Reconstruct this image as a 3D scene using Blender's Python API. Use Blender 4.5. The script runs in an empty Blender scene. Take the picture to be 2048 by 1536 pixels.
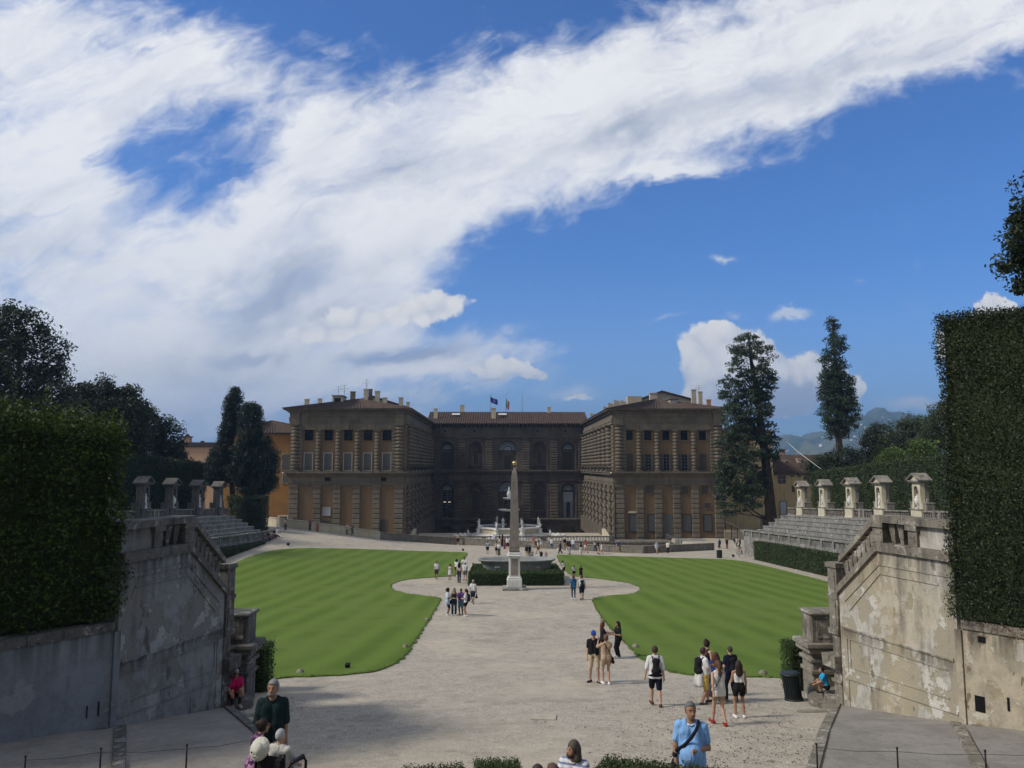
import bpy, math, random
import numpy as np
from mathutils import Vector, Matrix
rnd = random.Random(7)
rng = np.random.default_rng(11)
SC = bpy.context.scene
COL = SC.collection
R = math.radians

# ------------------------------------------------------------------ camera
F = 1540.0                                   # focal length in photo pixels (2048 wide)
PITCH = math.atan(165 / F)
YAW = math.atan(18 / F)
cam_d = bpy.data.cameras.new('camera'); cam = bpy.data.objects.new('camera', cam_d); COL.objects.link(cam)
cam_d.sensor_width = 36.0; cam_d.lens = F / 2048 * 36; cam_d.clip_start = 0.1; cam_d.clip_end = 60000
fw = Vector((math.sin(YAW) * math.cos(PITCH), math.cos(YAW) * math.cos(PITCH), math.sin(PITCH)))
rt = Vector((math.cos(YAW), -math.sin(YAW), 0)); up = rt.cross(fw)
cam.matrix_world = Matrix((rt, up, -fw)).transposed().to_4x4()     # eye at the origin
SC.camera = cam

def ray(px, py):
    return fw * F + rt * (px - 1024) + up * (768 - py)
def at(px, py, Y):
    r = ray(px, py); return r * (Y / r.y)
def ux(px, py):
    r = ray(px, py); return r.x / r.y, r.z / r.y

# ------------------------------------------------------------------ node helpers
def N(nt, typ, *ins, I=None, **attrs):
    n = nt.nodes.new(typ)
    for k, v in attrs.items(): setattr(n, k, v)
    def put(s, v):
        if isinstance(v, bpy.types.NodeSocket): nt.links.new(v, s)
        else: s.default_value = v
    for i, v in enumerate(ins):
        if v is not None: put(n.inputs[i], v)
    for k, v in (I or {}).items(): put(n.inputs[k], v)
    return n
def mth(nt, op, a, b=None, c=None, clamp=False):
    n = N(nt, 'ShaderNodeMath', a, b, c, operation=op); n.use_clamp = clamp
    return n.outputs[0]
def c4(c): return tuple(c) + (1.0,) if len(c) == 3 else tuple(c)
def mixc(nt, f, a, b, blend='MIX'):
    n = N(nt, 'ShaderNodeMix', data_type='RGBA', blend_type=blend)
    for s, v in ((n.inputs[0], f), (n.inputs[6], a), (n.inputs[7], b)):
        if isinstance(v, bpy.types.NodeSocket): nt.links.new(v, s)
        else: s.default_value = v if isinstance(v, (int, float)) else c4(v)
    return n.outputs[2]
def ramp(nt, f, stops, interp='LINEAR'):
    n = N(nt, 'ShaderNodeValToRGB', f); cr = n.color_ramp; cr.interpolation = interp
    while len(cr.elements) < len(stops): cr.elements.new(0.5)
    for e, (p, c) in zip(cr.elements, stops):
        e.position = p; e.color = c4((c, c, c) if isinstance(c, (int, float)) else c)
    return n.outputs[0]
def noise(nt, vec, scale, detail=4, rough=.55, dist=0, out=0):
    return N(nt, 'ShaderNodeTexNoise', I={'Vector': vec, 'Scale': scale, 'Detail': detail, 'Roughness': rough, 'Distortion': dist}).outputs[out]
def vscale(nt, vec, s):
    return N(nt, 'ShaderNodeVectorMath', vec, s, operation='MULTIPLY').outputs[0]
def sstep(nt, v, a, b, x=0., y=1.):
    n = N(nt, 'ShaderNodeMapRange', v, a, b, x, y, interpolation_type='SMOOTHSTEP'); return n.outputs[0]

# ------------------------------------------------------------------ world: sky and clouds, laid out by direction
SUN_AZ, SUN_EL = 256.0, 42.0                 # azimuth clockwise from +Y: the sun stands left of and behind the camera
SKY = 0.12
W = bpy.data.worlds.new('World'); SC.world = W; W.use_nodes = True
nt = W.node_tree; nt.nodes.clear()
sky = N(nt, 'ShaderNodeTexSky', sky_type='NISHITA', sun_disc=False)
sky.sun_elevation = R(SUN_EL); sky.sun_rotation = R(SUN_AZ); sky.altitude = 100; sky.air_density = 1.0; sky.dust_density = .6; sky.ozone_density = 2.5
dirv = N(nt, 'ShaderNodeTexCoord').outputs['Generated']
sep = N(nt, 'ShaderNodeSeparateXYZ', dirv)
den = mth(nt, 'MAXIMUM', mth(nt, 'ABSOLUTE', sep.outputs[1]), .06)
U = mth(nt, 'DIVIDE', sep.outputs[0], den); V = mth(nt, 'DIVIDE', sep.outputs[2], den)
uv = N(nt, 'ShaderNodeCombineXYZ', U, V, 0.).outputs[0]
def rot2(vec, ang, sx, sy):
    n = N(nt, 'ShaderNodeMapping', vec, vector_type='TEXTURE'); n.inputs['Rotation'].default_value = (0, 0, ang); n.inputs['Scale'].default_value = (sx, sy, 1)
    return n.outputs[0]
st = rot2(uv, R(22), 1.0, .5)               # stretched along the sweep of the big cloud
w1 = noise(nt, st, 3.2, 5, .6, .5, out=1)
w2 = noise(nt, uv, 13., 5, .65, .2, out=1)
def warp(vec, col, amt):
    o = N(nt, 'ShaderNodeVectorMath', col, (.5, .5, .5), operation='SUBTRACT').outputs[0]
    o = N(nt, 'ShaderNodeVectorMath', o, (amt, amt, 0), operation='MULTIPLY').outputs[0]
    return N(nt, 'ShaderNodeVectorMath', vec, o, operation='ADD').outputs[0]
uvw = warp(warp(uv, w1, .16), w2, .05)
uvs = warp(uv, w2, .055)
def blobs(vec, lst):
    acc = None
    for (cx, cy, rx, ry, ang, w) in lst:     # centre and radii given as photo pixels, turned into directions
        a, b = ux(cx, cy)
        m = N(nt, 'ShaderNodeMapping', vec, vector_type='TEXTURE')
        m.inputs['Location'].default_value = (a, b, 0); m.inputs['Rotation'].default_value = (0, 0, R(ang)); m.inputs['Scale'].default_value = (rx / F, ry / F, 1)
        g = N(nt, 'ShaderNodeTexGradient', m.outputs[0], gradient_type='QUADRATIC_SPHERE').outputs['Fac']
        acc = mth(nt, 'MULTIPLY', g, w) if acc is None else mth(nt, 'MULTIPLY_ADD', g, w, acc)
    return acc
BIG = [(1500, 130, 900, 260, 17, 2.2), (1050, 250, 620, 260, 26, 2.2), (1900, 30, 500, 190, 12, 2.0), (700, 420, 520, 300, 32, 2.3),
       (330, 620, 620, 330, 10, 2.2), (120, 330, 380, 330, 0, 1.7), (330, 130, 480, 200, -8, 1.6), (60, 60, 300, 260, 0, 1.2),
       (720, 610, 300, 140, 10, 1.6), (1330, 335, 300, 60, 8, 1.0), (600, 250, 300, 160, 30, .8), (250, 790, 950, 210, 0, 2.0), (900, 700, 420, 110, 0, .8),
       (820, 760, 360, 80, 4, .9), (-300, 500, 500, 700, 0, 1.8), (2500, 40, 500, 260, 0, 1.5),
       (850, 5, 240, 65, 0, -1.1),
       (1010, 560, 150, 90, 30, -.8), (1400, 520, 520, 200, 15, -1.4)]
D = blobs(uvw, BIG)
fine = noise(nt, rot2(uv, R(20), 1.0, .55), 14., 7, .62, .6)
D = mth(nt, 'ADD', D, mth(nt, 'MULTIPLY_ADD', fine, 1.25, -.6))
# unseen cloud added overhead and behind the eye to neutralise the ambient light
D = mth(nt, 'MULTIPLY_ADD', mth(nt, 'MAXIMUM', sstep(nt, sep.outputs[2], .58, .74), sstep(nt, sep.outputs[1], .10, -.15)), 2.0, D)
aBig = sstep(nt, D, .12, .95)
veil = noise(nt, rot2(uvw, R(24), 1.0, .22), 11., 7, .62, .5)
hole = sstep(nt, mth(nt, 'ADD', blobs(uvw, [(300, 305, 260, 105, 8, 1.7), (480, 320, 150, 80, 35, 1.3), (240, 95, 200, 60, -10, .6), (700, 60, 160, 60, 10, .5)]), mth(nt, 'MULTIPLY_ADD', veil, 2.4, -1.45)), .0, 1.15)
aBig = mth(nt, 'MULTIPLY', aBig, mth(nt, 'MULTIPLY_ADD', hole, -.92, 1.))
thin = noise(nt, rot2(uvw, R(21), 1.0, .3), 5., 8, .66, .4)
aBig = mth(nt, 'MULTIPLY', aBig, mth(nt, 'MULTIPLY_ADD', sstep(nt, thin, .46, .72), -.32, 1.))
CUM = [(1425, 720, 125, 125, 0, 2.6), (1490, 690, 95, 80, 0, 1.8), (1550, 745, 105, 110, 0, 2.0), (1480, 800, 200, 90, 0, 2.0), (1645, 740, 85, 80, 0, 2.0),
       (1700, 775, 80, 70, 0, 1.5), (1580, 800, 170, 60, 0, 1.3), (1990, 625, 115, 60, 8, 2.4), (1885, 690, 40, 70, 0, 1.4),
       (690, 640, 160, 70, 12, 1.7), (860, 615, 160, 70, 12, 1.9), (600, 665, 90, 45, 0, 1.1), (990, 735, 130, 48, 0, 1.9), (1070, 745, 50, 34, 0, 1.3), (1150, 800, 110, 30, 0, .9)]
D2 = blobs(uvs, CUM)
bub = N(nt, 'ShaderNodeTexVoronoi', I={'Vector': uvs, 'Scale': 42., 'Randomness': 1.}).outputs['Distance']
D2 = mth(nt, 'MULTIPLY_ADD', bub, -.35, mth(nt, 'ADD', D2, mth(nt, 'MULTIPLY_ADD', fine, .5, -.12)))
aCum = sstep(nt, D2, .38, .60)
WISP = [(1582, 628, 75, 18, 8, 1.5), (1445, 522, 60, 20, 0, .9), (1330, 640, 170, 22, 14, .55), (1460, 632, 60, 22, 14, .6), (1720, 570, 50, 16, -20, .5), (1840, 800, 190, 30, 0, 1.1), (900, 483, 150, 18, 0, .6), (1010, 690, 120, 40, 5, .8), (1130, 790, 200, 60, 0, .7)]
D3 = mth(nt, 'ADD', blobs(uvs, WISP), mth(nt, 'MULTIPLY_ADD', fine, .8, -.42))
aW = mth(nt, 'MULTIPLY', sstep(nt, D3, .1, .9), .8)
GLOW = blobs(uvw, [(120, 690, 560, 170, 0, 1.1), (420, 560, 420, 160, 20, .8), (900, 250, 500, 110, 25, .7), (60, 250, 260, 160, 0, .8), (430, 440, 240, 110, 30, .9)])
# colours of the cloud light itself
GREY = [(520, 600, 420, 200, 15, 1.0), (330, 760, 420, 90, 0, .6), (800, 330, 330, 110, 30, .75), (1250, 250, 420, 70, 20, .8), (1700, 130, 500, 90, 15, .5), (820, 710, 260, 60, 4, 1.5), (480, 715, 120, 40, 0, 1.2), (60, 470, 300, 120, 0, .4), (1560, 790, 150, 60, 0, 1.5), (1850, 805, 150, 25, 0, 1.1)]
gr = mth(nt, 'ADD', blobs(uvw, GREY), mth(nt, 'MULTIPLY_ADD', w1 if False else noise(nt, rot2(uv, R(26), 1., .4), 6., 6, .6, .4), 1.3, -.62))
gr = mth(nt, 'SUBTRACT', sstep(nt, gr, -.15, 1.0), mth(nt, 'MULTIPLY', GLOW, .45), clamp=True)
cloudc = mixc(nt, gr, (.96, .965, .97), (.42, .48, .60))
cloudc = mixc(nt, mth(nt, 'MAXIMUM', sstep(nt, sep.outputs[1], .0, -.3), sstep(nt, sep.outputs[2], .60, .80)), cloudc, (.38, .39, .42))   # unseen cloud overhead and behind the eye greyed to dim the ambient light
cumc = mixc(nt, sstep(nt, mth(nt, 'ADD', blobs(uvs, [(1560, 800, 230, 90, 0, 2.), (820, 700, 330, 50, 4, 1.6), (990, 765, 160, 30, 0, 1.2), (1990, 660, 90, 30, 0, .6)]), mth(nt, 'MULTIPLY_ADD', bub, .9, -.25)), .0, 1.1), (.93, .92, .89), (.44, .52, .65))
skyc = mixc(nt, 1.0, vscale(nt, sky.outputs[0], (SKY,) * 3), (.40, .74, 1.22), 'MULTIPLY')
# the low air over the horizon
hz = sstep(nt, V, .30, -.02)
skyc = mixc(nt, mth(nt, 'MULTIPLY', hz, .40), skyc, (.42, .56, .78))
c = mixc(nt, aW, skyc, (.70, .76, .85))
c = mixc(nt, mth(nt, 'MULTIPLY', aBig, .97), c, cloudc)
c = mixc(nt, aCum, c, cumc)
c = mixc(nt, mth(nt, 'MULTIPLY', blobs(uvw, [(200, 750, 640, 150, 0, 1.1)]), .75, clamp=True), c, (.88, .88, .86))
low = sstep(nt, V, .0, -.03)
c = mixc(nt, low, c, (.20, .22, .22))
bg = N(nt, 'ShaderNodeBackground', c, 1.0)
nt.links.new(bg.outputs[0], N(nt, 'ShaderNodeOutputWorld').inputs[0])

# ------------------------------------------------------------------ sun (behind thin cloud: soft)
sd = bpy.data.lights.new('sun', 'SUN'); sun = bpy.data.objects.new('sun', sd); COL.objects.link(sun)
sd.energy = 3.2; sd.angle = R(10); sd.color = (1.0, .93, .82)
sv = Vector((math.sin(R(SUN_AZ)) * math.cos(R(SUN_EL)), math.cos(R(SUN_AZ)) * math.cos(R(SUN_EL)), math.sin(R(SUN_EL))))
sun.rotation_euler = (-sv).to_track_quat('-Z', 'Y').to_euler()
SC.view_settings.view_transform = 'Standard'; SC.view_settings.look = 'None'; SC.view_settings.gamma = 1; SC.view_settings.exposure = 0.0
SC.view_settings.use_curve_mapping = False
SC.cycles.use_denoising = True
SC.cycles.max_bounces = 6; SC.cycles.diffuse_bounces = 3; SC.cycles.glossy_bounces = 2; SC.cycles.transmission_bounces = 3; SC.cycles.transparent_max_bounces = 6; SC.cycles.volume_bounces = 0
W.cycles.sampling_method = 'MANUAL'; W.cycles.sample_map_resolution = 512

# ------------------------------------------------------------------ mesh helpers
AX = 0.9                                      # the garden's axis of symmetry
class MB:
    def __init__(s): s.v = []; s.f = []; s.m = []; s.sm = []
    def add(s, vs, fs, m=0, smooth=False, T=None):
        o = len(s.v)
        if T is not None: vs = [T @ Vector(v) for v in vs]
        s.v += [tuple(v) for v in vs]
        for f in fs: s.f.append(tuple(i + o for i in f)); s.m.append(m); s.sm.append(smooth)
        return s
    def box(s, x0, x1, y0, y1, z0, z1, m=0, T=None, bev=0.0):
        if x0 > x1: x0, x1 = x1, x0
        if y0 > y1: y0, y1 = y1, y0
        if z0 > z1: z0, z1 = z1, z0
        if bev > 0:
            b = min(bev, (x1 - x0) * .45, (y1 - y0) * .45, (z1 - z0) * .45)
            bm_v = []; idx = {}
            xs, ys, zs = (x0, x1), (y0, y1), (z0, z1)
            for i in (0, 1):
                for j in (0, 1):
                    for k in (0, 1):
                        c = (xs[i], ys[j], zs[k]); d = (b * (1 - 2 * i), b * (1 - 2 * j), b * (1 - 2 * k))
                        idx[i, j, k, 0] = len(bm_v); bm_v.append((c[0], c[1] + d[1], c[2] + d[2]))
                        idx[i, j, k, 1] = len(bm_v); bm_v.append((c[0] + d[0], c[1], c[2] + d[2]))
                        idx[i, j, k, 2] = len(bm_v); bm_v.append((c[0] + d[0], c[1] + d[1], c[2]))
            fs = []
            for a in (0, 1, 2):
                for sd_ in (0, 1):
                    q = []
                    for (p, r_) in ((0, 0), (1, 0), (1, 1), (0, 1)):
                        key = [0, 0, 0]; o = [t for t in (0, 1, 2) if t != a]; key[a] = sd_; key[o[0]] = p; key[o[1]] = r_
                        q.append(idx[tuple(key) + (a,)])
                    if (sd_ == 0) ^ (a == 1): q = q[::-1]
                    fs.append(tuple(q))
            for a in (0, 1, 2):
                o = [t for t in (0, 1, 2) if t != a]
                for p in (0, 1):
                    for r_ in (0, 1):
                        k0 = [0, 0, 0]; k1 = [0, 0, 0]; k0[o[0]] = k1[o[0]] = p; k0[o[1]] = k1[o[1]] = r_; k1[a] = 1
                        k0, k1 = tuple(k0), tuple(k1)
                        fs.append((idx[k0 + (o[0],)], idx[k1 + (o[0],)], idx[k1 + (o[1],)], idx[k0 + (o[1],)]))
            for i in (0, 1):
                for j in (0, 1):
                    for k in (0, 1): fs.append((idx[i, j, k, 0], idx[i, j, k, 1], idx[i, j, k, 2]))
            return s.add(bm_v, fs, m, False, T)
        v = [(x0, y0, z0), (x1, y0, z0), (x1, y1, z0), (x0, y1, z0), (x0, y0, z1), (x1, y0, z1), (x1, y1, z1), (x0, y1, z1)]
        return s.add(v, [(0, 3, 2, 1), (4, 5, 6, 7), (0, 1, 5, 4), (1, 2, 6, 5), (2, 3, 7, 6), (3, 0, 4, 7)], m, False, T)
    def lathe(s, prof, n=12, c=(0, 0, 0), m=0, smooth=True, T=None, sq=0.0):
        vs = []; fs = []
        for (r_, z) in prof:
            for i in range(n):
                a = 2 * math.pi * i / n
                vs.append((c[0] + r_ * math.cos(a), c[1] + r_ * math.sin(a), c[2] + z))
        for j in range(len(prof) - 1):
            for i in range(n): fs.append((j * n + i, j * n + (i + 1) % n, (j + 1) * n + (i + 1) % n, (j + 1) * n + i))
        fs.append(tuple(range(n))[::-1]); fs.append(tuple((len(prof) - 1) * n + i for i in range(n)))
        return s.add(vs, fs, m, smooth, T)
    def tube(s, pts, rad, n=6, m=0, smooth=True, T=None):
        pts = [Vector(p) for p in pts]; rad = [rad] * len(pts) if isinstance(rad, (int, float)) else rad
        vs = []; fs = []
        for k, p in enumerate(pts):
            d = (pts[min(k + 1, len(pts) - 1)] - pts[max(k - 1, 0)])
            d = d.normalized() if d.length > 1e-9 else Vector((0, 0, 1))
            a = d.cross(Vector((0, 0, 1)) if abs(d.z) < .9 else Vector((1, 0, 0))).normalized(); b = d.cross(a)
            for i in range(n):
                t = 2 * math.pi * i / n; vs.append(p + (a * math.cos(t) + b * math.sin(t)) * rad[k])
        for j in range(len(pts) - 1):
            for i in range(n): fs.append((j * n + i, (j + 1) * n + i, (j + 1) * n + (i + 1) % n, j * n + (i + 1) % n))
        fs.append(tuple(range(n))); fs.append(tuple((len(pts) - 1) * n + i for i in range(n))[::-1])
        return s.add(vs, fs, m, smooth, T)
    def prism(s, poly, y0, y1, m=0, T=None):  # polygon in x,z pushed along y
        n = len(poly)
        vs = [(x, y0, z) for x, z in poly] + [(x, y1, z) for x, z in poly]
        fs = [tuple(range(n)), tuple(range(2 * n - 1, n - 1, -1))] + [(i, i + n, (i + 1) % n + n, (i + 1) % n) for i in range(n)]
        return s.add(vs, fs, m, False, T)
    def archwall(s, x0, x1, z0, z1, a0, a1, zs, y0, y1, m=0, T=None, n=14, zb=None):
        # a wall x0..x1, z0..z1 with a round-headed opening a0..a1 springing at zs, y0 (front) to y1 (back)
        zb = z0 if zb is None else zb
        r_ = (a1 - a0) / 2; cx = (a0 + a1) / 2
        arc = [(cx - r_ * math.cos(math.pi * i / n), zs + r_ * math.sin(math.pi * i / n)) for i in range(n + 1)]
        inn = [(a0, zb)] + arc + [(a1, zb)]
        out = [(x0, zb)]
        for (x, z) in arc:
            t = (x - a0) / (a1 - a0); out.append((x0 + (x1 - x0) * t, z1))
        out[1] = (x0, z1); out[-1] = (x1, z1); out.append((x1, zb))
        k = len(inn); vs = []; fs = []
        for y in (y0, y1): vs += [(x, y, z) for x, z in inn] + [(x, y, z) for x, z in out]
        for i in range(k - 1):
            fs.append((i, i + 1, k + i + 1, k + i)); fs.append((2 * k + i, 3 * k + i, 3 * k + i + 1, 2 * k + i + 1))
            fs.append((i, 2 * k + i, 2 * k + i + 1, i + 1)); fs.append((k + i, k + i + 1, 3 * k + i + 1, 3 * k + i))
        fs.append((0, k, 3 * k, 2 * k)); fs.append((k - 1, 3 * k - 1, 4 * k - 1, 2 * k - 1))
        s.add(vs, fs, m, False, T)
        if zb > z0: s.box(x0, x1, y0, y1, z0, zb, m, T)
        return s
    def ring(s, cx, zs, ri, ro, y0, y1, m=0, T=None, n=14, a0=0., a1=math.pi):
        vs = []; fs = []
        for i in range(n + 1):
            a = a0 + (a1 - a0) * i / n
            for (r_, y) in ((ri, y0), (ro, y0), (ro, y1), (ri, y1)): vs.append((cx - r_ * math.cos(a), y, zs + r_ * math.sin(a)))
        for i in range(n):
            for j in range(4): fs.append((i * 4 + j, (i + 1) * 4 + j, (i + 1) * 4 + (j + 1) % 4, i * 4 + (j + 1) % 4))
        fs += [(0, 1, 2, 3), (n * 4 + 3, n * 4 + 2, n * 4 + 1, n * 4)]
        return s.add(vs, fs, m, False, T)
    def build(s, name, mats, parent=None, world=True):
        me = bpy.data.meshes.new(name)
        off = Vector((0, 0, 0))
        if parent is not None and world: off = wloc(parent)
        vs = s.v if off.length == 0 else [(x - off.x, y - off.y, z - off.z) for x, y, z in s.v]
        me.from_pydata(vs, [], s.f)
        me.polygons.foreach_set('material_index', s.m); me.polygons.foreach_set('use_smooth', s.sm)
        return link(name, me, mats, parent)
def wloc(o):
    v = Vector(o.location)
    return v + wloc(o.parent) if o.parent else v
def link(name, me, mats, parent=None):
    for m in (mats if isinstance(mats, (list, tuple)) else [mats]): me.materials.append(m)
    o = bpy.data.objects.new(name, me); COL.objects.link(o)
    if parent is not None: o.parent = parent
    return o
def mesh_np(name, V_, Q, mats, parent=None, smooth=False, mi=None):
    V_ = np.asarray(V_, np.float32); Q = np.asarray(Q, np.int32); k = Q.shape[1]
    me = bpy.data.meshes.new(name)
    me.vertices.add(len(V_)); me.vertices.foreach_set('co', V_.ravel())
    me.loops.add(Q.size); me.loops.foreach_set('vertex_index', Q.ravel())
    me.polygons.add(len(Q)); me.polygons.foreach_set('loop_start', np.arange(0, Q.size, k, dtype=np.int32))
    if smooth: me.polygons.foreach_set('use_smooth', np.ones(len(Q), bool))
    if mi is not None: me.polygons.foreach_set('material_index', np.asarray(mi, np.int32))
    me.update(calc_edges=True)
    return link(name, me, mats, parent)
def tag(o, label=None, cat=None, group=None, kind=None):
    if label: o['label'] = label
    if cat: o['category'] = cat
    if group: o['group'] = group
    if kind: o['kind'] = kind
    return o
def empty(name, loc, label, cat, group=None, rz=0):
    o = bpy.data.objects.new(name, None); COL.objects.link(o); o.location = loc; o.rotation_euler = (0, 0, rz)
    o.empty_display_size = .3
    return tag(o, label, cat, group)
def dup(o, parent=None, **kw):
    c = o.copy(); COL.objects.link(c)
    if parent is not None: c.parent = parent
    for ch in o.children: dup(ch, c)
    return c

# ------------------------------------------------------------------ materials
def newmat(name):
    m = bpy.data.materials.new(name); m.use_nodes = True; t = m.node_tree; t.nodes.clear()
    out = N(t, 'ShaderNodeOutputMaterial'); b = N(t, 'ShaderNodeBsdfPrincipled'); t.links.new(b.outputs[0], out.inputs[0])
    pos = N(t, 'ShaderNodeNewGeometry').outputs['Position']
    return m, t, b, pos, out
def setb(t, b, col=None, rough=.8, bump=None, bs=.3, bd=.02, spec=.3, metal=0.):
    for k, v in (('Base Color', col), ('Roughness', rough)):
        if isinstance(v, bpy.types.NodeSocket): t.links.new(v, b.inputs[k])
        elif v is not None: b.inputs[k].default_value = c4(v) if k == 'Base Color' else v
    b.inputs['Specular IOR Level'].default_value = spec; b.inputs['Metallic'].default_value = metal
    if bump is not None:
        n = N(t, 'ShaderNodeBump', I={'Strength': bs, 'Distance': bd, 'Height': bump}); t.links.new(n.outputs[0], b.inputs['Normal'])
def plain(name, col, rough=.6, var=.25, scale=3., bs=.0, metal=0., spec=.3):
    m, t, b, pos, o = newmat(name)
    n = noise(t, pos, scale, 5, .6)
    k = mth(t, 'MULTIPLY_ADD', n, 2 * var, 1 - var)
    setb(t, b, mixc(t, 1., col, N(t, 'ShaderNodeCombineColor', k, k, k).outputs[0], 'MULTIPLY'), rough, n if bs else None, bs, .02, spec, metal)
    return m
def stone(name, c1, c2, dark=(.05, .05, .045), sc=1.0, streak=.6, spots=.5, bump=.35, rough=.9, pale=None):
    m, t, b, pos, o = newmat(name)
    a = noise(t, pos, .55 * sc, 6, .62, .4); f = noise(t, pos, 9 * sc, 6, .7)
    col = mixc(t, sstep(t, a, .35, .65), c1, c2)
    if pale:
        p = noise(t, pos, 1.7 * sc, 7, .68, .8); col = mixc(t, mth(t, 'MULTIPLY', sstep(t, p, .55, .62), .75), col, pale)
    s_ = noise(t, vscale(t, pos, (2.6 * sc, 2.6 * sc, .22 * sc)), 1.0, 5, .6)
    s2 = noise(t, pos, .9 * sc, 5, .65)
    col = mixc(t, mth(t, 'MULTIPLY', sstep(t, mth(t, 'ADD', mth(t, 'MULTIPLY', s_, .6), mth(t, 'MULTIPLY', s2, .4)), .47, .68), streak), col, dark)
    d = noise(t, pos, 4.5 * sc, 7, .7, .3); col = mixc(t, mth(t, 'MULTIPLY', sstep(t, d, .54, .66), spots), col, dark)
    v = mth(t, 'MULTIPLY_ADD', f, .7, .65); col = mixc(t, 1., col, N(t, 'ShaderNodeCombineColor', v, v, v).outputs[0], 'MULTIPLY')
    setb(t, b, col, rough, mth(t, 'ADD', f, d), bump, .03, .2)
    return m
def plaster(name, lay, base, flake, dark, sc=1.0, warm=None, keep=.5, drip=None):
    # old paint over render: crisp-edged flakes, stains that run down
    m, t, b, pos, o = newmat(name)
    p1 = noise(t, vscale(t, pos, (1, 1, .75)), .55 * sc, 10, .64, .12); p2 = noise(t, pos, 1.1 * sc, 10, .66, .15); p3 = noise(t, vscale(t, pos, (1, 1, .45)), 1.9 * sc, 9, .64, .1)
    f = noise(t, pos, 16 * sc, 6, .7); lg = noise(t, pos, .35, 3, .5)
    m1 = sstep(t, p1, keep - .02, keep + .02); m2 = sstep(t, p2, .565, .585); m3 = sstep(t, p3, .62, .635)
    lc = mixc(t, sstep(t, noise(t, pos, 2.2 * sc, 6, .65), .35, .7), lay, tuple(x * .72 for x in lay))
    col = mixc(t, m1, base, lc); col = mixc(t, mth(t, 'MULTIPLY', m2, .85), col, flake); col = mixc(t, m3, col, tuple(x * .62 for x in base))
    if warm: col = mixc(t, mth(t, 'MULTIPLY', sstep(t, lg, .52, .66), .55), col, warm)
    st_ = noise(t, vscale(t, pos, (3., 3., .2)), 1.0, 6, .62); st2 = noise(t, pos, .7 * sc, 6, .65)
    col = mixc(t, mth(t, 'MULTIPLY', sstep(t, mth(t, 'MULTIPLY', st_, st2), .26, .42), .62), col, dark)
    if drip:                                      # soot washed down from the ledges at these heights
        z = N(t, 'ShaderNodeSeparateXYZ', pos).outputs[2]; d1 = noise(t, vscale(t, pos, (4.5, 4.5, .12)), 1., 5, .6)
        for (zt, ln) in drip:
            below = mth(t, 'MULTIPLY', sstep(t, z, zt - ln, zt), mth(t, 'LESS_THAN', z, zt + .04)); col = mixc(t, mth(t, 'MULTIPLY', mth(t, 'MULTIPLY', below, sstep(t, d1, .36, .62)), .85), col, dark)
    sp = noise(t, pos, 7 * sc, 7, .75); col = mixc(t, mth(t, 'MULTIPLY', sstep(t, sp, .58, .68), .4), col, dark)
    v = mth(t, 'MULTIPLY_ADD', f, .5, .75); col = mixc(t, 1., col, N(t, 'ShaderNodeCombineColor', v, v, v).outputs[0], 'MULTIPLY')
    h = mth(t, 'ADD', mth(t, 'ADD', mth(t, 'MULTIPLY', m1, 1.), mth(t, 'MULTIPLY', m2, .7)), mth(t, 'SUBTRACT', mth(t, 'MULTIPLY', f, .5), m3))
    setb(t, b, col, .92, h, .55, .02, .15)
    return m
def leafmat(name, ca, cb, cc, trans=.28, rough=.55, nsc=.8):
    m, t, b, pos, o = newmat(name)
    ri = N(t, 'ShaderNodeNewGeometry').outputs['Random Per Island']
    n = noise(t, pos, nsc, 4, .6)
    col = mixc(t, sstep(t, n, .35, .65), ca, cb)
    col = mixc(t, mth(t, 'MULTIPLY', sstep(t, ri, .55, 1.), .7), col, cc)
    v = mth(t, 'MULTIPLY_ADD', ri, .6, .7); col = mixc(t, 1., col, N(t, 'ShaderNodeCombineColor', v, v, v).outputs[0], 'MULTIPLY')
    setb(t, b, col, rough, None, spec=.35)
    tr = N(t, 'ShaderNodeBsdfTranslucent', col); mx = N(t, 'ShaderNodeMixShader', trans, b.outputs[0], tr.outputs[0]); t.links.new(mx.outputs[0], o.inputs[0])
    return m
MT = {}
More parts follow.
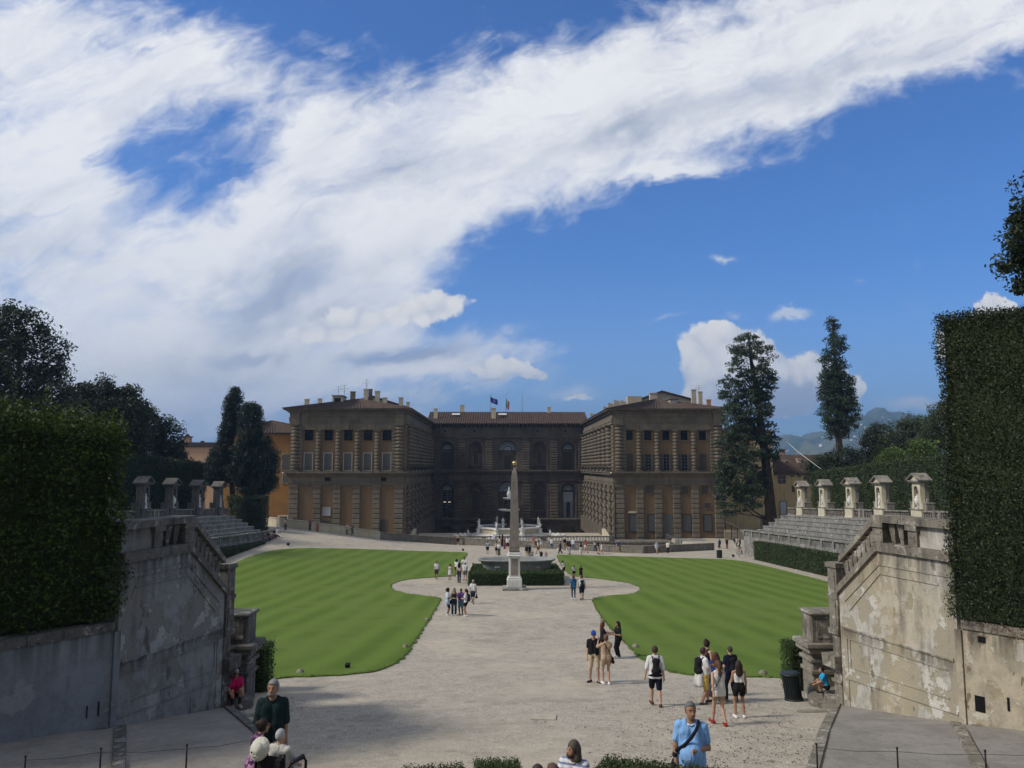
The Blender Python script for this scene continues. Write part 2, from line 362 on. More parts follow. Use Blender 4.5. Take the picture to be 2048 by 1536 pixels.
# ------------------------------------------------------------------ leaves
def leaves(P, size, up_=.3, ratio=.42, rg=rng, out=None, spread=1.0):
    n = len(P); nrm = rg.normal(size=(n, 3)) * spread; nrm[:, 2] += up_
    if out is not None: nrm += out
    nrm /= np.linalg.norm(nrm, axis=1)[:, None] + 1e-9
    t = np.cross(nrm, rg.normal(size=(n, 3))); t /= np.linalg.norm(t, axis=1)[:, None] + 1e-9
    b = np.cross(nrm, t); s = (np.asarray(size) * rg.uniform(.65, 1.3, n))[:, None] * .5
    Vv = np.empty((n, 4, 3)); Vv[:, 0] = P + t * s; Vv[:, 1] = P + b * s * ratio; Vv[:, 2] = P - t * s; Vv[:, 3] = P - b * s * ratio
    return Vv.reshape(-1, 3), np.arange(n * 4).reshape(-1, 4)
def hedge(name, path, width, zb, zt, dens, leaf, jit, mat, twig, label=None, cat='hedge', group=None, ends=(True, True), clump=0.0, seed=3, parent=None, topjit=None):
    # clipped hedge along a path (list of x,y); width to the left normal side; zb, zt callables of (x, y)
    rg = np.random.default_rng(seed); dens = max(dens, 1.25 / (.225 * leaf * leaf)); pts = np.array(path, float); seg = np.diff(pts, axis=0); L = np.linalg.norm(seg, axis=1); cum = np.concatenate([[0], np.cumsum(L)]); T_ = cum[-1]
    dirs = seg / L[:, None]; nrm_s = np.stack([-dirs[:, 1], dirs[:, 0]], 1)
    vn = np.concatenate([nrm_s[:1], (nrm_s[1:] + nrm_s[:-1]) / 2, nrm_s[-1:]]); vn /= np.linalg.norm(vn, axis=1)[:, None]
    def frame(s):
        i = np.clip(np.searchsorted(cum, s) - 1, 0, len(L) - 1); t = (s - cum[i]) / L[i]
        return pts[i] + seg[i] * t[:, None], vn[i] * (1 - t[:, None]) + vn[i + 1] * t[:, None], dirs[i]
    hmean = np.mean([zt(*p) - zb(*p) for p in path])
    Ps = []; Ns = []
    def face(n, kind):
        s = rg.uniform(0, T_, n) if kind not in ('e0', 'e1') else np.full(n, 0. if kind == 'e0' else T_)
        p, q, d = frame(s); b_ = np.array([zb(*c_) for c_ in p]); t_ = np.array([zt(*c_) for c_ in p])
        w = rg.uniform(0, 1, n); v = rg.uniform(0, 1, n)
        if kind == 'f': w[:] = 0; o = np.concatenate([-q, np.zeros((n, 1))], 1)
        elif kind == 'b': w[:] = 1; o = np.concatenate([q, np.zeros((n, 1))], 1)
        elif kind == 't': v[:] = 1; o = np.tile([0, 0, 1.], (n, 1))
        else: o = np.concatenate([d * (-1 if kind == 'e0' else 1), np.zeros((n, 1))], 1)
        P = np.concatenate([p + q * (w * width)[:, None], (b_ + (t_ - b_) * v)[:, None]], 1)
        j = rg.normal(size=n) * (topjit if (kind == 't' and topjit) else jit)
        if clump: j += clump * (np.sin(P[:, 0] * 2.1 + P[:, 2] * 1.7) * np.sin(P[:, 1] * 1.9 - P[:, 2] * 2.3 + P[:, 0]))
        Ps.append(P + o * (j - jit * .8)[:, None] + rg.normal(size=(n, 3)) * .02); Ns.append(o)
    face(int(T_ * hmean * dens), 'f'); face(int(T_ * hmean * dens * .7), 'b'); face(int(T_ * width * dens * 1.2), 't')
    if ends[0]: face(int(width * hmean * dens), 'e0')
    if ends[1]: face(int(width * hmean * dens), 'e1')
    P = np.concatenate(Ps); O = np.concatenate(Ns)
    Vv, Q = leaves(P, leaf, .25, .45, rg, O * .7)
    root = mesh_np(name, Vv, Q, mat, parent)
    ins = min(jit * 2.2, width * .35)
    mb = MB(); k = len(pts)
    for i in range(k):
        e0 = ins if i == 0 else 0; e1 = ins if i == k - 1 else 0
        dd = dirs[0] * e0 - dirs[-1] * e1
        for (w, top) in ((ins, 0), (width - ins, 0), (width - ins, 1), (ins, 1)):
            x, y = pts[i] + vn[i] * w + dd
            mb.v.append((x, y, zt(*pts[i]) - ins if top else zb(*pts[i]) - .02))
    for i in range(k - 1):
        for j in range(4): mb.f.append((i * 4 + j, i * 4 + (j + 1) % 4, (i + 1) * 4 + (j + 1) % 4, (i + 1) * 4 + j)); mb.m.append(0); mb.sm.append(False)
    mb.f += [(0, 1, 2, 3), ((k - 1) * 4 + 3, (k - 1) * 4 + 2, (k - 1) * 4 + 1, (k - 1) * 4)]; mb.m += [0, 0]; mb.sm += [False, False]
    mb.build('twigs', twig, root, world=False)
    return tag(root, label, cat, group) if label else root
def tree(name, base, lobes, nclump, per, leaf, cs, mat, bark, trunk, label, cat='tree', group=None, seed=1, limbs=14, shell=.5, zsq=.7, up_=.35, ratio=.5):
    # trunk: list of (x, y, z, r) relative to base; lobes: (x, y, z, rx, ry, rz) relative to base
    rg = np.random.default_rng(seed)
    root = empty(name, base, label, cat, group)
    vol = np.array([l[3] * l[4] * l[5] for l in lobes]) ** .75; vol /= vol.sum()
    idx = rg.choice(len(lobes), nclump, p=vol); lb = np.array(lobes)[idx]
    d = rg.normal(size=(nclump, 3)); d /= np.linalg.norm(d, axis=1)[:, None]
    rr = (shell + (1 - shell) * rg.uniform(0, 1, nclump)) ** .6
    C = lb[:, :3] + d * lb[:, 3:] * rr[:, None]
    csz = cs * rg.uniform(.6, 1.35, nclump)
    G_ = rg.normal(size=(nclump * per, 3)); ln = np.linalg.norm(G_, axis=1)[:, None]; G_ *= np.minimum(1, 1.75 / ln)
    P = np.repeat(C, per, axis=0) + G_ * np.repeat(csz, per)[:, None] * np.array([1, 1, zsq]) * .52
    Vv, Q = leaves(P, leaf, up_, ratio, rg)
    mesh_np('crown', Vv, Q, mat, root)
    mb = MB(); mb.tube([t[:3] for t in trunk], [t[3] for t in trunk], 8)
    tp = np.array([t[:3] for t in trunk]); tr = [t[3] for t in trunk]
    for k in rg.choice(nclump, min(limbs, nclump), replace=False):
        e = C[k]; j = int(np.argmin(np.abs(tp[:, 2] - (e[2] - .35 * np.hypot(*(e[:2] - tp[-1][:2])))))); a = tp[j]
        mid = (a + e) / 2 + rg.normal(size=3) * .15 * np.linalg.norm(e - a) * .5; r0 = max(.03, tr[j] * (.38 if e[2] > tp[:, 2].max() * .35 else .16))
        mb.tube([a, mid, e], [r0, r0 * .6, r0 * .15], 5)
    mb.build('trunk', bark, root, world=False)
    return root

# ------------------------------------------------------------------ the materials of the place
def gravelmat(name, ca, cb, cc, patch=(.33, .29, .24)):
    m, t, b, pos, o = newmat(name)
    v = N(t, 'ShaderNodeTexVoronoi', I={'Vector': pos, 'Scale': 40., 'Randomness': 1.}); v2 = N(t, 'ShaderNodeTexVoronoi', I={'Vector': pos, 'Scale': 5.5, 'Randomness': 1.})
    lum = N(t, 'ShaderNodeSeparateColor', v.outputs['Color']).outputs[0]; lum2 = N(t, 'ShaderNodeSeparateColor', v2.outputs['Color']).outputs[1]
    lg = noise(t, pos, .22, 6, .62, .5); md = noise(t, pos, 1.6, 6, .65)
    col = mixc(t, sstep(t, lum, .2, .9), ca, cb)
    col = mixc(t, mth(t, 'MULTIPLY', sstep(t, lum, .9, .97), .8), col, cc)
    col = mixc(t, mth(t, 'MULTIPLY', sstep(t, lum2, .86, .97), .22), col, (.10, .09, .08))
    col = mixc(t, mth(t, 'MULTIPLY', sstep(t, lg, .47, .64), .65), col, patch)
    col = mixc(t, mth(t, 'MULTIPLY', sstep(t, noise(t, pos, .5, 7, .68, .3), .52, .66), .35), col, (.24, .21, .17))
    k = mth(t, 'MULTIPLY_ADD', md, .7, .65); col = mixc(t, 1., col, N(t, 'ShaderNodeCombineColor', k, k, k).outputs[0], 'MULTIPLY')
    h = mth(t, 'ADD', v.outputs['Distance'], mth(t, 'MULTIPLY', md, .6))
    setb(t, b, col, .95, h, .5, .03, .15)
    return m
MT['gravel'] = gravelmat('gravel', (.34, .304, .245), (.53, .482, .40), (.64, .60, .53), (.53, .462, .36))
MT['walk'] = stone('old_concrete', (.24, .225, .20), (.31, .29, .26), (.11, .10, .09), 1.4, .25, .45, .4)
MT['soil'] = stone('leafy_soil', (.10, .07, .045), (.16, .11, .07), (.04, .03, .02), 3., .1, .7, .6)
def grassmat():
    m, t, b, pos, o = newmat('mown_grass')
    fine = noise(t, vscale(t, pos, (1, .5, 1)), 22., 6, .75); big = noise(t, pos, .16, 5, .6); md = noise(t, pos, 1.3, 5, .65)
    sx = N(t, 'ShaderNodeSeparateXYZ', pos)     # mown in bands that run away from the eye, mirrored on both lawns
    x = mth(t, 'MULTIPLY_ADD', sx.outputs[1], .06, mth(t, 'ABSOLUTE', mth(t, 'SUBTRACT', sx.outputs[0], .9)))
    wob = mth(t, 'MULTIPLY_ADD', noise(t, pos, .2, 3, .5), .5, x)
    sn = mth(t, 'SINE', mth(t, 'MULTIPLY', wob, 2 * math.pi / 2.1))
    strp = sstep(t, mth(t, 'ADD', sn, mth(t, 'MULTIPLY_ADD', md, 1.2, -.6)), -1.3, 1.3)
    col = mixc(t, strp, (.094, .156, .021), (.132, .202, .033))
    col = mixc(t, mth(t, 'MULTIPLY', sstep(t, big, .45, .62), .7), col, (.135, .195, .038))
    col = mixc(t, mth(t, 'MULTIPLY', sstep(t, md, .58, .72), .4), col, (.14, .185, .045))
    k = mth(t, 'MULTIPLY_ADD', fine, 1.0, .5); col = mixc(t, 1., col, N(t, 'ShaderNodeCombineColor', k, k, k).outputs[0], 'MULTIPLY')
    setb(t, b, col, .9, fine, .8, .05, .15)
    return m
MT['grass'] = grassmat()
MT['blade'] = leafmat('grass_blades', (.07, .14, .018), (.10, .17, .03), (.17, .19, .06), .2)
def softplaster(name, a, b_, dark, sc=1.):
    m, t, b, pos, o = newmat(name)
    n = noise(t, pos, .35 * sc, 7, .68, .2); f = noise(t, pos, 7 * sc, 6, .72); s_ = noise(t, vscale(t, pos, (2.2 * sc, 2.2 * sc, .25 * sc)), 1., 6, .65)
    col = mixc(t, sstep(t, n, .38, .62), a, b_); col = mixc(t, mth(t, 'MULTIPLY', sstep(t, s_, .48, .72), .55), col, dark)
    pt = noise(t, pos, .8 * sc, 8, .62, .3); col = mixc(t, mth(t, 'MULTIPLY', sstep(t, pt, .64, .66), .55), col, tuple(min(1, x * 1.35 + .03) for x in b_))
    v = mth(t, 'MULTIPLY_ADD', f, .6, .7); col = mixc(t, 1., col, N(t, 'ShaderNodeCombineColor', v, v, v).outputs[0], 'MULTIPLY')
    setb(t, b, col, .93, f, .3, .02, .15); return m
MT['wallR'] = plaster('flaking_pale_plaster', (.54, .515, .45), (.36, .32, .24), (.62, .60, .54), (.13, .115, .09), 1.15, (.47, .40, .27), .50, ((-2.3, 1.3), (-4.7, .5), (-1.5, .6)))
MT['wallL'] = plaster('flaking_shade_toned_plaster', (.27, .275, .275), (.205, .20, .185), (.37, .37, .36), (.07, .07, .07), 1.15, None, .48, ((-2.3, 1.4), (-4.7, .5), (-1.5, .6)))  # left wall's plaster darkened in colour to stand for its shaded side
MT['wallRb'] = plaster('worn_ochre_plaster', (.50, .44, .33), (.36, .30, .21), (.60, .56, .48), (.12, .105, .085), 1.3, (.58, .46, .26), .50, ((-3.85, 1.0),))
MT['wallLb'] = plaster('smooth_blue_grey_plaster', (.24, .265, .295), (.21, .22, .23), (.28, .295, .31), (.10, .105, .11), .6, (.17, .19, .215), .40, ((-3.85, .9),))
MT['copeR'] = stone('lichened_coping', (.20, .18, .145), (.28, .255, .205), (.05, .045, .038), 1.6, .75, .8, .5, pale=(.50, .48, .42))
MT['copeL'] = stone('shade_toned_coping', (.10, .097, .09), (.155, .15, .14), (.035, .033, .03), 1.6, .7, .75, .5, pale=(.36, .35, .32))  # left coping toned down, shade put into its colour
MT['tier'] = stone('weathered_stone_seats', (.20, .195, .175), (.30, .29, .265), (.055, .053, .048), 1.2, .75, .7, .4, pale=(.56, .54, .49))
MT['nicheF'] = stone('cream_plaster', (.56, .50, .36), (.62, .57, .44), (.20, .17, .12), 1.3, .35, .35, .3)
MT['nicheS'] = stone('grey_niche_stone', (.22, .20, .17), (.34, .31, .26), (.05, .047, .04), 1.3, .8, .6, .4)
MT['nicheL'] = stone('shade_toned_niche_stone', (.13, .122, .11), (.19, .18, .165), (.035, .033, .03), 1.3, .8, .6, .4)  # left niches coloured darker to stand for their shaded faces
MT['pink'] = stone('pink_plaster', (.42, .23, .17), (.46, .27, .20), (.20, .12, .09), 1.3, .25, .25, .2)
MT['marble'] = stone('white_marble', (.66, .66, .64), (.74, .73, .70), (.25, .25, .24), 2.0, .35, .3, .2)
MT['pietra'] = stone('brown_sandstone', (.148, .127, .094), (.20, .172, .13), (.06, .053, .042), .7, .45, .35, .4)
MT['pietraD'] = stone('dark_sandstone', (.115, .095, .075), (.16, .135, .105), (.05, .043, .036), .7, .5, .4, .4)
MT['ochre'] = softplaster('ochre_plaster', (.28, .16, .065), (.23, .145, .07), (.13, .09, .055), 1.)
MT['tanpl'] = softplaster('tan_plaster', (.195, .128, .068), (.175, .125, .077), (.125, .095, .065), 1.)
MT['orange'] = softplaster('orange_plaster', (.31, .165, .055), (.25, .14, .055), (.14, .085, .045), .9)
MT['yellow'] = softplaster('yellow_plaster', (.46, .37, .20), (.42, .33, .18), (.26, .20, .12), .8)
MT['pinkbld'] = softplaster('pale_pink_plaster', (.48, .32, .21), (.44, .30, .20), (.28, .20, .14), .8)
MT['cream'] = softplaster('cream_wall', (.50, .45, .36), (.44, .39, .31), (.28, .25, .2), 1.)
def tilemat():
    m, t, b, pos, o = newmat('terracotta_tiles')
    n1 = noise(t, pos, 3.5, 5, .7); n2 = noise(t, pos, .4, 4, .6)
    v = N(t, 'ShaderNodeTexVoronoi', I={'Vector': pos, 'Scale': 2.6, 'Randomness': 1.}); l = N(t, 'ShaderNodeSeparateColor', v.outputs['Color']).outputs[0]
    col = mixc(t, l, (.056, .039, .031), (.105, .073, .058)); col = mixc(t, mth(t, 'MULTIPLY', sstep(t, n1, .5, .7), .6), col, (.05, .042, .036)); col = mixc(t, mth(t, 'MULTIPLY', sstep(t, n2, .5, .7), .4), col, (.13, .095, .07))
    setb(t, b, col, .9, n1, .4, .03, .15); return m
MT['tile'] = tilemat()
MT['shut'] = plain('grey_green_shutter', (.105, .11, .108), .7, .2, 6.)
MT['shutD'] = plain('dark_brown_shutter', (.075, .062, .05), .75, .2, 6.)
MT['shutG'] = plain('green_shutter', (.10, .19, .15), .7, .15, 6.)
MT['frame'] = plain('pale_window_frame', (.40, .38, .33), .7, .15, 6.)
MT['iron'] = plain('black_iron', (.018, .018, .02), .5, .2, 6., 0, .6)
MT['lead'] = plain('grey_lead', (.2, .2, .2), .6, .2, 3.)
def glassmat(name, col, rough=.08):
    m, t, b, pos, o = newmat(name); setb(t, b, col, rough, None, spec=.6); return m
MT['glass'] = glassmat('dark_window_glass', (.012, .015, .02))
MT['glassL'] = glassmat('painted_sky_reflection_glass', (.36, .42, .50), .15)  # sky reflection painted into the pane colour
MT['curt'] = plain('white_curtain', (.26, .29, .33), .9, .1)
m, t, b, pos, o = newmat('lit_lamp'); setb(t, b, (.9, .8, .6)); b.inputs['Emission Color'].default_value = (1, .82, .55, 1); b.inputs['Emission Strength'].default_value = 1.2; MT['lamp'] = m
MT['granite'] = stone('grey_granite', (.235, .25, .245), (.30, .315, .305), (.14, .15, .145), 2.2, .35, .4, .25, .7)
MT['obel'] = stone('rose_granite', (.235, .20, .18), (.30, .26, .235), (.14, .115, .10), 3.5, .2, .6, .4, .75)
MT['gold'] = plain('gilded_bronze', (.75, .52, .16), .3, .15, 8., 0, .9)
MT['bronze'] = plain('dark_bronze', (.06, .05, .045), .5, .2, 6., 0, .5)
MT['hedgeL'] = leafmat('laurel_leaves', (.026, .052, .008), (.046, .083, .011), (.090, .135, .018), .3)
MT['hedgeR'] = leafmat('holm_oak_leaves', (.015, .028, .010), (.027, .043, .014), (.052, .068, .025), .16)
MT['box'] = leafmat('box_leaves', (.028, .055, .013), (.045, .082, .018), (.080, .118, .028), .22)
MT['darkhedge'] = leafmat('dark_hedge_leaves', (.020, .036, .017), (.032, .052, .022), (.048, .070, .028), .18)
MT['midhedge'] = leafmat('clipped_hedge_leaves', (.034, .056, .018), (.052, .080, .022), (.076, .100, .032), .2)
MT['oak'] = leafmat('dark_oak_leaves', (.024, .038, .022), (.038, .056, .028), (.060, .076, .036), .2, nsc=.25)
MT['cyp'] = leafmat('cypress_foliage', (.012, .030, .020), (.022, .044, .027), (.034, .058, .033), .1, nsc=.5)
MT['con'] = leafmat('conifer_foliage', (.026, .048, .024), (.044, .072, .032), (.072, .100, .044), .2, nsc=.35)
MT['grn'] = leafmat('fresh_green_leaves', (.07, .12, .02), (.10, .155, .03), (.13, .18, .045), .3, nsc=.3)
MT['oliv'] = leafmat('olive_green_leaves', (.045, .066, .028), (.065, .09, .036), (.09, .115, .05), .25, nsc=.25)
MT['bark'] = stone('grey_brown_bark', (.045, .037, .03), (.075, .062, .05), (.02, .017, .014), 2., .6, .5, .7)
MT['twig'] = plain('leafy_twigs', (.026, .036, .014), .9, .35, 5.)
MT['pot'] = plain('dark_green_metal', (.022, .030, .032), .45, .15, 5., 0, .2)
MT['dead'] = leafmat('fallen_leaves', (.10, .058, .03), (.14, .085, .045), (.20, .14, .08), .1)
MT['white'] = plain('white_paint', (.75, .75, .73), .6, .08)

# ------------------------------------------------------------------ the ground: falls away from the eye, rises at the far left
_y = np.array([-30, 0, 6, 10, 13, 16, 20, 22.4, 27, 36, 46, 56, 73, 110, 150, 220, 600]); _d = np.array([3.6, 3.8, 4.65, 5.3, 5.75, 6.15, 6.65, 6.98, 7.6, 8.62, 9.28, 9.8, 10.62, 12.25, 13.75, 14.6, 30])
_fy = np.linspace(-30, 600, 2521); _fd = np.interp(_fy, _y, _d); _k = np.ones(25) / 25; _fd = np.convolve(np.pad(_fd, 12, 'edge'), _k, 'valid')
def d0(y): return float(np.interp(y, _fy, _fd))
def ss(x): x = min(1., max(0., x)); return x * x * (3 - 2 * x)
def gz(x, y): return -d0(y) + 3.3 * ss((-x - 5) / 35) * ss((y - 55) / 65)
def on_ground(px, py, lift=0.):
    r = ray(px, py); lo, hi = 5., 260.
    for _ in range(50):
        mid = (lo + hi) / 2; p = r * (mid / r.y)
        if p.z > gz(p.x, p.y) + lift: lo = mid
        else: hi = mid
    p = r * (hi / r.y); return Vector((p.x, p.y, gz(p.x, p.y) + lift))
def grid_sheet(name, xs, ys, zf, m, kind='structure'):
    X, Y_ = np.meshgrid(xs, ys); Z = np.array([[zf(x, y) for x in xs] for y in ys])
    V_ = np.stack([X, Y_, Z], -1).reshape(-1, 3); nx, ny = len(xs), len(ys)
    i = np.arange(nx * ny).reshape(ny, nx); Q = np.stack([i[:-1, :-1], i[:-1, 1:], i[1:, 1:], i[1:, :-1]], -1).reshape(-1, 4)
    return tag(mesh_np(name, V_, Q, m, smooth=True), kind=kind)
RIM = [(520, 1050.5), (560, 1054.5), (620, 1061), (694, 1069.5), (760, 1079), (840, 1084.5), (918, 1089), (1010, 1093), (1103, 1097), (1170, 1101), (1228, 1104.5), (1287, 1107), (1355, 1103.5), (1429, 1100)]
_rp = [on_ground(*q) for q in RIM]; _rx = [q.x for q in _rp]; _ry = [q.y for q in _rp]
def gsheet(x, y):                              # the dug-out ground behind the rim wall and in the courtyard
    if y >= 600: return -30 - (y - 600) * .012
    g = gz(x, y)
    if _rx[0] + 2 < x < _rx[-1] - .5 and y > np.interp(x, _rx, _ry) + 1.0: g -= 3.6
    if -18.5 < x < 21 and y > 166: g = min(g, -19.5)
    return g
xs = np.concatenate([[-6000, -4000, -1500, -600, -250, -140], np.arange(-100, 101, 1.25), [140, 250, 600, 1500, 4000, 6000]])
ys = np.concatenate([[-600, -200, -80], np.arange(-30, 130, .8), np.arange(130, 230, 4), [260, 320, 420, 600, 1000, 2000, 4000, 6000]])
grid_sheet('ground', xs, ys, gsheet, MT['gravel'])

# plan curve of the horseshoe: from the straight side (far) round to the stair end (near)
def horseshoe(off, side, yfar=107., straight_end=52., n=16, extra=0.):
    # off > 0 is outward; returns points far -> near for side +1 (right) or -1 (left)
    pts = [(33.2 + off, yfar), (33.2 + off, 90.), (33.2 + off, 72.), (33.2 + off, straight_end)]
    for i in range(1, n + 1):
        t = math.pi / 2 * i / n; pts.append((11.2 + (22. + off) * math.cos(t), 52. - (26. + off) * math.sin(t)))
    if extra: pts.append((11.2 - extra, 26. - off))
    return [(x, y) if side > 0 else (2 * AX - x, y) for x, y in pts]

def lawn(name, outline, label):
    # triangulate by fine grid clipped with the outline; edges follow it
    pts = [Vector((x, y)) for x, y in outline]
    import bmesh
    bm = bmesh.new(); vs = [bm.verts.new((p.x, p.y, 0)) for p in pts]; f = bm.faces.new(vs)
    bmesh.ops.triangulate(bm, faces=[f])
    ymin = min(p.y for p in pts); ymax = max(p.y for p in pts)
    for y in np.arange(ymin + 1, ymax, 1.5): bmesh.ops.bisect_plane(bm, geom=bm.verts[:] + bm.edges[:] + bm.faces[:], plane_co=(0, y, 0), plane_no=(0, 1, 0))
    for x in np.arange(min(p.x for p in pts) + 1, max(p.x for p in pts), 2.): bmesh.ops.bisect_plane(bm, geom=bm.verts[:] + bm.edges[:] + bm.faces[:], plane_co=(x, 0, 0), plane_no=(1, 0, 0))
    top = bm.verts[:]
    for v in top: v.co.z = gz(v.co.x, v.co.y) + .05
    be = [e for e in bm.edges if e.is_boundary]
    r_ = bmesh.ops.extrude_edge_only(bm, edges=be)
    for v in [g for g in r_['geom'] if isinstance(g, bmesh.types.BMVert)]: v.co.z -= .16
    bmesh.ops.recalc_face_normals(bm, faces=bm.faces[:])
    me = bpy.data.meshes.new(name); bm.to_mesh(me); bm.free()
    if sum(p.normal.z * p.area for p in me.polygons) < 0: me.flip_normals()
    o = link(name, me, MT['grass']); tag(o, label, kind='structure'); return o
def smooth_loop(P, n=3):
    for _ in range(n):
        Q = []
        for i in range(len(P)):
            a, b = Vector(P[i]), Vector(P[(i + 1) % len(P)]); Q += [a * .75 + b * .25, a * .25 + b * .75]
        P = Q
    return [(p.x, p.y) for p in P]
G = lambda px, py: tuple(on_ground(px, py).xy)
Lpx = [(585, 1097), (640, 1097), (700, 1098), (800, 1101), (880, 1103), (932, 1105), (936, 1106), (922, 1130), (912, 1150), (907, 1153), (865, 1155), (813, 1159), (786, 1167), (780, 1175), (792, 1183), (826, 1190), (860, 1193), (880, 1196), (881, 1203), (872, 1218), (857, 1243), (838, 1272), (818, 1304), (795, 1328), (760, 1343), (700, 1351), (640, 1354), (585, 1355)]
Lout = [G(*p) for p in Lpx]
Rpx = [(1470, 1120), (1400, 1117.5), (1300, 1114.5), (1200, 1112), (1118, 1109.5), (1112, 1110), (1122, 1130), (1138, 1150), (1155, 1154), (1208, 1159), (1261, 1167), (1278, 1174), (1281, 1180), (1269, 1188), (1221, 1192), (1195, 1194.5), (1185, 1199), (1188, 1210), (1205, 1240), (1232, 1268), (1262, 1300), (1294, 1327), (1335, 1345), (1386, 1352), (1450, 1354), (1523, 1355), (1560, 1356)]
Rout = [G(*p) for p in Rpx]
near = [p for p in horseshoe(-3.6, 1, yfar=97, n=10)]
farR = [(30.0, 92.), (30.0, 80.), (29.8, 70.)] + [p for p in near if p[1] < 60][:-1]
Rfull = Rout + [(11.5, 28.6)] + farR[::-1]
Lfull = Lout + [(2 * AX - 11.5, 28.6)] + [(2 * AX - x, y) for x, y in farR[::-1]]
def rag(P, a=.11, step=.3):
    out = []
    for i in range(len(P)):
        p, q = Vector(P[i]), Vector(P[(i + 1) % len(P)]); n_ = max(1, int((q - p).length / step)); nn = Vector((-(q - p).y, (q - p).x)).normalized() if (q - p).length > 1e-6 else Vector((0, 0))
        for k in range(n_): r_ = p.lerp(q, k / n_) + nn * rnd.uniform(-a, a); out.append((r_.x, r_.y))
    return out
lawnR = lawn('lawn', rag(smooth_loop(Rfull, 2)), None); lawnL = lawn('lawn', rag(smooth_loop(Lfull, 2)), None)
# longer blades along the lawn edges and over the near turf
def edge_blades():
    P = []
    for loop, sgn in ((smooth_loop(Rfull, 2), 1), (smooth_loop(Lfull, 2), -1)):
        n = len(loop)
        for i in range(n):
            a, b = Vector(loop[i]), Vector(loop[(i + 1) % n]); m_ = (a + b) / 2
            if m_.y > 100: continue
            k = int((b - a).length * (34 if m_.y < 60 else 14))
            for _ in range(k):
                p = a.lerp(b, rnd.random()); P.append((p.x + rnd.gauss(0, .05), p.y + rnd.gauss(0, .05), gz(p.x, p.y) + .06 + rnd.random() * .03))
    P = np.array(P); Vv, Q = leaves(P, .12, 0, .16)
    tag(mesh_np('edge_grass', Vv, Q, MT['blade']), 'short ragged grass along the edges of both lawns', 'grass', kind='stuff')
edge_blades()

# ------------------------------------------------------------------ paved ramps at both sides of the foreground, with their kerbs
def dr(y): return float(np.interp(y, [4, 10.3, 14.5, 17.9, 18.95, 23.4, 27], [4.4, 5.0, 5.5, 5.9, 6.10, 6.97, 7.42]))
def ramp_side(sg):
    mir = lambda x: x if sg > 0 else 2 * AX - x
    ys_ = np.linspace(8, 23.8, 26); xs_ = np.linspace(0, 1, 14)
    V_ = []
    for y in ys_:
        xi = 9.75 - (23.1 - y) * .475; xo = 13.5 + (23.8 - y) * .35
        for t in xs_: V_.append((mir(xi + (xo - xi) * t), y, max(-dr(y), gz(mir(xi), y) + .02) + .004))
    nx, ny = len(xs_), len(ys_); i = np.arange(nx * ny).reshape(ny, nx); Q = np.stack([i[:-1, :-1], i[:-1, 1:], i[1:, 1:], i[1:, :-1]], -1).reshape(-1, 4)
    if sg < 0: Q = Q[:, ::-1]
    tag(mesh_np('path', V_, Q, MT['walk'], smooth=True), kind='structure')
    mb = MB()                                  # the stone kerb strip between ramp and gravel
    for k in range(9):
        y0, y1 = 23.4 - k * 1.5, 23.4 - (k + 1) * 1.5 + .03
        a, b = (9.75 - (23.1 - y0) * .475, y0), (9.75 - (23.1 - y1) * .475, y1)
        vs = []
        for (x, y) in (a, b):
            g0 = min(gz(mir(x), y), -dr(y)) - .25; t0 = max(-dr(y), gz(mir(x), y) + .02) + .05
            for (dx, z) in ((-.20, g0), (-.20, t0), (.04, t0), (.04, g0)): vs.append((mir(x + dx), y, z))
        mb.add(vs, [(0, 1, 5, 4), (1, 2, 6, 5), (2, 3, 7, 6), (0, 3, 2, 1), (4, 5, 6, 7)])
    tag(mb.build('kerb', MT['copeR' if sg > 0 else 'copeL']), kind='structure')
    mb = MB()                                  # a raised stone gutter rib crossing the ramp
    P0, P1 = Vector((10.75, 18.9)), Vector((7.2, 11.4)); 
    for k in range(7):
        a, b = P0.lerp(P1, k / 7), P0.lerp(P1, (k + .97) / 7); nn = Vector((-(b - a).y, (b - a).x)).normalized() * .11; vs = []
        for p in (a, b):
            z = -dr(p.y) + .004
            for (w, h_) in ((-1.2, -.05), (-1, .07), (1, .07), (1.2, -.05)): vs.append((mir(p.x + nn.x * w), p.y + nn.y * w, z + h_))
        mb.add(vs, [(0, 1, 5, 4), (1, 2, 6, 5), (2, 3, 7, 6), (0, 3, 2, 1), (4, 5, 6, 7)])
    tag(mb.build('kerb', MT['copeR' if sg > 0 else 'copeL']), kind='structure')
ramp_side(1); ramp_side(-1)
# a strip of rough grass at the lower edge on each side
def grass_strip(pa, pb, w, n):
    P = []; a = at(*pa); b = at(*pb)
    for _ in range(n):
        t = rnd.random(); p = a.lerp(b, t); s = rnd.random(); y = p.y - s * w; P.append((p.x + rnd.gauss(0, .03), y, max(-dr(y), gz(p.x, y) + .02) + rnd.random() * .05))
    return P
PP = grass_strip((330, 1536, 14.2), (520, 1527, 14.5), 1.2, 5000) + grass_strip((1630, 1532, 14.3), (1730, 1537, 14.2), 1.0, 2500)
Vv, Q = leaves(np.array(PP), .11, .1, .16)
tag(mesh_np('rough_grass', Vv, Q, MT['blade']), 'rough grass growing at the foot of the paved ramps', 'grass', kind='stuff')
# the pale stone gutter line over the far left gravel
mb = MB(); A_, B_ = on_ground(566, 1073.5), on_ground(905, 1103.5)
pts_ = [on_ground(566 + (905 - 566) * t, 1073.5 + 30 * (t ** 1.05)) for t in np.linspace(0, 1, 14)]
for a, b in zip(pts_[:-1], pts_[1:]):
    mb.add([(a.x, a.y - .22, a.z + .012), (b.x, b.y - .22, b.z + .012), (b.x, b.y + .22, b.z + .012), (a.x, a.y + .22, a.z + .012)], [(0, 1, 2, 3)])
tag(mb.build('path', MT['cream']), kind='structure')

